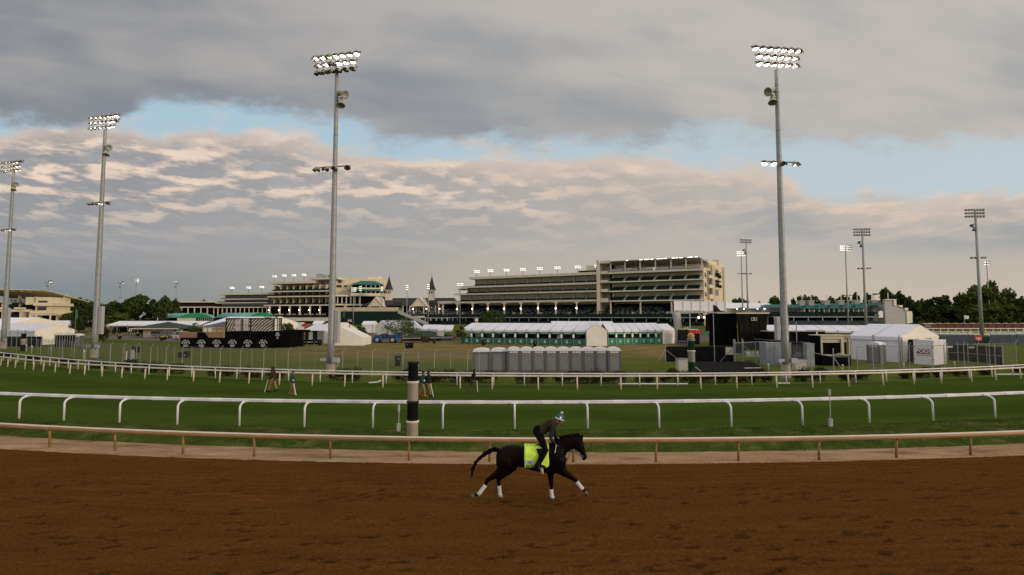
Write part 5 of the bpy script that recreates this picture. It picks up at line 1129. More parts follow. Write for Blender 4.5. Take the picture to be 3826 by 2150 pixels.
# tent A: long service tent
a, b = XY(1725, 88.8), XY(2188, 82.2)
M['mark'] = mat('white_print', (.7, .72, .7), .6, .05)
def swoosh(par, x, z, y, s=1.0):      # small white double-stroke mark on a banner
    mb = MB()
    for ox in (-.16, .10):
        mb.prism([(ox, .32), (ox + .10, .36), (ox + .05, .0), (ox + .13, -.30), (ox + .02, -.34), (ox - .05, 0)], (x, y, z), (s, 0, 0), (0, 0, s), (0, -.01, 0))
    mb.prism([(-.24, -.05), (.16, -.12), (.16, -.18), (-.26, -.12)], (x, y, z), (s, 0, 0), (0, 0, s), (0, -.012, 0)); return mb.build('banner_mark', M['mark'], par)
def service(t, Ln, W, bays, e, bm, sheer, skip=(), seed=0, inner=True):
    rn = random.Random(seed)
    for i in range(bays):
        if i in skip: continue
        x0, x1 = Ln * i / bays, Ln * (i + 1) / bays; w = x1 - x0
        B('sign_band', M['greenb'] if not sheer else mat('green_sign_band', (.012, .13, .09), .55, .1) if 'green_sign_band' not in bpy.data.materials else bpy.data.materials['green_sign_band'], t, (x0 + .06, x1 - .06, -.12, -.07, e - .62, e - .28))
        mb = MB(); x = x0 + w * rn.uniform(.18, .3)
        while x < x0 + w * .78: ww = rn.uniform(.04, .11); mb.box(x, x + ww, -.135, -.122, e - .52, e - rn.uniform(.40, .45)); x += ww + .035
        if mb.v: mb.build('sign_lettering', M['mark'], t)
        mb = MB(); mb.box(x0 + .06, x1 - .06, -.13, -.10, .06 if sheer else .02, 1.12); mb.build('banner', bm, t); swoosh(t, (x0 + x1) / 2 + rn.uniform(-.15, .15), .6, -.14, .8)
        B('post_lamp', M['tent'], t, (x0 - .16, x0 + .16, -.34, -.23, 1.25, 1.85)) if i else None
    if inner:
        B('counter', M['dark'], t, (.2, Ln - .2, 2.0, 2.6, 0, 1.15)); B('inner_wall', M['cream_d'], t, (.1, Ln - .1, W * .55, W * .55 + .05, 0, e))
        for i in range(bays):
            if rn.random() < .7: x = Ln * (i + rn.uniform(.1, .5)) / bays; B('fridge', M['dark'], t, (x, x + .8, 2.8, 3.6, 0, 2.0))
M['gban'] = mat('sheer_green_banner', (.035, .13, .10), .6, .2, 2.0)
t = tent('longest white service tent, open front with dark green sign bands and sheer green banners', a, V2(a, b), (.303 * 10, .953 * 10), 2.95, 4.05, 11, 'b')
service(t, t['L'], t['W'], 11, 2.45, M['gban'], True, seed=3)
mb = MB(); mb.hexa([(.1, -.1, 1.1), (.3, -.1, 1.1), (.3, 0, 1.1), (.1, 0, 1.1)], [(.1, -.1, 2.1), (.75, -.1, 2.1), (.75, 0, 2.1), (.1, 0, 2.1)]); mb.build('curtain', M['tentwall'], t)
mb = MB(); L_ = t['L']; [mb.hexa([(L_ * q, .3, 1.0), (L_ * q + .9, .3, 1.0), (L_ * q + .9, .5, 1.0), (L_ * q, .5, 1.0)], [(L_ * q + .25, .3, 1.9), (L_ * q + .8, .3, 1.9), (L_ * q + .8, .5, 1.9), (L_ * q + .25, .5, 1.9)]) for q in (.775, )]; mb.build('display_cloth', M['grey'], t)
# gable tent B
a, b = XY(2190, 81.8), XY(2266, 81.8); w = b[0] - a[0]
t = tent('tall narrow white tent with its plain gable end facing the porta toilets', (b[0], b[1]), (0.3, 11), (-w, 0), 2.9, 4.2, 3, 'lrf', posts=False, val=0)
mb = MB()
for fx in (.5,): 
    p = XY(2228, 81.7)
o = thing('x', 'x', 'x'); bpy.data.objects.remove(o)
# tent C
a, b = XY(2268, 85), XY(2474, 88)
t = tent('white service tent with bright green banners, right of the plain gable tent', a, V2(a, b), (.2, 9), 2.9, 4.05, 7, 'b')
service(t, t['L'], t['W'], 7, 2.4, M['greenb'], False, seed=5)
a, b = XY(2475, 87.6), XY(2520, 90)
t = tent('closed white tent block at the right end of the green bannered tent', a, V2(a, b), (-.6, 7), 2.85, 3.9, 1, 'lrfb', val=0, posts=False); 
bpy.data.objects.remove([c for c in t.children if c.name.startswith('front_wall')][0]); B('front_wall', M['tentgable'], t, (0, t['L'], -.05, 0, 0, 2.4))
a, b = XY(2065, 104), XY(2300, 102); tent('white tent roof showing just over the ridge of the longest service tent', a, V2(a, b), (0, 8), 3.2, 4.25, 4, 'b')
# right pair of tents
t = tent('big white tent with open sunlit-tinted gable beside the storage container', (40.15, 52), (-2.2, 4.4), (7.7, 4.6), 3.1, 4.35, 2, 'lrf', val=.35)
for c in list(t.children):
    if c.name.startswith('gable_wall'): c['keep'] = 1
a, b = XY(2868, 104), XY(3290, 98); t = tent('long low white tent behind the electrical hut', a, V2(a, b), (1, 8), 2.35, 3.45, 8, 'b')
# right gable: make openings (dark) and draped curtains
C0 = Vector((40.15, 52, .5)); gv = Vector((7.7, 4.6, 0)); ga = math.atan2(gv.y, gv.x)
t = thing('tent_doorway', 'dark open doorway with tied back white curtains in the gable of the big right tent', 'doorway', (C0.x, C0.y, .5), ga)
B('opening', M['dark'], t, (.9, 4.2, -.14, -.08, .02, 2.35), (5.1, 7.4, -.14, -.08, .02, 2.55))
mb = MB(); mb.hexa([(.1, -.2, 0), (.9, -.2, 0), (.9, -.15, 0), (.1, -.15, 0)], [(.1, -.2, 2.6), (1.3, -.2, 2.6), (1.3, -.15, 2.6), (.1, -.15, 2.6)]); mb.hexa([(4.2, -.2, 0), (5.1, -.2, 0), (5.1, -.15, 0), (4.2, -.15, 0)], [(4.0, -.2, 2.6), (5.3, -.2, 2.6), (5.3, -.15, 2.6), (4.0, -.15, 2.6)]); mb.hexa([(7.3, -.2, 0), (8.7, -.2, 0), (8.7, -.15, 0), (7.3, -.15, 0)], [(7.0, -.2, 2.6), (8.8, -.2, 2.6), (8.8, -.15, 2.6), (7.0, -.15, 2.6)])
mb.build('curtain', M['tentgable'], t); B('header', M['tentgable'], t, (0, 8.9, -.21, -.14, 2.35, 2.62))
# left tents
tent('large white tent with sunlit-tinted gable at the left edge behind the black screened fence', (-79.8, 84), (-16, 8), (1.8, 5.6), 2.9, 4.0, 6, 'lrfb')
a, b = XY(60, 150), XY(292, 150); tent('long low white tent beyond the left edge tent', a, V2(a, b), (0, 12), 2.95, 4.05, 7, 'b')
a, b = XY(-90, 118), XY(30, 122); tent('white tent with tall sunlit-tinted peak behind the leftmost tower', a, V2(a, b), (2.5, 14), 3.3, 5.0, 3, 'lrfb')
a, b = XY(406, 150), XY(752, 150); t = tent('long white tent left of the zebra patterned trailer, tan skirt beneath', a, V2(a, b), (0, 9), 2.8, 3.9, 9, 'b')
B('skirt', M['cream_d'], t, (0, t['L'], 2, 2.1, 1.6, 2.3)); B('stall_interior', M['dark'], t, (0, t['L'], 2.2, 3, 0, 1.6))
# mid tents
a, b = XY(1136, 92), XY(1212, 89); t = tent('small white tent with open front right of the black stage wings', a, V2(a, b), (2.0, 6.5), 2.75, 3.8, 1, 'Rb', val=0)
B('side_wall', M['tentgable'], t, (t['L'] - .05, t['L'] + .6, 0, 6, 0, 2.2)); B('panel', M['tentgable'], t, (.9, 2.3, .5, .6, .4, 2.1)); B('dark_opening', M['dgreen'], t, (.15, .9, .3, .4, 0, 2.2), (2.3, 3.4, .3, .4, 0, 2.2))
a, b = XY(1190, 95), XY(1258, 93); tent('white tent hidden partly behind the near left tower pole', a, V2(a, b), (2, 6), 2.9, 4.1, 2, 'lrfb')
a = XY(1284, 83); t = thing('tent', 'white lean-to tent wall sloping down to the right of the near left tower', 'tent', (a[0], a[1], .5), 0, 'white event tents')
k = 83 / F; f = lambda y: ztop(1284, y, 83) - .5
mb = MB(); mb.add([(-1.4, 0, 0), (0, -.01, 0), (0, -.01, f(1226)), (-1.4, 0, f(1230))] + [(-1.4, 5, 0), (0, 5, 0), (0, 5, f(1226)), (-1.4, 5, f(1230))], [(0, 1, 2, 3), (7, 6, 5, 4), (3, 2, 6, 7), (0, 4, 5, 1), (0, 3, 7, 4)]); mb.build('end_wall', M['tentgable'], t)
mb = MB(); mb.add([(0, 0, 0), (74 * k, 0, 0), (74 * k, 0, f(1262)), (0, 0, f(1226))] + [(0, 5, 0), (74 * k, 5, 0), (74 * k, 5, f(1262)), (0, 5, f(1226))], [(0, 1, 2, 3), (7, 6, 5, 4), (1, 5, 6, 2), (3, 2, 6, 7)]); mb.build('side_wall', M['tentgable'], t)
a, b = XY(1380, 134), XY(1590, 128); tent('big white tent behind the spreading tree and telehandler', XY(1450, 118), V2(XY(1450, 118), XY(1580, 112)), (-4.6, 6), 2.7, 4.3, 4, 'lrfb')
tent('small white tent roof right under the dark green bleacher', XY(1352, 150), (3.6, 0), (0, 5), 3.0, 3.9, 1, 'lrfb')
tent('white twin tent with grey end walls left of the small light tree', XY(1574, 108), V2(XY(1574, 108), XY(1640, 106)), (0, 8), 2.6, 3.45, 2, 'lrfb')
t = tent('white tent with an open post corner right of the twin tent', XY(1634, 100), V2(XY(1634, 100), XY(1692, 99)), (-.4, 7), 2.6, 3.5, 2, 'l'); B('side_panel', M['tentgable'], t, (.1, 1.5, -.05, 0, 0, 2.1))
t = tent('distant white canopy tent above the red cart', XY(1170, 150), (3, 0), (0, 3), 3.2, 4.0, 1, '')
# teal barrel roof pavilions
def barrel(label, pa, pb, D, ye, yt, yb, gx0, gx1, m1, m2):
    x0, x1 = XY(pa, D)[0], XY(pb, D)[0]; t = thing('pavilion', label, 'pavilion', (x0, D, .5), 0, 'teal roofed pavilions'); W = x1 - x0; ze, zt, k = ztop(pa, ye, D) - .5, ztop(pa, yt, D) - .5, D / F
    mb = MB(); n = 10; g0, g1 = (gx0 - pa) * k, (gx1 - pa) * k; c, h = (g0 + g1) / 2, (g1 - g0) / 2
    def arch(x): q = max(-1, min(1, (x - c) / h)); return ze + (zt - ze) * (1 - abs(q) ** 2.0) ** .8
    v = []
    for i in range(n + 1): x = g0 + (g1 - g0) * i / n; v += [(x, 0, arch(x)), (x - (g0 + 0), 14, arch(x))]
    mb.add(v, [(2 * i, 2 * i + 2, 2 * i + 3, 2 * i + 1) for i in range(n)]); mb.hexa([(0, .5, ze), (g0 + h, .5, ze), (g0 + h, 13, ze), (0, 13, ze)], [(1.2, 5, zt - .1), (g0 + h, 5, zt - .1), (g0 + h, 8, zt - .1), (1.2, 8, zt - .1)]); mb.build('roof', m1, t, True)
    for f in mb.f: pass
    mb = MB(); P_ = [(g0 + (g1 - g0) * i / n, arch(g0 + (g1 - g0) * i / n)) for i in range(n + 1)]; mb.prism(P_, (0, -.1, 0), (1, 0, 0), (0, 0, 1), (0, .08, 0)); mb.build('gable', m2, t)
    B('wall', M['creaml'], t, (g0 - .5, (g0 + g1) / 2, .2, .5, 0, ze)); B('interior', M['dark'], t, (.5, g1 - .5, 2, 12, 0, ze - .05))
    for i in range(8): x = (g0 + g1) / 2 + 1 + i * (g1 - g0) * .06; B('post', M['grey'], t, (x, x + .2, .2, .4, 0, ze))
    return t
barrel('teal roofed pavilion with a bright green arched gable, left one', 607, 796, 205, 1188, 1169.5, 1200, 668, 796, M['teal'], M['greenroof'])
barrel('teal roofed pavilion with a bright green gable behind the zebra trailer', 800, 1030, 210, 1189, 1168.5, 1200, 930, 1030, M['teal'], M['greenroof'])
# conical dark green shelter
g = XY(627, 118); t = thing('shelter', 'wide low dark green hipped shelter in front of the long left tent', 'shelter', (g[0], g[1], .5), 0); k = 118 / F; f = lambda y: ztop(627, y, 118) - .5
hip(t, -90 * k, 88 * k, -4, 5, f(1226), f(1203), 5.6, mat('green_shingle', (.03, .05, .04), .8, .2, 1.5), 'roof', .22); B('fascia', M['creaml'], t, (-90 * k, 88 * k, -4.1, -4.02, f(1229), f(1226)))
B('screen', M['creaml'], t, (-64 * k, -6 * k, -2, -1.9, 0, f(1229.5)), (-2 * k, 50 * k, -2, -1.9, 0, f(1229.5)), (57 * k, 80 * k, -2, -1.9, .6, f(1229.5)))
for x in (-90, -4, 54, 86): B('post', M['dsteel'], t, (x * k, x * k + .15, -3.9, -3.7, 0, f(1229)))
# white marquee slope + striped stall roof + yellow stalls + plywood wall
t = tent('broad white marquee roof behind the striped stall roof', XY(764, 132), V2(XY(764, 132), XY(965, 128)), (6.5, 12), 3.1, 5.25, 5, 'lrfb', posts=False)
g = XY(755, 100); k = 100 / F; f = lambda y: ztop(780, y, 100) - .5
t = thing('food_stall', 'food stall with a dark striped sloping roof and yellow counter boards', 'stall', (g[0], g[1], .5), 0)
M['navy'] = mat('navy_stripe', (.04, .05, .075), .6, .1)
mb = MB()
for i in range(9):
    mb.mi = i % 2; x0, x1 = i * 95 * k / 9, (i + 1) * 95 * k / 9 - .004; mb.hexa([(x0, 0, f(1222)), (x1, 0, f(1222)), (x1 + 2.2, 4, f(1204)), (x0 + 2.2, 4, f(1204))], [(x0, 0, f(1222) + .05), (x1, 0, f(1222) + .05), (x1 + 2.2, 4, f(1204) + .05), (x0 + 2.2, 4, f(1204) + .05)])
mb.build('roof', [M['navy'], mat('blue_grey_stripe', (.09, .105, .14), .6, .1)], t)
M['yel'] = mat('yellow_board', (.55, .42, .14), .6, .15, 2.0); B('counter', M['yel'], t, (.2, 85 * k, .3, .5, 0, 1.2), (.2, 85 * k, .1, .3, f(1226), f(1222)), (1.4, 2.3, .2, .3, 1.2, 1.8)); B('interior', M['cream_d'], t, (.3, 85 * k, 3, 3.2, 0, f(1222)))
for x in (.2, 1.2, 3.0, 4.3): B('post', M['tan_post'], t, (x, x + .12, 0, .1, 0, f(1222)))
g = XY(675, 92); k = 92 / F; t = thing('hoarding', 'tan plywood hoarding with a black sloping shape, behind the white car', 'hoarding', (g[0], g[1], .5), 0); f = lambda y: ztop(750, y, 92) - .5
M['ply'] = mat('plywood', (.27, .16, .10), .85, .12, 2.0)
for i in range(4): B('panel', M['ply'], t, (i * 41 * k, (i + 1) * 41 * k - .03, 0, .08, 0, f(1241)))
mb = MB(); mb.prism([(68 * k, 0), (124 * k, 0), (124 * k, .1), (95 * k, f(1243)), (68 * k, f(1241.5))], (0, -.1, 0), (1, 0, 0), (0, 0, 1), (0, .05, 0)); mb.build('black_panel', M['black'], t)
# ---------------------------------------------------------------- zebra trailer and black banner wall
def zebramat():
    m = bpy.data.materials.new('zebra_print'); m.use_nodes = True; t = m.node_tree; n, l = t.nodes, t.links; b = n['Principled BSDF']; b.inputs['Roughness'].default_value = .5
    co = n.new('ShaderNodeTexCoord'); w = n.new('ShaderNodeTexWave'); w.wave_type = 'RINGS'; w.rings_direction = 'Y'; w.inputs['Scale'].default_value = .85; w.inputs['Distortion'].default_value = 2.6; w.inputs['Detail'].default_value = .3; w.inputs['Detail Scale'].default_value = .5
    mp = n.new('ShaderNodeMapping'); mp.inputs['Location'].default_value = (-9.6, 0, .6); l.new(co.outputs['Object'], mp.inputs[0]); l.new(mp.outputs[0], w.inputs[0])
    r = n.new('ShaderNodeValToRGB'); r.color_ramp.interpolation = 'CONSTANT'; r.color_ramp.elements[0].color = (.012, .012, .012, 1); r.color_ramp.elements[1].position = .42; r.color_ramp.elements[1].color = (.62, .57, .50, 1)
    l.new(w.outputs['Fac'], r.inputs[0]); l.new(r.outputs[0], b.inputs['Base Color']); return m
M['zebra'] = zebramat()
D = 79; k = D / F; g = XY(846, D); f = lambda y: ztop(950, y, D) - .5
t = thing('stage_trailer', 'black framed bar trailer with wavy black and white zebra panels on its upper deck', 'trailer', (g[0], g[1], .5), 0)
wd = 208 * k
B('print_panel', M['zebra'], t, (.08, 52 * k, .1, .16, f(1238), f(1192))); B('print_panel', M['zebra'], t, (84 * k, wd - 26 * k, .1, .16, f(1238), f(1192))); B('print_panel', M['zebra'], t, (wd - 12 * k, wd - .05, .1, .16, f(1238), f(1192)))
M['bill'] = mat('pale_billboard', (.60, .56, .50), .6, .12, 4.0); B('white_panel', M['bill'], t, (34 * k, 84 * k, .08, .12, f(1236), f(1194)))
mb = MB()
for a_, b_ in ((0, 1.2), (60 * k, 1.2), (92 * k, 1.2), (178 * k, .8), (192 * k, 1), (207 * k, 1)): mb.box(a_, a_ + .1 * b_, -.05, .05, f(1262), f(1189.5))
mb.box(0, wd + .1, -.06, .06, f(1192), f(1189)); mb.box(.1, wd, -.04, .0, f(1215.5), f(1214.5))
for i in range(22): mb.box(i * wd / 22, i * wd / 22 + .025, -.03, .0, f(1238), f(1192))
for i in range(11): mb.box(.1 + i * .35, .42 + i * .35, .2, .5, f(1238), f(1238) + .02)
mb.build('frame', M['blackp'], t)
B('deck', M['black'], t, (-.1, wd + .1, 0, 3.5, 0, f(1238.5))); B('roof', M['blackp'], t, (0, wd, 0.3, 3.3, f(1190), f(1189.2)))
cl = [(wd - 2.8 + i * .22, .2, f(1186) + rnd.uniform(-.1, .2), .22) for i in range(10)]; o = bpy.data.objects.new('plant_garland', leaf_mesh('plant_garland', cl, 260, .08, 5, M['leaf2'])); COL.objects.link(o); o.parent = t
mb = MB(); x = wd - 3.0
for w_ in (.3, .12, .25, .14, .1, .22, .2, .28): mb.box(x, x + w_ * .8, .0, .05, f(1187), f(1183)); x += w_ + .06
mb.build('sign_lettering', M['mark'], t)
# banner wall
D = 76; k = D / F; g = XY(680, D); f = lambda y: ztop(850, y, D) - .5
t = thing('banner_wall', 'black draped barrier wall printed with a row of round white wave emblems', 'banner', (g[0], g[1], .5), R(1)); wd = 353 * k
npan = 6
for i in range(npan): B('banner', M['black'], t, (i * wd / npan, (i + 1) * wd / npan - .02, -.02, .03, 0, f(1262.5)))
M['emb'] = mat('off_white_print', (.50, .50, .48), .7, .15, 6.0)
def emblem(par, cx, cz, r, yo=-.03, squash=1.0):
    mb = MB(); n = 26
    for (ra, rb, a0, a1, ox, oz) in ((.56, .70, 195, 345, 0, -.12), (.30, .50, 20, 200, -.02, -.10), (.12, .24, -30, 200, .18, -.10)):
        pts = []
        for j in range(n + 1):
            q = R(a0 + (a1 - a0) * j / n); tp = max(0, math.sin(math.pi * j / n)) ** .5; pts.append((q, ra, ra + (rb - ra) * max(.25, tp)))
        vs = []
        for q, i_, o_ in pts: vs += [(cx + (ox + i_ * math.cos(q)) * r * squash, yo, cz + (oz + i_ * math.sin(q)) * r), (cx + (ox + o_ * math.cos(q)) * r * squash, yo, cz + (oz + o_ * math.sin(q)) * r)]
        mb.add(vs, [(2 * j, 2 * j + 1, 2 * j + 3, 2 * j + 2) for j in range(n)])
    for z_, w_ in ((-.42, .42), (-.52, .30), (-.30, .46)): mb.box(cx - w_ * r * squash, cx + w_ * r * squash, yo - .004, yo, cz + (z_ - .03) * r, cz + (z_ + .03) * r)
    mb.build('emblem', M['emb'], par)
    word = 'WHITE CLAW'
    for j, ch in enumerate(word):
        if ch == ' ': continue
        a_ = R(162 - j * 16); 
        txt(ch, .40 * r, M['emb'], par, (cx + .84 * r * squash * math.cos(a_), yo - .004, cz + (-.12 + .84 * math.sin(a_)) * r), (R(90), math.pi / 2 - a_ if False else (math.pi / 2 - a_), 0), .002, 'letter', bold=.012)
def arcword(par, cx, cz, r, yo):
    pass
for px in (700, 757, 814, 872, 929, 985): emblem(t, (px - 680) * k, f(1284), 16.0 * k, -.035)
t2 = thing('stage_wing', 'black fabric covered box at the right end of the emblem wall', 'stage box', (XY(1034, 77)[0], 77, .5), 0); k2 = 77 / F
B('drape', M['black'], t2, (0, 55 * k2, 0, 2.5, 0, ztop(1050, 1240, 77) - .5)); emblem(t2, 7 * k2, ztop(1050, 1255, 77) - .5, 15 * k2, -.035, .45)
t2 = thing('stage_canopy', 'black box canopy beside the stage wing showing a white panel', 'canopy', (XY(1062, 81)[0], 81, .5), 0); k2 = 81 / F; z = ztop(1080, 1234, 81) - .5
B('roof', M['black'], t2, (0, 72 * k2, -.5, 3, z - .4, z)); B('leg', M['blackp'], t2, (50 * k2, 72 * k2, 0, .5, 0, z - .4)); B('leg', M['blackp'], t2, (0, 24 * k2, 0, .5, 0, z - .4)); B('panel', M['tentwall'], t2, (25 * k2, 50 * k2, 1, 1.05, .3, z - .6))
for i in range(4):
    px = 1103 + i * 28.5; g = GP(px, 1293.5 - i); t2 = thing('barrier', 'black covered crowd barrier with a pale stripe mark, %s from the left of the four' % ordn[i], 'barrier', g, R(-6), 'covered crowd barriers'); h = .95
    B('cover', M['black'], t2, (-.62, .62, -.02, .02, .18, h)); B('mark', M['emb'], t2, (-.28, .42, -.035, -.025, .5, .62), (-.45, -.34, -.035, -.025, .4, .72)); mb = MB(); mb.tube([(-.62, 0, 0), (-.62, 0, h), (.62, 0, h), (.62, 0, 0)], .02, 5); mb.box(-.7, -.54, -.25, .25, 0, .03); mb.box(.54, .7, -.25, .25, 0, .03); mb.build('frame', M['steel'], t2)
# ---------------------------------------------------------------- portable toilets
M['pt_g'] = mat('grey_toilet_plastic', (.115, .115, .12), .5, .08, 2.0); M['pt_b'] = mat('blue_grey_toilet_plastic', (.12, .16, .20), .5, .08, 2.0)
M['pt_r'] = mat('translucent_white_roof', (.72, .72, .74), .45, .06, 2.0); M['pt_d'] = mat('toilet_door_grey', (.185, .185, .19), .5, .08, 2.0); M['stick'] = mat('red_sticker', (.30, .07, .05), .6, .2)
def toilet(w, h, body, door, label, group, loc, rz=0.0, vents=True):
    t = thing('portable_toilet', label, 'portable toilet', loc, rz, group); d = w; hb = h * .86
    mb = MB(); mb.box(-w / 2, w / 2, -d / 2, d / 2, .06, hb); mb.box(-w / 2 - .02, w / 2 + .02, -d / 2 - .03, d / 2 + .02, 0, .09)
    for s in (-1, 1): mb.box(s * w / 2 - .05, s * w / 2 + .05, -d / 2 - .035, -d / 2 + .02, .1, hb + .02)
    mb.build('cabin', body, t)
    mb = MB(); mb.box(-w * .38, w * .38, -d / 2 - .022, -d / 2 - .002, .14, hb - .22)
    for (a_, b_) in ((.25, .85), (.95, 1.45)): mb.box(-w * .28, w * .28, -d / 2 - .034, -d / 2 - .022, a_ * h / 2.1, a_ * h / 2.1 + .03); mb.box(-w * .28, w * .28, -d / 2 - .034, -d / 2 - .022, b_ * h / 2.1, b_ * h / 2.1 + .03); mb.box(-w * .28, -w * .26, -d / 2 - .033, -d / 2 - .022, a_ * h / 2.1, b_ * h / 2.1); mb.box(w * .26, w * .28, -d / 2 - .033, -d / 2 - .022, a_ * h / 2.1, b_ * h / 2.1)
    mb.build('door', door, t)
    if vents: B('vent_strip', M['pt_r'], t, *[(-w * .34 + i * w * .24, -w * .34 + i * w * .24 + w * .18, -d / 2 - .012, -d / 2 - .002, hb - .16, hb - .05) for i in range(3)]); B('sticker', M['stick'], t, (-w * .16, w * .16, -d / 2 - .032, -d / 2 - .0225, hb - .40, hb - .35))
    mb = MB(); n = 9; v = []
    for j in range(n + 1):
        q = math.pi * j / n; zz_ = hb + .03 + (h - hb) * max(0, math.sin(q)) ** .75; x = -math.cos(q) * (w / 2 + .04); v += [(x, -d / 2 - .05, zz_ - .03), (x * .97, -d / 4, zz_ + .01), (x * .97, d / 4, zz_ + .01), (x, d / 2 + .05, zz_ - .03)]
    fs = [(4 * j + i, 4 * j + 4 + i, 4 * j + 5 + i, 4 * j + 1 + i) for j in range(n) for i in range(3)] + [tuple(4 * j for j in range(n + 1))[::-1], tuple(4 * j + 3 for j in range(n + 1))]
    mb.add(v, fs); mb.build('roof', M['pt_r'], t); return t
pt = [(1768, 1833), (1834, 1896), (1896, 1943), (1943, 1989), (1990, 2034), (2035, 2081), (2081, 2127), (2127, 2174), (2174, 2219), (2219, 2265), (2265, 2313)]
on = ordn + ['ninth', 'tenth', 'eleventh']; small = None
for i, (a, b) in enumerate(pt):
    D = 43.6 + (.4 if i < 2 else 0); x = XY((a + b) / 2, D)[0]; w = (b - a) / F * D * (.92 if i < 2 else .94)
    if i < 2: toilet(w, ztop(a, 1303 - i, D - .6) - .5, M['pt_g'], M['pt_d'], 'wide grey portable toilet at the left end of the row, %s' % ('outermost' if i == 0 else 'next to the narrow ones'), 'portable toilets in the row behind the rails', (x, D, .5), vents=False)
    else:
        lb = 'narrow grey portable toilet, %s from the left of the whole row' % on[i]
        if small is None: small = toilet(w, ztop(a, 1299, D - .6) - .5, M['pt_g'], M['pt_d'], lb, 'portable toilets in the row behind the rails', (x, D, .5))
        else: o = copy_tree(small); o.location = (x, D - (i == 10) * .1, .5); o['label'] = lb; o.rotation_euler = (0, 0, rnd.uniform(-.02, .02))
toilet(1.15, 2.15, M['pt_g'], M['pt_d'], 'single grey portable toilet against the big right tent', 'lone portable toilets', (XY(3267, 51.5)[0], 51.5, .5), R(-62))
toilet(1.15, 2.05, M['pt_g'], M['pt_d'], 'single grey portable toilet by the black screen at the far left', 'lone portable toilets', (XY(299, 79)[0], 79, .5), R(20))
far_t = None; cnt = 0
for px in (3488, 3511, 3533, 3555, 3577, 3598, 3620, 3704, 3727, 3750, 3774, 3803):
    D = 86; x = XY(px, D)[0]; cnt += 1; lb = 'blue grey portable toilet by the far right rails, %s in its row' % (on + ['twelfth'])[cnt - 1]
    if far_t is None: far_t = toilet(.62, 1.98, M['pt_b'], M['pt_g'], lb, 'portable toilets near the red sign', (x, D, .5), R(-22), False)
    else: o = copy_tree(far_t); o.location = (x, D + rnd.uniform(-.1, .1), .5); o['label'] = lb
    if px == 3803: o.scale = (1.35, 1, 1.02)
# ---------------------------------------------------------------- right side fixtures
g = XY(3420, 186); t = thing('brick_wall', 'long low red brick wall in front of the dark trees', 'wall', (g[0], 186, .5), 0); k = 186 / F; f = lambda y: ztop(3600, y, 186) - .5
B('wall', M['brick'], t, (20 * k, 520 * k, 0, .4, 0, f(1210))); B('coping', M['cream_d'], t, (20 * k, 520 * k, -.06, .46, f(1210), f(1209)))
for i in range(12): x = (50 + i * 31) * k; B('pier', M['brick'], t, (x, x + 1, -.15, -.002, 0, f(1209.5))); B('pier_cap', M['creaml'], t, (x - .1, x + 1.1, -.2, .5, f(1209), f(1207.5)))
t = thing('hut', 'small red hut with two white framed windows before the brick wall', 'hut', (XY(3448, 180)[0], 180, .5), 0); k = 180 / F
B('wall', M['brick'], t, (0, 40 * k, 0, 3, 0, ztop(3450, 1211, 180) - .5)); B('roof', M['creaml'], t, (-.2, 41 * k, -.2, 3.2, ztop(3450, 1211, 180) - .5, ztop(3450, 1209, 180) - .5))
for x in (5, 17): B('window', M['tentwall'], t, (x * k, (x + 7) * k, -.06, -.01, 1.1, 2.3)); B('window_pane', M['glass_d'], t, ((x + 1) * k, (x + 3.2) * k, -.08, -.06, 1.2, 2.2), ((x + 3.8) * k, (x + 6) * k, -.08, -.06, 1.2, 2.2))
t = thing('shed', 'plain dark green shed left of the small red hut', 'shed', (XY(3412, 178)[0], 178, .5), 0); k = 178 / F; B('wall', M['green'], t, (0, 34 * k, 0, 3, 0, 2.0)); hip(t, -.2, 34 * k + .2, -.3, 3.3, 2.2, 2.6, .8, M['dgreen'], 'roof', .15)
def straight_rail(label, pa, pb, D, zt, m, n, r, m2=None):
    x0, x1 = XY(pa, D)[0], XY(pb, D)[0]; t = thing('racing_rail', label, 'rail', (x0, D, .5), 0, 'distant rails at the right edge')
    B('rail', m, t, (0, x1 - x0, -r, r, zt - .18, zt)); [B('post', m, t, ((x1 - x0) * i / n, (x1 - x0) * i / n + .12, -.05, .05, 0, zt - .18)) for i in range(n)]; return t
straight_rail('distant white rail just below the brick wall', 3452, 3900, 150, 1.35, M['white'], 16, .1)
straight_rail('distant ochre cream rail nearer than the white one', 3470, 3900, 128, 1.0, M['beige_rail'], 12, .1)
straight_rail('low white rail right above the far portable toilets', 3480, 3900, 112, .95, M['white'], 12, .06)
x0 = XY(3455, 140); g = MB(); g.add([(x0[0], 129, .512), (x0[0] + 60, 129, .512), (x0[0] + 60, 149, .512), (x0[0] - 2, 149, .512)], [(0, 1, 2, 3)]); g.build('far_dirt_track', M['tan'])['kind'] = 'structure'
g = GP(3663, 1292); t = thing('screen_panel', 'dark green mesh panel between the two blocks of far toilets', 'fence panel', (XY(3635, 88)[0], 88, .5), 0); B('panel', mat('green_mesh', (.03, .07, .05), .8, .2), t, (0, 2.7, 0, .05, 0, 1.3)); B('base', M['tent'], t, (0, 2.7, -.1, -.01, 0, .06))
M['red'] = mat('red_sign_paint', (.62, .03, .04), .5, .08); t = thing('sign', 'small red sign with white lettering in front of the green panel', 'sign', (XY(3649, 84)[0], 84, .5), 0); z1 = ztop(3649, 1258, 84) - .5
B('board', M['red'], t, (-.55, .55, -.02, .02, z1 - .68, z1)); B('lettering', M['mark'], t, (-.40, .40, -.035, -.025, z1 - .34, z1 - .24), (-.2, .2, -.035, -.025, z1 - .52, z1 - .46)); B('post', M['steel'], t, (-.03, .03, .02, .06, 0, z1))
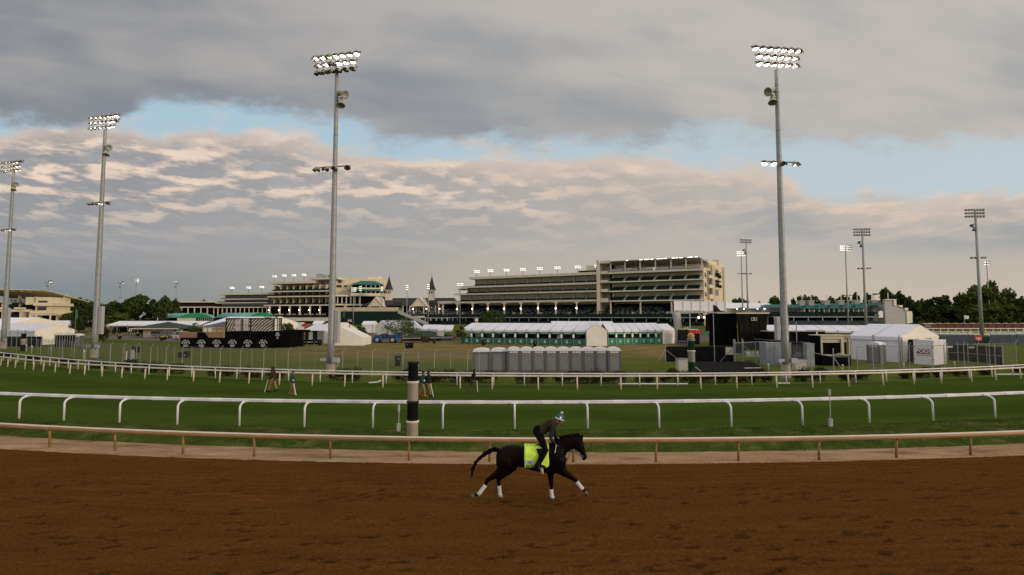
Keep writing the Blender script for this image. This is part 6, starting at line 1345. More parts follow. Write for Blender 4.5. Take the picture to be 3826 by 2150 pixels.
# storage container with lettering
cA, cB, cC = Vector((*XY(3405, 50.5), .5)), Vector((*XY(3480, 49.3), .5)), Vector((*XY(3527, 50.8), .5))
ang = math.atan2((cB - cA).y, (cB - cA).x); Lc = (cB - cA).length; Wc = (cC - cB).length; H_ = 2.35
t = thing('storage_container', 'white storage container with red and white lettering and red corner clips', 'container', cB, 0); dcb = (cC - cB); dab = (cA - cB)
mb = MB(); q = [Vector((0, 0, 0)), Vector((dcb.x, dcb.y, 0)), Vector((dcb.x + dab.x, dcb.y + dab.y, 0)), Vector((dab.x, dab.y, 0))]; M['contw'] = mat('container_white', (.66, .65, .66), .5, .06, 1.2)
mb.hexa([tuple(v) for v in q], [(v.x, v.y, H_) for v in q]); mb.build('body', M['contw'], t)
mb = MB(); ctr = (q[0] + q[2]) / 2; mb.hexa([tuple(ctr + (v - ctr) * 1.015 + Vector((0, 0, H_))) for v in q], [tuple(ctr + (v - ctr) * 1.015 + Vector((0, 0, H_ + .07))) for v in q]); mb.build('roof', M['tent'], t)
un = Vector((dab.x, dab.y, 0)).normalized(); no = Vector((un.y, -un.x, 0)); no = no if no.y < 0 else -no; ra = math.atan2(-un.y, -un.x)
mid = un * (Lc * .5) + no * .02; f = lambda y: ztop(3440, y, 50) - .5
def facebox(name, m, u0, u1, z0_, z1_, th):
    mb = MB(); a_ = -un; p0 = un * Lc + no * .003; mb.hexa([tuple(p0 + a_ * u0 + no * th + Vector((0, 0, z0_))), tuple(p0 + a_ * u1 + no * th + Vector((0, 0, z0_))), tuple(p0 + a_ * u1 + Vector((0, 0, z0_))), tuple(p0 + a_ * u0 + Vector((0, 0, z0_)))], [tuple(p0 + a_ * u0 + no * th + Vector((0, 0, z1_))), tuple(p0 + a_ * u1 + no * th + Vector((0, 0, z1_))), tuple(p0 + a_ * u1 + Vector((0, 0, z1_))), tuple(p0 + a_ * u0 + Vector((0, 0, z1_)))]); return mb.build(name, m, t)
M['maroon'] = mat('maroon_paint', (.16, .015, .04), .5, .1)
facebox('sign_band', M['maroon'], Lc * .13, Lc * .86, f(1322), f(1303.5), .012)
txt('PODS', .50, M['tent'], t, un * (Lc * .5) + no * .03 + Vector((0, 0, f(1312.5))), (R(90), 0, ra), .008, bold=.008)
txt('Moving & Storage', .17, M['maroon'], t, un * (Lc * .5) + no * .03 + Vector((0, 0, f(1327))), (R(90), 0, ra), .004)
for zz_ in (H_ * .72, H_ * .2): facebox('corner_clip', M['red'], -.04, .15, zz_, zz_ + .07, .03); facebox('corner_clip', M['red'], Lc - .2, Lc + .03, zz_, zz_ + .07, .03)
# container front face seam
# black screened fence right
P = [Vector((*XY(px, D), .5)) for px, D in ((3530, 53.5), (3568, 53), (3605, 52), (3640, 51), (3675, 50), (3705, 49), (3733, 48.5))]
t = thing('screened_fence', 'steel fence covered in black mesh right of the storage container', 'fence', (0, 0, 0)); mb = MB(); v = []
for p in P: v += [(p.x, p.y, .62), (p.x, p.y, 2.3)]
mb.add(v, [(2 * i, 2 * i + 2, 2 * i + 3, 2 * i + 1) for i in range(len(P) - 1)]); mb.build('mesh', mat('black_mesh_screen', (.012, .0115, .012), .9, .3, 2.0, spec=.03), t)
for p in P: mb = MB(); mb.tube([(p.x, p.y - .05, .4), (p.x, p.y - .05, 2.5)], .05, 6); mb.build('post', M['steel'], t)
mb = MB(); mb.tube([(p.x, p.y - .06, 1.45) for p in P], .025, 5); mb.build('mid_bar', M['steel'], t)
for i, px in enumerate((3536, 3618)): p = Vector((*XY(px, 52.2 - i * .9), .5)); B('notice', M['emb'], t, (p.x - .3, p.x + .3, p.y - .12, p.y - .1, 2.0, 2.2))
# left black screens
for (pa, pb, D, yt, lb) in ((17, 165, 80, 1258, 'low black screened fence under the left edge tent'), (213, 290, 78, 1253, 'black screened enclosure beside the left lone toilet')):
    x0, x1 = XY(pa, D)[0], XY(pb, D)[0]; z = ztop(pa, yt, D) - .5; t = thing('screened_fence', lb, 'fence', (x0, D, .5), 0); B('mesh', bpy.data.materials['black_mesh_screen'], t, (0, x1 - x0, 0, .04, .02, z)); n = 8
    for i in range(n + 1): mb = MB(); mb.tube([((x1 - x0) * i / n, -.1, 0), ((x1 - x0) * i / n, -.1, z + .25)], .035, 5); mb.build('post', M['steel'], t)
    if pa == 213:
        mb = MB()
        for i in range(6): mb.tube([((x1 - x0) * i / 6, 0, z), ((x1 - x0) * (i + .5) / 6, 0, z + rnd.uniform(.25, .55)), ((x1 - x0) * (i + 1) / 6, 0, z)], .03, 5)
        mb.build('wire_coil', M['steel'], t)
# ---------------------------------------------------------------- stage area right of centre
D = 82; k = D / F; g = XY(2647, D); f = lambda y: ztop(2750, y, D) - .5
t = thing('stage_drape', 'tall black stage drape left half, hanging beside the black flag', 'drape', (g[0], g[1], .5), 0, 'black stage drapes')
def wavy(name, m, par, x0, x1, zt, zb, inset0=0, inset1=0, amp=.08, n=44, y=0, th=.05):
    mb = MB(); v = []
    for i in range(n + 1):
        q = i / n; yy_ = y + amp * math.sin(q * 37 + 1.5 * math.sin(q * 9)) ; xt = x0 + (x1 - x0) * q; xb_ = x0 + inset0 + (x1 - inset1 - x0 - inset0) * q; v += [(xt, yy_ * .4, zt), (xb_, yy_, zb), (xb_, yy_ + th, zb), (xt, yy_ * .4 + th, zt)]
    mb.add(v, [(4 * i + j, 4 * i + (j + 1) % 4, 4 * i + 4 + (j + 1) % 4, 4 * i + 4 + j) for i in range(n) for j in range(4)] + [(0, 3, 2, 1), (4 * n, 4 * n + 1, 4 * n + 2, 4 * n + 3)]); return mb.build(name, m, par)
wavy('cloth', M['black'], t, 0, 104 * k, f(1171), 0, 0, -1 * k); B('roof_edge', M['grey'], t, (30 * k, 104 * k, -.3, 1.5, f(1172.5), f(1169)))
g2 = XY(2750, 80); k2 = 80 / F; f2 = lambda y: ztop(2800, y, 80) - .5
t = thing('stage_drape', 'tall black stage drape right half, narrowing at the bottom, with a small pale sign', 'drape', (g2[0], g2[1], .5), 0, 'black stage drapes')
wavy('cloth', mat('dark_grey_drape', (.014, .012, .010), .9, .3, .8, spec=.03), t, 0, 117 * k2, f2(1173), 0, 8 * k2, 12 * k2)
B('top_beam', M['creaml'], t, (0, 122 * k2, -.15, .25, f2(1173), f2(1169.5)), (0, 125 * k2, 0, 6, f2(1169), f2(1168))); B('notice', M['cream_d'], t, (54 * k2, 75 * k2, -.15, -.08, f2(1199), f2(1187))); B('notice_text', M['black'], t, (56 * k2, 62 * k2, -.17, -.16, f2(1197), f2(1189)), (68 * k2, 73 * k2, -.17, -.16, f2(1197), f2(1189)))
g3 = XY(2518, 98); k3 = 98 / F; f3 = lambda y: ztop(2600, y, 98) - .5
t = thing('billboard_frame', 'row of six blank white panels on a raised stage roof', 'billboard', (g3[0], g3[1], .5), 0)
fx = [0, 35, 67, 100, 132, 161, 192]
for i in range(6): B('panel', M['tent'], t, (fx[i] * k3 + .06, fx[i + 1] * k3 - .02, 0, .08, f3(1161 + i * .1), f3(1125 + i * .5)))
for x in fx: B('upright', M['tent'], t, (x * k3 - .02, x * k3 + .12, -.14, -.02, f3(1164), f3(1123)))
B('roof_edge', M['grey'], t, (0, 195 * k3, -.5, 5, f3(1170), f3(1164.5)))
mb = MB()
for i in range(9): a_, b_ = i * 7.5 * k3, (i + 1) * 7.5 * k3; mb.tube([(a_, -.3, f3(1165)), ((a_ + b_) / 2, -.3, f3(1172)), (b_, -.3, f3(1165))], .05, 5)
mb.tube([(0, -.3, f3(1165)), (68 * k3, -.3, f3(1165))], .06, 5); mb.tube([(10 * k3, -.3, f3(1172)), (60 * k3, -.3, f3(1172))], .06, 5); mb.build('truss', M['creaml'], t)
for x in (56, 124, 190): B('leg', M['grey'], t, (x * k3, x * k3 + .18, -.2, 0, 0, f3(1170)))
mb = MB(); mb.tube([(87 * k3, -.4, f3(1172)), (128 * k3, -.4, f3(1203))], .07, 5); mb.tube([(102 * k3, -.4, f3(1170)), (128 * k3, -.4, f3(1200))], .07, 5); mb.build('brace', M['creaml'], t)
mb = MB(); mb.lathe([(.15, 0), (.3, .45)], 10, (84 * k3, -.7, f3(1186)), (-.5, -1, -.5)); mb.lathe([(.15, 0), (.3, .45)], 10, (105 * k3, -.7, f3(1184)), (.3, -1, -.6)); mb.build('stage_lamp', M['dsteel'], t)
for x in (83, 104): mb = MB(); mb.ball((x * k3, -1.15, f3(1187)), .24, 8, 6); mb.build('stage_lamp_lens', M['lensd'], t)
g3 = XY(2510, 84); k3 = 84 / F; t = thing('stage_side_banner', 'tall curved pale grey cloth hanging at the left edge of the stage', 'banner', (g3[0], g3[1], .5), 0); f3 = lambda y: ztop(2525, y, 84) - .5
mb = MB(); v = []; n = 14
for i in range(n + 1):
    q = i / n; y = 1168 + (1290 - 1168) * q; xl = (12 * math.sin(q * 1.9) - 5 * q * q) * k3; w = (34 - 13 * q ** 2) * k3; v += [(xl, 0, f3(y)), (xl + w, .5, f3(y)), (xl + w, .6, f3(y)), (xl, .1, f3(y))]
mb.add(v, [(4 * i + j, 4 * i + (j + 1) % 4, 4 * i + 4 + (j + 1) % 4, 4 * i + 4 + j) for i in range(n) for j in range(4)] + [(0, 3, 2, 1), (4 * n, 4 * n + 1, 4 * n + 2, 4 * n + 3)]); mb.build('cloth', M['grey'], t, True)
g3 = XY(2538, 83); k3 = 83 / F; t = thing('speaker_stack', 'black equipment stack topped with pale gear beside the grey side banner', 'equipment', (g3[0], g3[1], .5), 0); f3 = lambda y: ztop(2550, y, 83) - .5
B('cabinet', M['blackp'], t, (0, 36 * k3, 0, 1.4, 0, f3(1256)), (.05, 34 * k3, .1, 1.3, f3(1256) + .02, f3(1233))); mb = MB(); rn = random.Random(4)
for i in range(12): x = rn.uniform(.1, 1.5); mb.ball((x, .3, f3(1233) + rn.uniform(0, .3)), rn.uniform(.08, .2), 7, 5)
mb.build('covers', M['cream_d'], t)
t = thing('cart', 'bright red merchandise cart on a black base behind the gold ball post', 'cart', (XY(2590, 86)[0], 86, .5), 0); k3 = 86 / F; f3 = lambda y: ztop(2590, y, 86) - .5
B('body', M['red'], t, (-25 * k3, 30 * k3, 0, 1.4, f3(1247), f3(1234))); B('base', M['blackp'], t, (-22 * k3, 22 * k3, .1, 1.3, 0, f3(1247.5))); B('tray', M['tent'], t, (-20 * k3, 18 * k3, .1, 1.0, f3(1234) + .01, f3(1231)))
for x in (9, 19): B('panel_seam', M['tent'], t, (x * k3, x * k3 + .03, -.03, -.01, f3(1247), f3(1234)))
t = thing('counter', 'green and grey serving counter behind the stage opening', 'counter', (XY(2622, 95)[0], 95, .5), 0); B('front', M['greenb'], t, (0, 1.7, 0, .1, 1.4, 1.8)); B('base', M['dsteel'], t, (-.5, 1.9, .15, 1, 0, 1.38)); B('screen', M['dark'], t, (.6, 2.0, -.1, 0, 2.0, 5.2))
mb = MB(); t = thing('barrier', 'bare grey crowd barrier under the grey side banner', 'barrier', (XY(2525, 76)[0], 76, .5), 0)
for z in (.15, .6, 1.05): mb.tube([(0, 0, z), (2.0, 0, z)], .03, 5)
for i in range(6): mb.tube([(i * .4, 0, 0), (i * .4, 0, 1.05)], .025, 5)
mb.build('frame', M['steel'], t)
# flag
p = PX(2664, 1138, 53); t = thing('flag', 'black pennant on a tall pole in front of the stage drape', 'flag', (p.x, 53, .5)); H_ = p.z - .5; mb = MB(); mb.tube([(0, 0, 0), (0, 0, H_)], .035, 6); mb.build('flagpole', M['steel'], t)
mb = MB(); mb.prism([(.03, -.05), (.3, -.12), (.5, -.28), (.68, -.52), (.9, -.68), (1.25, -.76), (1.0, -.80), (.6, -.78), (.03, -.84)], (0, 0, H_), (1, .15, 0), (0, 0, 1), (0, .02, 0)); mb.build('cloth', mat('black_flag_cloth', (.022, .018, .012), .8, .2, spec=.03), t)
# scrim fence and gates
D = 53; k = D / F; g = XY(2482, D); f = lambda y: ztop(2600, y, D) - .5
t = thing('screened_fence', 'black screened fence with a white square sign near the gold ball post', 'fence', (g[0], g[1], .5), 0)
B('mesh', bpy.data.materials['black_mesh_screen'], t, (0, 254 * k, 0, .04, .02, f(1295)))
for x, yt in ((0, 1275), (182, 1290), (254, 1268)): mb = MB(); mb.tube([(x * k, -.08, 0), (x * k, -.08, f(yt))], .05, 7); mb.build('post', M['steel'], t)
for (a_, b_, c_, d_) in ((2, 1308, 52, 1350), (252, 1300, 202, 1350), (-2, 1308, -26, 1372)): mb = MB(); mb.tube([(a_ * k, -.12, f(b_)), (c_ * k, -.14, max(.02, f(d_)))], .03, 5); mb.build('brace', M['steel'], t)
B('white_sign', M['creaml'], t, (224 * k, 253 * k, -.06, -.02, f(1326), f(1298)))
D = 51.5; k = D / F; g = XY(2742, D); f = lambda y: ztop(2800, y, D) - .5
t = thing('fence_gate', 'steel pipe double gate with long diagonal brace left of the grey cabinets', 'gate', (g[0], g[1], .5), 0)
for x, yt, yb in ((0, 1268, 1352), (27, 1265, 1352), (31, 1273, 1352), (76, 1280, 1352), (112, 1281, 1352)): mb = MB(); mb.tube([(x * k, 0, 0), (x * k, 0, f(yt))], .045, 6); mb.build('post', M['steel'], t)
mb = MB(); mb.tube([(0, 0, f(1282)), (137 * k, 0, f(1276))], .04, 5); mb.tube([(0, 0, f(1324)), (27 * k, 0, f(1321))], .025, 5); mb.build('top_bar', M['steel'], t); mb = MB(); mb.tube([(32 * k, -.05, f(1294)), (104 * k, -.3, .02)], .035, 5); mb.build('brace', M['steel'], t)
B('mesh', mat('grey_mesh_screen', (.05, .05, .05), .9, .3, 2.0), t, (1 * k, 26 * k, .03, .06, f(1321), f(1283)), (33 * k, 110 * k, .03, .06, f(1309), f(1281)))
for i in range(3):
    x = XY(2792 + i * 18, 55)[0]; o = thing('folding_chair', 'white folding chair stacked behind the pipe gate, %s from the left' % ordn[i], 'chair', (x, 55, .5), rnd.uniform(-.4, .4), 'chairs behind the gate')
    mb = MB(); mb.box(-.22, .22, -.2, .2, .43, .46); mb.build('seat', M['tent'], o); mb = MB(); mb.box(-.22, .22, .18, .22, .6, .9); mb.build('backrest', M['tent'], o)
    for s in (-1, 1): mb = MB(); mb.tube([(s * .2, -.22, 0), (s * .2, .2, .9)], .014, 5); mb.tube([(s * .2, .22, 0), (s * .2, -.15, .45)], .014, 5); mb.build('leg', M['steel'], o)
# platform and box
t = thing('platform', 'low black covered platform with a white front edge behind the banded post', 'platform', (0, 0, 0))
q = [GP(2585, 1388, .62), GP(2830, 1386, .62), GP(2846, 1372, .78), GP(2806, 1351, .80), GP(2598, 1352, .80), GP(2585, 1368, .70)]
mb = MB(); n = len(q); mb.add([tuple(p) for p in q] + [(p.x, p.y, .48) for p in q], [tuple(range(n)), tuple(range(2 * n - 1, n - 1, -1))] + [(i, n + i, n + (i + 1) % n, (i + 1) % n) for i in range(n)]); mb.build('top', mat('black_roofing', (.016, .015, .015), .9, .4, 3.0, spec=.03), t)
a_, b_ = GP(2782, 1376, .80), GP(2843, 1375, .82); mb = MB(); mb.tube([a_, b_], .03, 5); mb.tube([GP(2598, 1372, .74), GP(2618, 1387, .70)], .03, 5); mb.build('edge_strip', M['creaml'], t)
def cabinet(label, xa, xb, yt, yb, m, dep=.6, doors=1, rz=0, lid=None, cat='cabinet', name='utility_cabinet', vents=True):
    g = GP((xa + xb) / 2, yb); D = g.y; k = D / F; t = thing(name, label, cat, g, rz); w = (xb - xa) * k; h = ztop(xa, yt, D) - .5
    B('body', m, t, (-w / 2, w / 2, 0, dep, 0, h)); B('lid', lid or m, t, (-w / 2 - .04, w / 2 + .04, -.04, dep + .04, h, h + .05))
    if doors:
        for i in range(doors):
            x0 = -w / 2 + w * i / doors + .03; x1 = x0 + w / doors - .06; d = B('door', m, t, (x0, x1, -.03, -.004, .1, h - .06)); B('handle', M['dsteel'], d, (x1 - .1, x1 - .06, -.05, -.031, h * .45, h * .56)); 
            if vents: [B('vent', M['dsteel'], d, (x0 + .12, x1 - .12, -.04, -.031, q_, q_ + .04)) for q_ in (h - .22, .16)]
    return t
M['cab'] = mat('grey_cabinet_paint', (.24, .26, .28), .5, .1, 1.5); M['cab2'] = mat('beige_cabinet_paint', (.44, .42, .36), .6, .1, 1.5); M['cab3'] = mat('dark_grey_cabinet', (.14, .14, .15), .5, .1, 1.5)
cabinet('small dark grey box with a flat top left of the gold ball post', 2536, 2572, 1343, 1388, M['cab2'], .8, 0, lid=M['cab3'])
cabinet('large grey double-door electrical cabinet left of the near right tower', 2862, 2958, 1283, 1366, M['cab'], 1.2, 3)
cabinet('tall narrow grey cabinet standing against the block hut', 3015, 3045, 1286, 1373, M['cab'], .5, 1)
cabinet('beige utility box with an overhanging lid in front of the block hut', 2973, 3018, 1349, 1386, M['cab2'], .6, 0)
cabinet('low grey box behind the beige utility box', 2967, 3011, 1331, 1371, M['cab3'], .5, 1, vents=False)
D = 50.8; k = D / F; g = XY(2957, D); f = lambda y: ztop(3000, y, D) - .5
t = thing('hut', 'grey block hut with a thin sloping metal roof behind the near right tower', 'hut', (g[0], g[1], .5), 0)
M['block'] = mat('concrete_block', (.20, .19, .18), .9, .12, 3.0, bump=.3); B('wall', M['block'], t, (0, 104 * k, 0, 3, 0, f(1284))); B('corner_pier', M['block'], t, (88 * k, 106 * k, -.25, -.01, 0, f(1286)))
mb = MB(); mb.hexa([(-88 * k, -.6, f(1271.5)), (131 * k, -.6, f(1289)), (131 * k, 3.2, f(1291)), (-88 * k, 3.2, f(1273))], [(-88 * k, -.6, f(1269.5)), (131 * k, -.6, f(1287)), (131 * k, 3.2, f(1289)), (-88 * k, 3.2, f(1271))]); mb.build('roof', M['cab3'], t)
mb = MB(); mb.tube([(102 * k, -.35, f(1290)), (107 * k, -.35, f(1296)), (105 * k, -.35, f(1330)), (104 * k, -.35, .0)], .05, 6); mb.build('drainpipe', M['tent'], t); mb = MB(); mb.tube([(11 * k, -.2, f(1300)), (11 * k, -.2, f(1202))], .045, 6); mb.build('conduit', M['steel'], t); B('meter_box', M['cab'], t, (2 * k, 22 * k, -.3, -.01, f(1338), f(1315)), )
t = thing('container', 'long black flat container behind the block hut', 'container', (XY(2866, 76)[0], 76, .5), 0); k = 76 / F; f = lambda y: ztop(2950, y, 76) - .5
B('body', M['black'], t, (0, 178 * k, 0, 2.4, 0, f(1240))); B('roof_edge', M['grey'], t, (0, 178 * k, -.05, 2.4, f(1240) + .01, f(1237))); B('end_unit', M['black'], t, (180 * k, 214 * k, .1, 2.4, 0, f(1240))); B('end_cap', M['grey'], t, (178 * k, 214 * k, -.1, 2.4, f(1240) + .01, f(1235))); B('corner_post', M['creaml'], t, (178 * k, 183 * k, -.15, -.02, 0, f(1240)))
# booth
D = 48.5; k = D / F; g = XY(3063, D); f = lambda y: ztop(3100, y, D) - .5
t = thing('booth', 'beige framed open booth raised on a black skirted base beside the big right tent', 'booth', (g[0], g[1], .5), 0); M['bei'] = mat('beige_booth', (.50, .46, .34), .6, .08, 1.5)
W_, D_ = 84 * k, 1.6; z0_, z1_ = f(1329), f(1256)
B('frame', M['bei'], t, (0, W_, 0, .1, z1_ - .3, z1_), (0, .12, 0, .12, z0_, z1_ - .3), (W_ - .25, W_, -.01, .15, z0_, z1_ - .3), (0, W_, 0, .1, z0_, z0_ + .1))
B('side_frame', M['bei'], t, (W_ + .002, W_ + 23 * k, .1, .2, z1_ - .18, z1_ - .01), (W_ + 21 * k, W_ + 25 * k, .1, .25, z0_, z1_ - .2), (W_ + .002, W_ + 23 * k, .1, .2, z0_, z0_ + .09)); B('roof', M['bei'], t, (-.05, W_ + 25 * k, -.08, 2.0, z1_ + .002, z1_ + .08))
B('window_band', M['cream_d'], t, (.2, W_ - .3, .12, .16, z1_ - .65, z1_ - .32)); B('side_window', M['cream_d'], t, (W_ + .1, W_ + 19 * k, .22, .25, z1_ - .6, z1_ - .25)); B('interior', M['dark'], t, (.1, W_ + 21 * k, .5, 1.9, z0_ + .02, z1_ - .02)); B('skirt', M['black'], t, (.05, W_ + 26 * k, .1, 1.9, 0, z0_ - .01)); B('shelf', M['grey'], t, (W_ * .66, W_ * .95, -.1, -.02, z0_ + .14, z0_ + .22))
# gate posts by the booth
t = thing('fence_gate', 'bare steel gate posts with a sloping brace in front of the booth', 'gate', (XY(3023, 44)[0], 44, .5), 0); k = 44 / F; f = lambda y: ztop(3100, y, 44) - .5
for x, yt in ((0, 1298), (83, 1302), (140, 1320)): mb = MB(); mb.tube([(x * k, 0, 0), (x * k, 0, f(yt))], .045, 6); mb.build('post', M['steel'], t)
mb = MB(); mb.tube([(0, 0, f(1317)), (83 * k, 0, f(1334)), (140 * k, 0, f(1334))], .025, 5); mb.tube([(83 * k, 0, f(1335)), (114 * k, -.1, .02)], .03, 5); mb.build('brace', M['steel'], t)
# small utility bits
for px, yt, yb, lb in ((2872, 1360, 1384, 'left of the near right tower'), (2921, 1352, 1405, 'against the left side of the near right tower'), (2950, 1352, 1405, 'against the right side of the near right tower'), (3149, 1362, 1384, 'in front of the booth'), (3377, 1357, 1384, 'in front of the big tent doorway'), (3567, 1352, 1372, 'right of the storage container'),
                       (97, 1288, 1312, 'right of the small banded post'), (118, 1292, 1320, 'second marker stub right of the small banded post'), (190, 1298, 1326, 'left of the second tower'), (313, 1308, 1345, 'just left of the second tower footing')):
    g = GP(px, yb); t = thing('marker_post', 'short pale marker post %s' % lb, 'post', g, 0, 'short marker posts'); h = ztop(px, yt, g.y) - .5; mb = MB(); mb.lathe([(.05, 0), (.05, h * .8)], 8); mb.build('stem', M['grey'], t); mb = MB(); mb.lathe([(.075, h * .8), (.075, h * .97), (.03, h)], 8); mb.build('cap', M['creaml'], t)
t = thing('utility_rack', 'rack of upright grey pipes between the second tower and the fence', 'rack', GP(481, 1346), 0); k = GP(481, 1346).y / F
for i in range(4): B('pipe', M['dsteel'], t, ((-20 + i * 6) * k, (-16 + i * 6) * k, 0, .1, 0, 1.0))
B('panel', M['grey'], t, (6 * k, 18 * k, -.05, .1, 0, 1.1)); mb = MB(); mb.tube([(-4 * k, -.2, 0), (-4 * k, -.2, .95)], .06, 6); mb.build('marker', M['creaml'], t)
# ---------------------------------------------------------------- banded posts
def banded(label, px, yb, ytop_, secs, r0, r1, z0, ms, ball=None, base=None):
    g = GP(px, yb, z0); D = g.y; t = thing('pole_marker', label, 'post', (g.x, g.y, z0)); H = ztop(px, ytop_, D) - z0; zs = [ztop(px, s, D) - z0 for s in secs] + [-.1]
    for i, m in enumerate(ms):
        a_, b_ = zs[i + 1], zs[i]; r = r1 + (r0 - r1) * (1 - a_ / H); rt = r1 + (r0 - r1) * (1 - b_ / H); mb = MB()
        mb.lathe([(r, a_), (rt, b_ - r0 * .42), (rt * 1.16, b_ - r0 * .40), (rt * 1.17, b_ - .04), (rt * 1.08, b_ - .004)], 28); mb.build('band', m, t, False)
        for p_ in t.children[-1].data.polygons: p_.use_smooth = len(p_.vertices) == 4
    if ball: mb = MB(); mb.ball((0, 0, zs[0] + ball * .85), ball, 20, 14); mb.build('ball', M['gold'], t, True)
    return t
M['bandb'] = mat('black_band_paint', (.014, .016, .018), .55, .25, 5.0, bump=.2, spec=.1); M['bandw'] = mat('cream_band_paint', (.58, .53, .45), .55, .08, 4.0, bump=.2); M['bandg'] = mat('green_band_paint', (.020, .065, .038), .5, .2, 5.0, bump=.2)
banded('thick black and cream banded post on the bank between the rails', 1541, 1636, 1351, [1351, 1423, 1497, 1570], .225, .195, .42, [M['bandb'], M['bandw'], M['bandb'], M['bandw']])
banded('green and cream banded post topped with a gold ball', 2585, 1412, 1267, [1267, 1309, 1351], .27, .26, .5, [M['bandg'], M['bandw'], M['bandg']], .26)
t = [o for o in bpy.data.objects if o.get('label', '').startswith('green and cream banded')][0]; D = t.location.y; z = ztop(2585, 1267, D) - .5; mb = MB(); mb.lathe([(.29, z - .14), (.29, z + .02)], 24); mb.build('collar', M['bandw'], t)
banded('small distant black and cream banded post by the left tents', 85, 1312, 1247, [1247, 1268, 1288], .28, .26, .5, [M['bandb'], M['bandw'], M['bandb']])
def bollard(label, px, yb, yt, ymid, ybox, z0):
    g = GP(px, yb, z0); D = g.y; t = thing('sensor_post', label, 'sensor post', (g.x, g.y, z0), 0, 'grey sensor posts on the bank'); f = lambda y: ztop(px, y, D) - z0
    B('base', M['grey'], t, (-.065, .065, -.065, .065, -.1, f(ymid))); mb = MB(); mb.lathe([(.085, f(ymid)), (.085, f(ymid) + .05)], 10); mb.tube([(0, 0, f(ymid)), (.01, 0, f(ybox))], .018, 6); mb.build('stem', M['grey'], t)
    mb = MB(); mb.lathe([(.03, f(ybox) - .03), (.055, f(ybox) + .05), (.05, f(yt) - .06), (.04, f(yt) - .03), (.05, f(yt))], 10); mb.build('head', M['grey'], t)
bollard('grey sensor post just left of the thick banded post', 1489, 1617, 1513, 1588, 1539, .42)
bollard('grey sensor post on the bank toward the right edge', 3104, 1600, 1455, 1570, 1477, .42)
# white pipes lying behind the rail
for (a_, b_, px0, px1, y, lb) in ((0, 0, 1378, 1424, 1434, 'bent white pipe lying on the grass left of the banded post'), (0, 0, 2312, 2570, 1438, 'long white pipe lying along the foot of the double rail'), (0, 0, 2908, 2950, 1436, 'short white pipe lying by the near right tower'), (0, 0, 3725, 3822, 1402, 'white pipe lying behind the rail near the right edge')):
    p, q = GP(px0, y), GP(px1, y - (3 if px0 < 1400 else 0)); t = thing('pipe', lb, 'pipe', (p.x, p.y, .56), 0); mb = MB(); d = q - p
    mb.tube([(0, 0, 0), (d.x * .7, d.y * .7, 0), (d.x, d.y, .12 if px0 < 1400 else 0)], .045, 7); mb.build('tube', M['white'], t)
# ---------------------------------------------------------------- bins
M['ylid'] = mat('yellow_lid', (.50, .34, .03), .5, .1)
def bin_proto(lid):
    t = thing('wheelie_bin', 'x', 'bin'); mb = MB(); mb.hexa([(-.25, -.28, .06), (.25, -.28, .06), (.25, .22, .06), (-.25, .22, .06)], [(-.33, -.36, 1.0), (.33, -.36, 1.0), (.33, .30, 1.0), (-.33, .30, 1.0)]); mb.box(-.36, .36, -.40, -.362, .92, 1.0); mb.build('body', M['blackp'], t)
    mb = MB(); mb.hexa([(-.36, -.40, 1.005), (.36, -.40, 1.005), (.36, .36, 1.005), (-.36, .36, 1.005)], [(-.30, -.30, 1.09), (.30, -.30, 1.09), (.30, .34, 1.12), (-.30, .34, 1.12)]); mb.build('lid', lid, t)
    for s in (-1, 1): mb = MB(); mb.lathe([(.10, -.03), (.10, .03)], 12, (s * .27, .22, .10), (1, 0, 0)); mb.build('wheel', M['blackp'], t)
    mb = MB(); mb.tube([(-.28, .40, .98), (.28, .40, .98)], .02, 5); mb.build('handle', M['blackp'], t); mb = MB(); mb.box(.02, .16, -.345, -.33, .72, .86); mb.X = None; mb.build('sticker', M['emb'], t); return t
PB, PY = bin_proto(M['blackp']), bin_proto(M['ylid']); ub = set()
bins = [(0, 1486, 1368, 1329, 'black bin standing alone on the grass left of the portable toilets'), (0, 513, 1318, 1294, 'black bin right of the second tower, left of a pair'), (0, 503, 1318, 1295, 'second black bin of the pair right of the second tower'), (0, 1522, 1303, 1281, 'black bin of the close pair on the bare ground'), (0, 1537, 1302, 1280, 'right black bin of the close pair on the bare ground'),
        (0, 1807, 1291, 1270, 'black bin before the left part of the longest service tent'), (0, 1998, 1296, 1275, 'black bin before the right part of the longest service tent'), (0, 1622, 1285, 1268, 'black bin at the road left of the longest service tent'),
        (1, 447, 1268, 1252, 'yellow lidded bin nearest the left road edge'), (1, 514, 1257, 1245, 'yellow lidded bin on the paved yard'), (1, 567, 1260, 1246, 'yellow lidded bin left of the pickup truck'), (1, 604, 1274, 1258, 'yellow lidded bin in front of the pickup truck'), (1, 616, 1271, 1256, 'second yellow lidded bin in front of the pickup truck'), (1, 1341, 1288, 1267, 'tan lidded bin left of the telehandler'), (0, 1195, 1291, 1275, 'black bin beside the small white tent'), (0, 2655, 1262, 1240, 'black bin inside the stage opening')]
for yl, px, yb, yt, lb in bins:
    src = PY if yl else PB; o = src if yl not in ub else copy_tree(src); ub.add(yl); g = GP(px, yb); o.location = g; h = ztop(px, yt, g.y) - .5; s = max(.75, min(1.25, h / 1.1)); o.scale = (s, s, s); o.rotation_euler = (0, 0, rnd.uniform(-.5, .5)); o['label'] = lb; o['group'] = 'wheelie bins in the infield'
o = copy_tree(PB); g = GP(665, 1337); o.location = (g.x, g.y, .80); o.rotation_euler = (0, R(84), .25); o.scale = (1, 1, 1); o['label'] = 'black bin lying toppled on its side on the grass'; o['group'] = 'wheelie bins in the infield'; 
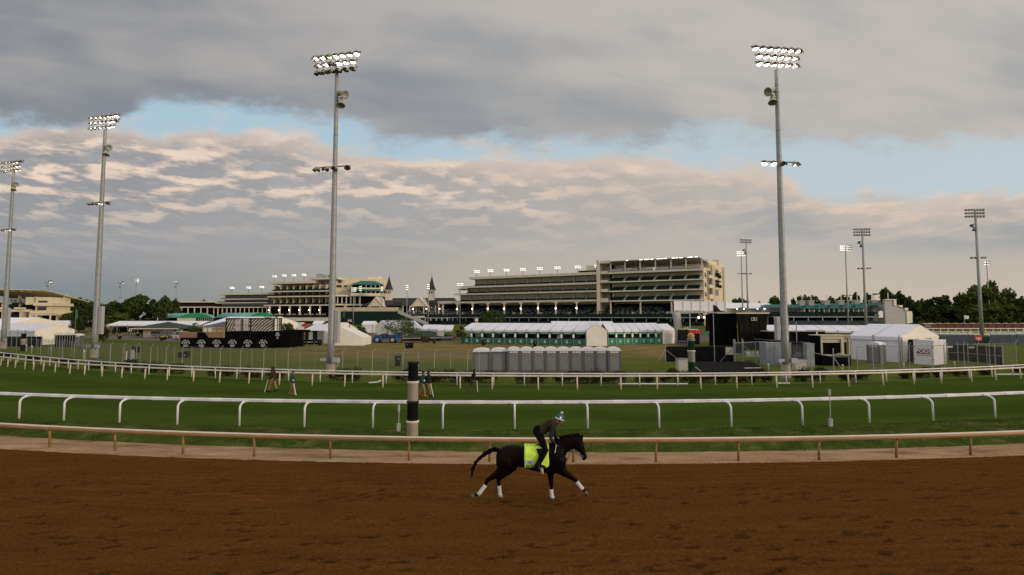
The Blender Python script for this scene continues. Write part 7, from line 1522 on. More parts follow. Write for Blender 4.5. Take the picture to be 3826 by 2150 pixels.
# ---------------------------------------------------------------- vehicles
def wheelp(par, x, y, r, w=.2):
    mb = MB(); mb.lathe([(r * .62, -w / 2), (r, -w / 2 + .02), (r, w / 2 - .02), (r * .62, w / 2)], 18, (x, y, r), (0, 1, 0), cap=False); wh = mb.build('wheel', M['blackp'], par)
    mb = MB(); mb.lathe([(.02, -w / 2 - .004), (r * .62, -w / 2 + .006), (r * .62, w / 2 - .006), (.02, w / 2 + .004)], 14, (x, y, r), (0, 1, 0)); mb.build('rim', M['grey'], wh); return wh
def car(label, px, yb, Lc, paint, kind, yaw, flip=False):
    g = GP(px, yb); t = thing('parked_' + kind, label, 'pickup truck' if kind == 'pickup' else 'car', g, yaw, 'vehicles parked in the infield'); h = Lc / 2; w = .88
    hb = {'suv': .98, 'pickup': 1.0}[kind]; ht = 1.68
    low = [(-h, .35), (-h + .05, hb - .08), (-h + .25, hb), (h * .35, hb), (h - .35, hb - .18), (h - .03, .72), (h, .35)]
    mb = MB(); mb.prism(low, (0, -w, 0), (1, 0, 0), (0, 0, 1), (0, 2 * w, 0)); mb.build('body', paint, t)
    cab = [(-h + .12, hb), (-h + .35, ht - .05), (-h + .7, ht), (h * .05, ht), (h * .42, hb)] if kind == 'suv' else [(-h * .12, hb), (-h * .06, ht - .04), (h * .12, ht), (h * .25, ht), (h * .5, hb)]
    mb = MB(); n = len(cab); i_ = .16; A = [(x, -w + (.04 if z < hb + .01 else i_), z + .002) for x, z in cab]; Bb = [(x, -y, z) for x, y, z in A]; mb.add(A + Bb, [tuple(range(n)), tuple(range(2 * n - 1, n - 1, -1))] + [(i, n + i, n + (i + 1) % n, (i + 1) % n) for i in range(n)]); mb.build('cabin', M['glass_d'], t)
    top = [(x, z) for x, z in cab if z > hb + .3]; mb = MB(); mb.box(top[0][0] + .05, top[-1][0] + .05, -w + .15, w - .15, ht - .02, ht + .035)
    for x in ((-h + .42, -.25, h * .2) if kind == 'suv' else (-h * .03, h * .26)):
        for s in (-1, 1): mb.hexa([(x, s * (w - .03) - .012, hb), (x + .09, s * (w - .03) - .012, hb), (x + .09, s * (w - .03) + .012, hb), (x, s * (w - .03) + .012, hb)], [(x + .05, s * (w - .155) - .012, ht), (x + .13, s * (w - .155) - .012, ht), (x + .13, s * (w - .155) + .012, ht), (x + .05, s * (w - .155) + .012, ht)])
    mb.build('roof', paint, t)
    if kind == 'pickup': mb = MB(); mb.box(-h + .1, -h * .15, -w + .08, w - .08, hb + .002, hb + .02); mb.build('bed', M['blackp'], t); mb = MB(); mb.box(-h + .1, -h * .14, -w + .06, w - .06, hb + .02, hb + .5); mb.build('canopy', M['glass_d'], t)
    for x in (-h * .62, h * .62):
        for s in (-1, 1): wheelp(t, x, s * (w - .08), .35)
    for s in (-1, 1): mb = MB(); mb.box(h - .16, h - .01, s * .62 - .16, s * .62 + .16, .64, .76); mb.build('headlight', M['tent'], t); mb = MB(); mb.box(-h - .01, -h + .05, s * .68 - .12, s * .68 + .12, .68, .92); mb.build('tail_light', M['flagred'], t)
    B('bumper', M['cab3'], t, (h - .05, h + .05, -w + .1, w - .1, .32, .5), (-h - .05, -h + .03, -w + .1, w - .1, .35, .52)); B('door_seam', M['dark'], t, *[(x, x + .02, -w - .004, -w + .01, .42, hb - .05) for x in (-h * .28, h * .08, h * .4)]); return t
M['pw'] = mat('white_car_paint', (.60, .55, .50), .3, .04, 2.0, spec=.6); M['pg'] = mat('grey_green_car_paint', (.16, .17, .14), .3, .08, 2.0, spec=.6); M['pb'] = mat('black_car_paint', (.015, .016, .018), .25, .1, 2.0, spec=.6)
car('white car parked at the left end of the black emblem wall', 690, 1270, 4.3, M['pw'], 'suv', R(-14)); car('grey green pickup truck parked behind the yellow lidded bins', 612, 1264, 5.2, M['pg'], 'pickup', R(-6))
car('black car parked in front of the dark green shelter', 555, 1256, 4.4, M['pb'], 'suv', R(200)); car('black car parked between the shelter and the pickup truck', 590, 1254, 4.6, M['pb'], 'suv', R(170))
# utility carts
for i, px in enumerate((432, 492)):
    g = GP(px, 1249); t = thing('golf_cart', ['dark utility cart under the left end of the long white tent', 'dark utility cart with a pale seat on the paved yard'][i], 'cart', g, R(20 * i)); 
    B('body', M['blackp'], t, (-1.1, 1.1, -.5, .5, .35, .75)); B('seat', [M['blackp'], M['creaml']][i], t, (-.6, -.1, -.45, .45, .76, 1.25)); mb = MB()
    for x, y in ((-.9, -.45), (.6, -.45), (-.9, .45), (.6, .45)): mb.tube([(x, y, .7), (x * .9, y, 1.85)], .03, 5)
    mb.build('frame', M['dsteel'], t); 
    for x in (-.75, .75):
        for s in (-1, 1): wheelp(t, x, s * .48, .26, .16)
# telehandler
M['blue'] = mat('blue_machine_paint', (.02, .13, .36), .4, .12, 2.0, spec=.5)
g = GP(1446, 1281); t = thing('telehandler', 'blue telehandler with big tyres parked under the spreading tree', 'telehandler', g, R(-4)); k = g.y / F
X = lambda px: (px - 1446) * k; Z = lambda y: ztop(1446, y, g.y) - .5
mb = MB(); mb.prism([(X(1400), Z(1275)), (X(1400), Z(1254)), (X(1412), Z(1252)), (X(1428), Z(1249)), (X(1432), Z(1268)), (X(1492), Z(1262)), (X(1494), Z(1274))], (0, -.9, 0), (1, 0, 0), (0, 0, 1), (0, 1.8, 0)); mb.build('chassis', M['blue'], t)
mb = MB(); mb.hexa([(X(1430), .15, Z(1262)), (X(1488), .15, Z(1270)), (X(1488), .75, Z(1270)), (X(1430), .75, Z(1262))], [(X(1426), .15, Z(1250)), (X(1490), .15, Z(1244)), (X(1490), .75, Z(1244)), (X(1426), .75, Z(1250))]); mb.box(X(1480), X(1493), -.5, .9, Z(1276), Z(1243)); mb.build('boom', M['blue'], t); B('boom_panel', M['tent'], t, (X(1452), X(1474), .08, .14, Z(1252), Z(1246)))
mb = MB(); mb.hexa([(X(1424), -.85, Z(1268)), (X(1448), -.85, Z(1268)), (X(1448), 0, Z(1268)), (X(1424), 0, Z(1268))], [(X(1432), -.8, Z(1247)), (X(1446), -.8, Z(1247)), (X(1446), 0, Z(1247)), (X(1432), 0, Z(1247))]); mb.build('cab', M['glass_d'], t); B('cab_roof', mat('rusty_orange', (.22, .08, .03), .6, .2), t, (X(1431), X(1448), -.85, .05, Z(1250), Z(1246.5))); B('engine', M['dsteel'], t, (X(1434), X(1466), -.98, -.4, Z(1278), Z(1266)))
for px in (1415, 1473):
    for s in (-1, 1): wheelp(t, X(px), s * .85, .56, .4)
# painted trailer left of the telehandler
g = GP(1350, 1279); k = g.y / F; t = thing('painted_trailer', 'low blue and white painted trailer left of the telehandler', 'trailer', g, 0); X = lambda px: (px - 1350) * k; Z = lambda y: ztop(1350, y, g.y) - .5
mb = MB(); mb.prism([(X(1357), .15), (X(1357), Z(1253)), (X(1382), Z(1250)), (X(1382), .15)], (0, 0, 0), (1, 0, 0), (0, 0, 1), (0, 2, 0)); mb.build('blue_side', mat('sky_blue_paint', (.09, .22, .36), .5, .25, 1.2), t)
mb = MB(); mb.prism([(X(1382) + .01, .15), (X(1382) + .01, Z(1250)), (X(1396), Z(1246)), (X(1399), Z(1262)), (X(1397), .15)], (0, -.05, 0), (1, 0, 0), (0, 0, 1), (0, 2, 0)); mb.build('painted_end', mat('mottled_mural', (.42, .10, .08), .6, .1, 2.2, c2=(.30, .33, .33)), t)
for x in (1364, 1390): wheelp(t, X(x), 0, .25, .2)
# low green roofed building
D = 99; k = D / F; t = thing('building', 'low dark green roofed building with a white fascia behind the telehandler', 'building', (XY(1490, D)[0], D, .5), 0); Z = lambda y: ztop(1590, y, D) - .5
mb = MB(); mb.add([(-.2, -.5, Z(1265)), (203 * k, -.5, Z(1261)), (100 * k, 5, Z(1240)), (70 * k, 5, Z(1240)), (-.2, 10, Z(1265)), (203 * k, 10, Z(1261))], [(0, 1, 2, 3), (0, 3, 4), (1, 5, 2), (4, 3, 2, 5), (0, 4, 5, 1)]); mb.build('roof', bpy.data.materials['green_shingle'], t)
mb = MB(); mb.hexa([(-.2, -.58, Z(1267)), (203 * k, -.58, Z(1263)), (203 * k, -.52, Z(1263)), (-.2, -.52, Z(1267))], [(-.2, -.58, Z(1264.5)), (203 * k, -.58, Z(1260.5)), (203 * k, -.52, Z(1260.5)), (-.2, -.52, Z(1264.5))]); mb.build('fascia', M['creaml'], t); B('wall', mat('red_brown_wall', (.10, .045, .03), .9, .3, 2.0), t, (0, 200 * k, 0, 9, 0, Z(1267)))
t = thing('tarp_heap', 'brown tarpaulin covered heap in front of the low green building', 'heap', GP(1590, 1280), 0); cl = MB()
for i in range(9): cl.ball((rnd.uniform(-.55, .55), rnd.uniform(-.3, .3), .25 + rnd.uniform(0, .75)), rnd.uniform(.3, .45), 8, 6, (1, .8, 1))
cl.build('tarpaulin', mat('brown_tarp', (.07, .045, .025), .8, .4, 3.0, bump=.6), t)
t = thing('tarp_heap', 'small pink red covered heap left of the longest service tent', 'heap', GP(1709, 1268), 0); cl = MB(); [cl.ball((rnd.uniform(-.4, .4), 0, .7 + rnd.uniform(0, .25)), .28, 8, 6) for i in range(5)]; cl.build('cover', mat('pink_red_cover', (.60, .12, .12), .6, .2), t); B('table', M['dsteel'], t, (-.5, .5, -.25, .25, 0, .55))
D = 93; k = D / F; t = thing('barrier_row', 'row of bare grey crowd barriers left of the longest service tent', 'barrier', (XY(1650, D)[0], D, .5), 0)
for j in range(3):
    mb = MB(); x0 = j * 25 * k
    for z in (.12, 1.05): mb.tube([(x0, 0, z), (x0 + 24 * k, 0, z)], .03, 5)
    for i in range(11): mb.tube([(x0 + i * 2.4 * k, 0, .12), (x0 + i * 2.4 * k, 0, 1.05)], .018, 4)
    mb.build('barrier', M['steel'], t)
for px, yb, yt, lb in ((1305, 1283, 1203, 'thin dark lamp post between the lean-to tent and the painted trailer'), (586, 1256, 1192, 'slim white pole in front of the parked pickup truck')):
    g = GP(px, yb); t = thing('lamp_post', lb, 'lamp post', g, 0); h = ztop(px, yt, g.y) - .5; m_ = M['blackp'] if px > 1000 else M['creaml']; mb = MB(); mb.tube([(0, 0, 0), (0, 0, h)], .07, 6); mb.build('pole', m_, t); mb = MB(); mb.box(-.3, -.05, -.1, .1, h, h + .4) if px > 1000 else mb.lathe([(.12, h), (.12, h + .3)], 8); mb.box(.1, .3, -.1, .1, h, h + .4) if px > 1000 else None; mb.build('lamp', M['cream_d'], t)
t = thing('feather_flag', 'green feather flag beside the conifer', 'flag', (XY(286, 88)[0], 88, .5), 0); h = ztop(286, 1158, 88) - .5; mb = MB(); mb.tube([(0, 0, 0), (0, 0, h)], .05, 5); mb.build('flagpole', M['dsteel'], t); mb = MB(); mb.prism([(0, h), (.18, h - .3), (.30, h - 1.0), (.28, h - 1.5), (0, h - 1.6)], (.03, 0, 0), (1, 0, 0), (0, 0, 1), (0, .03, 0)); mb.build('cloth', M['greenb'], t)
t = thing('speaker_post', 'tan box on twin posts rising over the left end of the longest service tent', 'speaker', (XY(1781, 105)[0], 105, .5), 0); h = ztop(1781, 1190, 105) - .5; B('box', M['creaml'], t, (-.32, .32, -.2, .2, h - .6, h)); B('post', M['creaml'], t, (-.25, -.05, -.05, .05, 0, h - .6)); B('post', M['creaml'], t, (.1, .25, -.05, .05, 0, h - .6))
t = thing('cart', 'small red and white drinks cart between the emblem wall and the white tent', 'cart', (XY(1120, 118)[0], 118, .5), 0); B('body', M['red'], t, (-1.8, 1.4, 0, 1.5, .6, 1.5)); B('top', M['tent'], t, (-2.3, -.9, 0, 1.5, .5, 2.2)); B('rack', M['tentwall'], t, (-.5, .6, .3, 1.5, 1.6, 3.4)); B('awning', M['flagred'], t, (.7, 2.0, 0, 1.5, 2.6, 3.1))
for x in (-1.3, 1.0): wheelp(t, x, 0, .3, .2)
# ---------------------------------------------------------------- bodies
def limb(mb, pts, fl=1.0, n=14):
    """tapered limb through [(point, radius)], rounded at every joint"""
    for i, (p, r) in enumerate(pts): mb.ball(p, r, n, 9, (1, fl, 1))
    for (p, r), (q, s) in zip(pts, pts[1:]):
        p, q = Vector(p), Vector(q); d = q - p
        if d.length < 1e-4: continue
        qt = d.normalized().to_track_quat('Z', 'Y').to_matrix(); vs = []
        for c, rr_ in ((p, r), (q, s)):
            for k in range(n): w = 2 * math.pi * k / n; o = qt @ Vector((rr_ * math.cos(w), rr_ * math.sin(w), 0)); o.y *= fl; vs.append(c + o)
        mb.add(vs, [(k, (k + 1) % n, n + (k + 1) % n, n + k) for k in range(n)] + [tuple(range(n))[::-1], tuple(range(n, 2 * n))])
def fuse(name, mb, vox, m, parent=None, sm=4):
    me = bpy.data.meshes.new(name); me.from_pydata(mb.v, [], mb.f); o = bpy.data.objects.new(name, me); COL.objects.link(o)
    r = o.modifiers.new('r', 'REMESH'); r.mode = 'VOXEL'; r.voxel_size = vox; s = o.modifiers.new('s', 'SMOOTH'); s.factor = .5; s.iterations = sm
    bpy.context.view_layer.update(); e = bpy.data.meshes.new_from_object(o.evaluated_get(bpy.context.evaluated_depsgraph_get())); bpy.data.objects.remove(o)
    e.materials.clear(); e.materials.append(m); e.polygons.foreach_set('use_smooth', [True] * len(e.polygons)); q = bpy.data.objects.new(name, e); COL.objects.link(q)
    if parent: q.parent = parent
    return q
Y0 = 14.3; PM = 1 / (3.619 * 131)
HG = PX(1720 + 900 / 3.619, 1868, Y0); HO = Vector((HG.x, Y0, 0))
def Z3(x, y, yo=0.0):     # side view coordinates of the horse group, relative to its ground point
    p = PX(1720 + x / 3.619, 1500 + y / 3.619, Y0); return Vector((p.x - HO.x, yo, p.z))
def L3(pts, yo=0.0): return [(Z3(a, b, (c[0] if c else yo)), r * PM) for a, b, r, *c in pts]
M['bay'] = mat('dark_bay_coat', (.0075, .0022, .0012), .5, .3, 2.2, spec=.06, c2=(.0013, .0007, .0006)); M['hair'] = mat('black_horsehair', (.005, .004, .004), .7, .3, 20.0, spec=.06)
M['wrap'] = mat('white_bandage', (.60, .58, .56), .8, .12, 14.0, bump=.4, bscale=60); M['hoof'] = mat('hoof', (.10, .085, .07), .6, .25, 20.0)
H = thing('horse', 'dark bay racehorse galloping right with white leg wraps', 'horse', HO, 0)
mb = MB()
def tor(st):    # torso sections: x, top, bottom, half width
    n = 18; vs = []
    for x, a, b, hw in st:
        c = Z3(x, (a + b) / 2); hz = (b - a) / 2 * PM
        for k in range(n): w = 2 * math.pi * k / n; s = math.sin(w); vs.append((c.x, hw * math.copysign(abs(math.cos(w)) ** .85, math.cos(w)), c.z + hz * s))
    mb.add(vs, [(i * n + k, i * n + (k + 1) % n, (i + 1) * n + (k + 1) % n, (i + 1) * n + k) for i in range(len(st) - 1) for k in range(n)] + [tuple(range(n))[::-1], tuple((len(st) - 1) * n + k for k in range(n))])
tor([(484, 720, 850, .10), (505, 670, 905, .19), (550, 635, 935, .25), (620, 605, 925, .28), (690, 597, 890, .285), (760, 601, 868, .275), (850, 613, 886, .28), (950, 625, 918, .295), (1050, 622, 943, .30), (1130, 605, 955, .28), (1190, 572, 962, .25), (1240, 560, 968, .235), (1300, 560, 965, .225), (1360, 590, 940, .20), (1400, 640, 905, .16), (1418, 720, 860, .10)])
def oval(x, y, a, b, hw, rot=0):
    c = Z3(x, y); m_ = MB(); m_.ball((0, 0, 0), 1, 16, 12, (a * PM, hw, b * PM)); mb.X = Matrix.Translation(c) @ Matrix.Rotation(R(rot), 4, 'Y'); mb.add(m_.v, m_.f); mb.X = None
# neck and head
st = [((1262, 562), (1395, 850), .20), ((1300, 530), (1418, 775), .15), ((1350, 505), (1425, 718), .115), ((1410, 484), (1452, 680), .10), ((1470, 468), (1500, 655), .092), ((1535, 458), (1548, 645), .088), ((1590, 465), (1580, 645), .085)]
n = 16; vs = []
for a, b, hw in st:
    p, q = Z3(*a), Z3(*b); c, h = (p + q) / 2, (p - q) / 2
    for k in range(n): w = 2 * math.pi * k / n; vs.append(c + h * math.sin(w) + Vector((0, hw * math.cos(w), 0)))
mb.add(vs, [(i * n + k, i * n + (k + 1) % n, (i + 1) * n + (k + 1) % n, (i + 1) * n + k) for i in range(len(st) - 1) for k in range(n)] + [tuple(range(n))[::-1], tuple((len(st) - 1) * n + k for k in range(n))])
st = [((1585, 470), (1550, 640), .085), ((1625, 478), (1570, 660), .098), ((1655, 520), (1595, 680), .095), ((1668, 570), (1612, 700), .082), ((1680, 625), (1625, 722), .066), ((1692, 675), (1636, 755), .055), ((1706, 720), (1645, 785), .055), ((1714, 750), (1660, 800), .052), ((1708, 772), (1672, 803), .035)]
vs = []
for a, b, hw in st:
    p, q = Z3(*a), Z3(*b); c, h = (p + q) / 2, (p - q) / 2
    for k in range(n): w = 2 * math.pi * k / n; vs.append(c + h * math.sin(w) + Vector((0, hw * math.cos(w), 0)))
mb.add(vs, [(i * n + k, i * n + (k + 1) % n, (i + 1) * n + (k + 1) % n, (i + 1) * n + k) for i in range(len(st) - 1) for k in range(n)] + [tuple(range(n))[::-1], tuple((len(st) - 1) * n + k for k in range(n))])
oval(1580, 610, 48, 52, .095); 
for s in (-1, 1):
    limb(mb, [(Z3(1640, 505, s * .055), .028), (Z3(1648, 470, s * .065), .024), (Z3(1658, 446, s * .068), .010)]); mb.ball(Z3(1648, 590, s * .088), .018, 8, 6)
    mb.ball(Z3(1700, 758, s * .048), .014, 8, 6)
# haunches, shoulders
for s in (-1, 1): oval(600, 790, 105, 150, .17, -18); mb.v[-17 * 16 + 0:] if 0 else None
limb(mb, L3([(620, 790, 118), (590, 880, 88), (535, 945, 66), (470, 985, 48), (405, 1022, 33), (372, 1040, 30), (352, 1085, 24), (335, 1120, 22), (290, 1190, 20), (248, 1238, 24), (205, 1243, 18), (180, 1252, 19)], -.13), .8)
limb(mb, L3([(700, 800, 118), (690, 880, 90), (645, 945, 66), (590, 1005, 46), (535, 1055, 33), (512, 1075, 31), (517, 1120, 25), (524, 1165, 22), (530, 1240, 20), (537, 1290, 24), (548, 1312, 20)], .13), .8)
limb(mb, L3([(1250, 760, 120), (1235, 880, 88), (1222, 960, 56), (1224, 1040, 40), (1230, 1110, 31), (1233, 1135, 30), (1236, 1185, 22), (1238, 1250, 20), (1240, 1300, 24), (1252, 1328, 20)], .12), .75)
limb(mb, L3([(1310, 780, 115), (1335, 880, 85), (1385, 935, 58), (1450, 980, 42), (1515, 1022, 32), (1545, 1043, 30), (1575, 1080, 23), (1610, 1125, 21), (1640, 1160, 23), (1662, 1182, 17), (1680, 1205, 18)], -.12), .75)
body = fuse('body', mb, .014, M['bay'], H, 3)
def hoof(a, b, r0, r1, yo):
    p, q = Z3(*a, yo), Z3(*b, yo); mb = MB(); mb.lathe([(r0 * PM, 0), (r1 * PM, (q - p).length)], 14, p, q - p); mb.build('hoof', M['hoof'], H, True)
hoof((195, 1248), (150, 1264), 20, 27, -.13); hoof((546, 1300), (556, 1330), 22, 30, .13); hoof((1250, 1312), (1262, 1340), 22, 30, .12); hoof((1675, 1195), (1705, 1238), 19, 28, -.12)
for pts, yo in (([(343, 1112, 26), (320, 1145, 25), (270, 1212, 25), (246, 1240, 28)], -.13), ([(524, 1162, 27), (527, 1200, 25), (532, 1265, 25), (540, 1306, 29)], .13), ([(1235, 1208, 26), (1238, 1260, 25), (1242, 1305, 29), (1252, 1326, 30)], .12), ([(1565, 1066, 27), (1600, 1112, 25), (1632, 1152, 27), (1645, 1168, 26)], -.12)):
    mb = MB(); q = L3(pts, yo); mb.tube([p for p, r in q], [r for p, r in q], 14); mb.build('leg_wrap', M['wrap'], H, True)
def strands(name, roots, tips, n, w, par, seed, mid=None, wid=.03):
    rn = random.Random(seed); mb = MB()
    for i in range(n):
        q = rn.random(); a = roots[0].lerp(roots[1], q); pts = [a]
        for j, m_ in enumerate(mid or []): pts.append(m_ + Vector((rn.gauss(0, .018), rn.gauss(0, wid), rn.gauss(0, .034 - .003 * j))))
        pts.append(tips + Vector((rn.gauss(0, .018), rn.gauss(0, wid), rn.gauss(0, .06)))); mb.tube(pts, [w] * (len(pts) - 1) + [w * .2], 4)
    return mb.build(name, M['hair'], par)
strands('tail', (Z3(535, 640), Z3(520, 690)), Z3(157, 978), 150, .007, H, 3, [Z3(470, 652), Z3(400, 674), Z3(330, 715), Z3(262, 768), Z3(205, 832), Z3(172, 905)], .014)
rn = random.Random(9); mb = MB()
for i in range(150):
    q = i / 150; x = 1290 + 345 * q; y = 528 - 64 * math.sin(q * 1.7); a = Z3(x, y, rn.gauss(0, .012)); b = a + Vector((-.05 - rn.random() * .07, -.03 * rn.random() * (1 if i % 2 else -1) - .03, rn.uniform(-.06, .09))); mb.tube([a - Vector((0, 0, .02)), a.lerp(b, .6) + Vector((0, 0, .015)), b], [.010, .008, .002], 4)
mb.build('mane', M['hair'], H)
for s in (-1, 1): mb = MB(); mb.ball(Z3(1650, 590, s * .100), .016, 8, 6); mb.build('eye', M['glass_d'], H, True)
# tack
T = thing('bridle', 'dark leather bridle and reins with pale bit rings on the galloping horse', 'bridle', HO); M['leather'] = mat('dark_leather', (.009, .007, .006), .6, .3, 20.0, spec=.1)
for s in (-1, 1):
    mb = MB(); y = s * .105; mb.tube([Z3(1622, 478, s * .05), Z3(1608, 560, y), Z3(1622, 650, y * .95), Z3(1640, 735, s * .065)], .009, 5); mb.tube([Z3(1622, 650, y * .97), Z3(1655, 668, s * .08), Z3(1685, 655, s * .03)], .009, 5); mb.tube([Z3(1655, 520, s * .0), Z3(1640, 530, y), Z3(1600, 545, y)], .008, 5); mb.build('strap', M['leather'], T)
    mb = MB(); mb.tube([Z3(1640, 738, s * .07), Z3(1560, 690, s * .13), Z3(1450, 660, s * .14), Z3(1340, 610, s * .12), Z3(1285, 575, s * .09)], .007, 5); mb.build('rein', M['leather'], T)
    mb = MB(); mb.lathe([(.026, -.004), (.034, -.004), (.034, .004), (.026, .004)], 12, Z3(1640, 738, s * .075), (0, 1, 0), cap=False); mb.build('bit_ring', M['steel'], T)
mb = MB()
for i in range(9): q = i / 8; mb.ball(Z3(1505 + 110 * q, 655 + 45 * math.sin(q * 2.2), -.10), .009, 6, 4)
for i in range(6): q = i / 5; mb.ball(Z3(1600 + 40 * q, 690 + 70 * q, -.078), .009, 6, 4)
mb.build('studs', M['steel'], T); mb = MB(); mb.tube([Z3(1480, 665, -.11), Z3(1455, 730, -.13), Z3(1432, 780, -.12), Z3(1425, 745, -.12), Z3(1445, 815, -.10)], .009, 5); mb.tube([Z3(1425, 720, 0), Z3(1440, 700, .1), Z3(1428, 850, 0)], .008, 5); mb.build('breast_strap', M['leather'], T)
M['neon'] = mat('fluorescent_cloth', (.60, .86, .09), .7, .05, 3.0, bump=.3, bscale=4)
C = thing('saddle_cloth', 'fluorescent yellow green saddle cloth with dark capitals along its hem', 'saddle cloth', HO)
nx_, nz_ = 16, 20; vs = []; 
for i in range(nx_ + 1):
    q = i / nx_; x = 862 + (1186 - 862) * q; top = 606 - 0 * q - (44 * max(0, q - .78) / .22); 
    for j in range(-nz_, nz_ + 1):
        s = j / nz_; w = abs(s); zt_, zb_ = Z3(x, top - 6).z, Z3(x, 858 - (26 if q > .96 else 0)).z; z = zt_ + .012 - (zt_ - zb_) * max(0, (w - .12)) / .88 - (.0 if w > .12 else 0)
        yw = .318 * min(1.0, math.sin(min(1, w / .42) * math.pi / 2) ** .8) * (1 - .12 * max(0, q - .7) / .3) + .006 * math.sin(x * .05 + w * 6)
        vs.append((Z3(x, 700).x + .006 * math.sin(w * 9), math.copysign(yw, s), z))
m_ = 2 * nz_ + 1; mb = MB(); mb.add(vs, [(i * m_ + j, i * m_ + j + 1, (i + 1) * m_ + j + 1, (i + 1) * m_ + j) for i in range(nx_) for j in range(m_ - 1)]); co = mb.build('cloth', M['neon'], C, True)
so = co.modifiers.new('s', 'SOLIDIFY'); so.thickness = .008
def ztxt(body, x, y, h, m, nm='lettering', dy=-.332): 
    p = Z3(x, y, dy); o = txt(body, h, m, C, p, ext=.001, name=nm, align='LEFT', bold=.0035); return o
ztxt('INCREDIBLE', 882, 835, .098, M['dark']).scale = (.92, 1, 1)
a, b = Z3(882, 806), Z3(975, 752); B('label_patch', mat('lavender_label', (.50, .44, .62), .6, .05), C, (a.x, b.x, -.334, -.325, a.z, b.z)); mb = MB(); c = (a + b) / 2
for i, h in enumerate((.03, .045, .035, .04)): mb.box(c.x - .045 + i * .024, c.x - .032 + i * .024, -.338, -.3345, c.z - .012, c.z - .012 + h)
mb.box(a.x + .02, b.x - .02, -.338, -.3345, a.z + .008, a.z + .016); mb.build('label_print', M['navy'], C)
S = thing('saddle', 'small black exercise saddle with steel stirrups and a white girth', 'saddle', HO)
mb = MB(); oval_ = None
limb(mb, L3([(925, 607, 14), (985, 612, 20), (1040, 612, 24), (1090, 606, 26), (1140, 590, 24)]), 3.6); fuse('seat', mb, .012, M['leather'], S, 3)
mb = MB(); mb.prism([(Z3(1015, 600).x, Z3(1015, 600).z), (Z3(1150, 590).x, Z3(1150, 590).z), (Z3(1150, 690).x, Z3(1150, 690).z), (Z3(1060, 720).x, Z3(1060, 720).z)], (0, -.345, 0), (1, 0, 0), (0, 0, 1), (0, .015, 0)); mb.build('flap', M['leather'], S)
mb = MB(); q = [Z3(1088, 800, -.336), Z3(1090, 860, -.31), Z3(1098, 930, -.20), Z3(1108, 965, -.05), Z3(1108, 965, .05), Z3(1098, 930, .2), Z3(1090, 860, .31)]; mb.tube(q, [.045, .045, .042, .036, .036, .042, .045], 8); mb.build('girth', M['wrap'], S, True)
for s in (-1, 1):
    mb = MB(); mb.tube([Z3(1075, 640, s * .36), Z3(1078, 770, s * .40)], .010, 5); mb.build('stirrup_leather', M['leather'], S)
    mb = MB(); c = Z3(1078, 832, s * .42); mb.tube([c + Vector((-.055, 0, 0)), c + Vector((-.05, 0, .06)), c + Vector((0, 0, .13)), c + Vector((.05, 0, .06)), c + Vector((.055, 0, 0))], .009, 6); mb.box(c.x - .06, c.x + .06, c.y - .05, c.y + .05, c.z - .012, c.z); mb.build('stirrup', M['steel'], S)
# ---------------------------------------------------------------- rider
M['skin'] = mat('skin', (.42, .20, .12), .55, .08, 12.0, spec=.35); M['vest'] = mat('olive_brown_vest', (.026, .017, .0075), .9, .2, 8.0, bump=.5, bscale=25); M['sleeve'] = mat('dark_grey_sleeve', (.016, .017, .022), .9, .15, 10.0, bump=.3)
M['pants'] = mat('black_breeches', (.005, .005, .006), .9, .3, 8.0, bump=.3, spec=.04); M['helm'] = mat('teal_helmet_cover', (.012, .11, .10), .6, .1, 8.0, bump=.2, bscale=20); M['blond'] = mat('brown_hair', (.13, .075, .03), .7, .3, 20.0)
P = thing('person', 'rider in teal helmet cover and olive vest crouching over the galloping horse', 'person', HO)
def head(mb, c, f, r=.093, up=None):     # skull, jaw, nose, ears; f is the facing direction
    f = Vector(f).normalized(); u = (up or (Vector((0, 0, 1)) - f * f.z)).normalized(); s = f.cross(u); c = Vector(c); A = Matrix((f, s, u)).transposed(); m2_ = MB()
    m2_.ball((0, 0, 0), r, 16, 12, (1.05, .84, 1.12)); m2_.ball((r * .30, 0, -r * .62), r * .66, 12, 9, (1, .82, .9)); m2_.ball((r * .55, 0, -r * .95), r * .32, 9, 7); m2_.ball((r * 1.07, 0, -r * .22), r * .17, 8, 6, (1, .8, 1.3)); m2_.ball((r * .93, 0, -r * .58), r * .20, 8, 6, (.8, 1.4, .45)); m2_.ball((r * .84, 0, r * .16), r * .24, 9, 7, (.8, 2.1, .5))
    for q in (-1, 1): m2_.ball((-r * .05, q * r * .86, -r * .12), r * .24, 8, 6, (.8, .35, 1.2))
    mb.X = Matrix.Translation(c) @ A.to_4x4(); mb.add(m2_.v, m2_.f); mb.X = None; return A
def eyes(par, c, A, r=.093):
    for q in (-1, 1): mb = MB(); mb.ball(Vector(c) + A @ Vector((r * .90, q * r * .36, -r * .02)), r * .12, 7, 5); mb.build('eye', M['glass_d'], par, True)
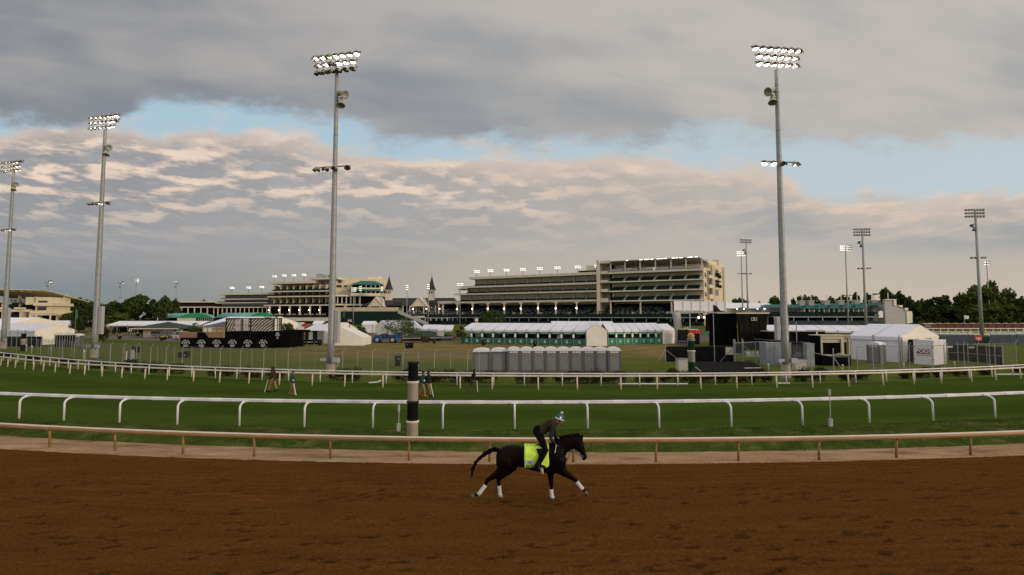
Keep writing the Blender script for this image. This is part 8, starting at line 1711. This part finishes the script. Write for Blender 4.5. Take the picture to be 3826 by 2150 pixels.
def hand(mb, w, d, side, curl=1.0, s=1.0):  # wrist, direction, curled fingers and thumb
    w, d = Vector(w), Vector(d).normalized(); sd = Vector(side).normalized(); dn = d.cross(sd).normalized()
    limb(mb, [(w, .024 * s), (w + d * .045 * s, .033 * s), (w + d * .075 * s, .030 * s)])
    for i, ln in enumerate((.062, .070, .066, .052)):
        b = w + d * .085 * s + sd * (i - 1.5) * .021 * s; k1 = b + (d * math.cos(curl * .7) + dn * math.sin(curl * .7)) * ln * .5 * s; k2 = k1 + (d * math.cos(curl * 1.9) + dn * math.sin(curl * 1.9)) * ln * .4 * s; k3 = k2 + (d * math.cos(curl * 2.8) + dn * math.sin(curl * 2.8)) * ln * .25 * s
        limb(mb, [(b, .0105 * s), (k1, .0098 * s), (k2, .009 * s), (k3, .008 * s)], n=8)
    tb = w + d * .03 * s - sd * .030 * s; limb(mb, [(tb, .013 * s), (tb + (d * .6 - sd * .6 + dn * .5).normalized() * .035 * s, .011 * s), (tb + (d * .9 - sd * .2 + dn * .9).normalized() * .062 * s, .009 * s)], n=8)
hc = Z3(1338, 248); fdir = Vector((.93, -.05, -.36)); sh, hp = Z3(1240, 305), Z3(1055, 400)
def joints(s): return dict(sh=Z3(1243, 312, s * .17), el=Z3(1214 if s < 0 else 1290, 475 if s < 0 else 455, s * .25), wr=Z3(1272 if s < 0 else 1290, 562 if s < 0 else 545, s * .12), hip=Z3(1052, 415, s * .11), kn=Z3(1148, 618, s * .33), an=Z3(1050, 800, s * .40), toe=Z3(1120, 830, s * .43), heel=Z3(1035, 828, s * .40))
mb = MB(); A = head(mb, hc, fdir, .098, Vector((.36, 0, .93))); limb(mb, [(Z3(1300, 285), .052), (sh, .062)])
limb(mb, [(sh, .13), (Z3(1160, 345), .118), (hp, .135)], 1.15)
for s in (-1, 1):
    j = joints(s); limb(mb, [(sh + Vector((0, s * .08, 0)), .07), (j['sh'], .056), (j['el'], .040), (j['wr'], .026)]); limb(mb, [(hp, .12), (j['hip'], .095), (j['kn'], .050), (j['an'], .028), (j['heel'], .024)]); limb(mb, [(j['an'], .026), (j['toe'], .020)]); hand(mb, j['wr'], (.55, 0, -.83), (0, 1, 0), 1.1, .95)
fuse('body', mb, .009, M['skin'], P, 2); eyes(P, hc, A, .098)
mb = MB(); limb(mb, [(Z3(1290, 298), .068), (Z3(1240, 312), .150), (Z3(1165, 350), .140), (Z3(1085, 395), .150), (Z3(1065, 405), .148)], 1.22); 
for s in (-1, 1): limb(mb, [(sh, .10), (Z3(1240, 312, s * .15), .085)])
fuse('vest', mb, .012, M['vest'], P, 2)
for s in (-1, 1):
    j = joints(s); mb = MB(); limb(mb, [(j['sh'], .072), (j['sh'].lerp(j['el'], .5), .062), (j['el'], .050), (j['wr'], .034)]); fuse('sleeve', mb, .009, M['sleeve'], P, 2)
    mb = MB(); hand(mb, j['wr'], (.55, 0, -.83), (0, 1, 0), 1.1, 1.22); fuse('glove', mb, .005, M['pants'], P, 1)
    mb = MB(); limb(mb, [(j['an'] + Vector((0, 0, .06)), .056), (j['an'], .054), (j['heel'], .052), (j['an'].lerp(j['toe'], .6) - Vector((0, 0, .01)), .050), (j['toe'], .042)]); fuse('boot', mb, .009, M['leather'], P, 2)
    rn = random.Random(3); mb = MB()
    for i in range(26):
        q = i / 26; a = j['kn'].lerp(j['an'], q) + Vector((-.05, s * .03, 0)); b = a + Vector((-.09 - .05 * rn.random(), s * .01, -.07 - .05 * rn.random())); mb.tube([a, b], [.012, .003], 4)
    mb.build('chap_fringe', M['pants'], P)
mb = MB(); limb(mb, [(Z3(1085, 385), .135), (hp, .158)], 1.2)
for s in (-1, 1): j = joints(s); limb(mb, [(hp + Vector((0, s * .03, 0)), .135), (j['hip'] + Vector((0, 0, -.03)), .118), (j['hip'].lerp(j['kn'], .55), .088), (j['kn'], .072), (j['kn'].lerp(j['an'], .4), .068), (j['an'], .050)])
fuse('breeches', mb, .011, M['pants'], P, 2)
up = Vector((.36, 0, .93)).normalized(); hcap = MB(); hcap.X = Matrix.Translation(hc + up * .028) @ Matrix((fdir.normalized(), fdir.normalized().cross(up).normalized(), up)).transposed().to_4x4()
hcap.lathe([(.001, .145), (.06, .135), (.105, .100), (.128, .045), (.130, .0), (.120, -.02)], 22); hm = hcap.build('helmet', M['helm'], P, True)
b_ = MB(); b_.X = hcap.X; b_.lathe([(.1315, -.012), (.134, -.010), (.134, .014), (.1315, .016)], 22, cap=False); b_.build('band', M['tent'], hm); b_ = MB(); b_.X = hcap.X; b_.add([(.09, -.08, -.005), (.19, -.03, -.02), (.19, .03, -.02), (.09, .08, -.005), (.09, -.08, .008), (.18, -.03, -.006), (.18, .03, -.006), (.09, .08, .008)], [(0, 3, 2, 1), (4, 5, 6, 7), (0, 1, 5, 4), (1, 2, 6, 5), (2, 3, 7, 6), (3, 0, 4, 7)]); b_.build('peak', M['helm'], hm)
b_ = MB(); b_.ball(hc + up * .205, .038, 12, 9); b_.build('pompom', M['wrap'], hm, True)
b_ = MB(); p0 = hc + up * .085 + Vector((.0, -.122, 0)); b_.prism([(0, .045), (.036, 0), (0, -.045), (-.036, 0)], p0, (1, 0, 0), (0, .35, .93), (0, -.006, 0)); b_.build('diamond_patch', M['tent'], hm)
b_ = MB(); b_.lathe([(.094, -.018), (.098, -.018), (.098, .018), (.094, .018)], 16, hc + Vector((.006, 0, -.005)), up, cap=False); b_.build('goggles', M['pants'], P)
mb = MB(); limb(mb, [(Z3(1268, 245), .040), (Z3(1240, 245), .034), (Z3(1225, 262), .018)]); fuse('hair', mb, .009, M['blond'], P, 2)
mb = MB(); mb.tube([hc + Vector((-.01, -.09, -.03)), hc + Vector((.05, -.06, -.12)), hc + Vector((.06, 0, -.14))], .008, 5); mb.build('chin_strap', M['pants'], P)
W_ = thing('whip', 'short riding whip with a pale shaft held against the horse shoulder', 'whip', HO); mb = MB(); mb.tube([Z3(1290, 560, -.20), Z3(1268, 665, -.25)], .008, 6); mb.build('shaft', M['tent'], W_); mb = MB(); mb.tube([Z3(1268, 665, -.25), Z3(1255, 720, -.26)], .006, 5); mb.build('tip', M['leather'], W_)
# ---------------------------------------------------------------- people on the turf
def walker(label, px, yb, yt, dirx, stride, jm, tm, hood, stick, bootm, lean=.06, armf=.25, hat=None, extra=None):
    g = GP(px, yb, .504); h = ztop(px, yt, g.y) - .504; s = h / 1.74; o = thing('person', label, 'person', g, 0); o.scale = (s * dirx, s, s)
    L_ = stride; hip, ch, nk, hd = Vector((0, 0, .92)), Vector((lean * .8, 0, 1.30)), Vector((lean * 1.1, 0, 1.46)), Vector((lean * 1.1 + .03, 0, 1.60))
    J = {}
    for q in (-1, 1):
        f_ = L_ * q * -1; J[q] = dict(hip=Vector((0, q * .09, .90)), kn=Vector((f_ * .55 + .05, q * .10, .49)), an=Vector((f_, q * .10, .09 + (.05 if f_ < 0 else 0))), toe=Vector((f_ + .17, q * .11, .035)), sh=Vector((lean, q * .19, 1.38)), el=Vector((lean - .04 + armf * .35 * (-q if stick else q), q * .25, 1.12)), wr=Vector((lean + .04 + armf * (1 if q == -1 and stick else -.3 * q), q * .24, .90)))
    mb = MB(); A = head(mb, hd, (1, 0, -.18), .098); limb(mb, [(nk, .052), (ch, .13), (Vector((.02, 0, 1.08)), .115), (hip, .125)], 1.25)
    for q in (-1, 1): j = J[q]; limb(mb, [(j['sh'], .058), (j['el'], .042), (j['wr'], .027)]); hand(mb, j['wr'], (.15, 0, -1), (1, 0, 0) if q < 0 else (-1, 0, 0), .5); limb(mb, [(j['hip'], .09), (j['kn'], .055), (j['an'], .038)]); limb(mb, [(j['an'] - Vector((.03, 0, .02)), .036), (j['toe'], .028)])
    fuse('body', mb, .011, M['skin'], o, 1); eyes(o, hd, A)
    mb = MB(); limb(mb, [(nk, .075), (ch, .165), (Vector((.03, 0, 1.08)), .155), (Vector((.01, 0, .88)), .165)], 1.22)
    for q in (-1, 1): j = J[q]; limb(mb, [(ch + Vector((0, q * .08, .05)), .10), (j['sh'], .085), (j['el'], .065), (j['wr'], .047)])
    if hood: limb(mb, [(hd + Vector((-.03, 0, .03)), .118), (hd + Vector((-.05, 0, -.09)), .10), (nk, .08)])
    fuse('jacket', mb, .014, jm, o, 2)
    mb = MB()
    for q in (-1, 1): j = J[q]; limb(mb, [(hip, .125), (j['hip'], .115), (j['kn'], .082), (j['an'] + Vector((0, 0, .03)), .060)])
    fuse('trousers', mb, .014, tm, o, 2)
    for q in (-1, 1): j = J[q]; mb = MB(); limb(mb, [(j['an'] + Vector((0, 0, .05)), .056), (j['an'] - Vector((.03, 0, .02)), .052), (j['toe'], .040)]); fuse('boot', mb, .012, bootm, o, 1)
    if not hood:
        mb = MB(); limb(mb, [(hd + Vector((-.02, 0, .03)), .106), (hd + Vector((-.05, 0, -.05)), .09)]); fuse('hair' if not hat else 'cap', mb, .012, hat or M['blond'], o, 1)
        if hat: B('peak', hat, o, (hd.x + .06, hd.x + .19, -.07, .07, hd.z + .05, hd.z + .065))
    if extra: B('badge', M['tent'], o, (lean + .10, lean + .20, -.245, -.235, 1.05, 1.15))
    if stick:
        w = J[-1]['wr']; p = Vector((w.x + .05, w.y, w.z - .06)); t2 = thing('stick', 'white divot stick held by the ' + stick, 'stick', (g.x, g.y, .504), 0, 'sticks carried on the turf'); t2.scale = o.scale; mb = MB(); mb.tube([p + Vector((0, 0, .03)), Vector((p.x + .10 + (.1 if lean < .08 else -.05), p.y - .05, .01))], .022, 6); mb.build('shaft', M['tent'], t2)
M['jb'] = mat('dark_brown_coat', (.035, .022, .013), .85, .2, 8.0); M['jg'] = mat('dark_green_jacket', (.010, .045, .034), .8, .2, 8.0); M['jk'] = mat('black_jacket', (.009, .010, .014), .8, .2, 8.0); M['kh'] = mat('khaki_trousers', (.27, .17, .085), .85, .12, 8.0); M['gt'] = mat('grey_trousers', (.085, .07, .065), .85, .12, 8.0); M['og'] = mat('orange_shoe', (.60, .12, .02), .6, .1); M['caps'] = mat('dark_green_cap', (.008, .03, .022), .8, .1)
walker('person in a dark green hood and brown coat walking left on the turf', 1020, 1464, 1371, -1, .22, M['jb'], M['kh'], True, 'person in the dark green hood', M['blackp'], .04, .12)
walker('person with red brown hair in a green jacket walking right on the turf', 1091, 1476, 1387, 1, .20, M['jg'], M['kh'], False, 'person with red brown hair', M['kh'], .03, .10, None, True)
walker('person in a green jacket and orange shoes half hidden behind the banded post', 1578, 1482, 1385, 1, .18, M['jg'], M['kh'], False, None, M['og'], .03, .1, M['caps'], True)
walker('person in a black jacket and dark green cap right of the banded post', 1597, 1481, 1384, 1, .22, M['jk'], M['kh'], False, 'person in the black jacket and cap', M['blackp'], .06, .1, M['caps'])
walker('person in a black hooded jacket striding right with a long step', 1765, 1464, 1379, 1, .36, M['jk'], M['gt'], True, 'person striding with a long step', M['gt'], .14, .14)
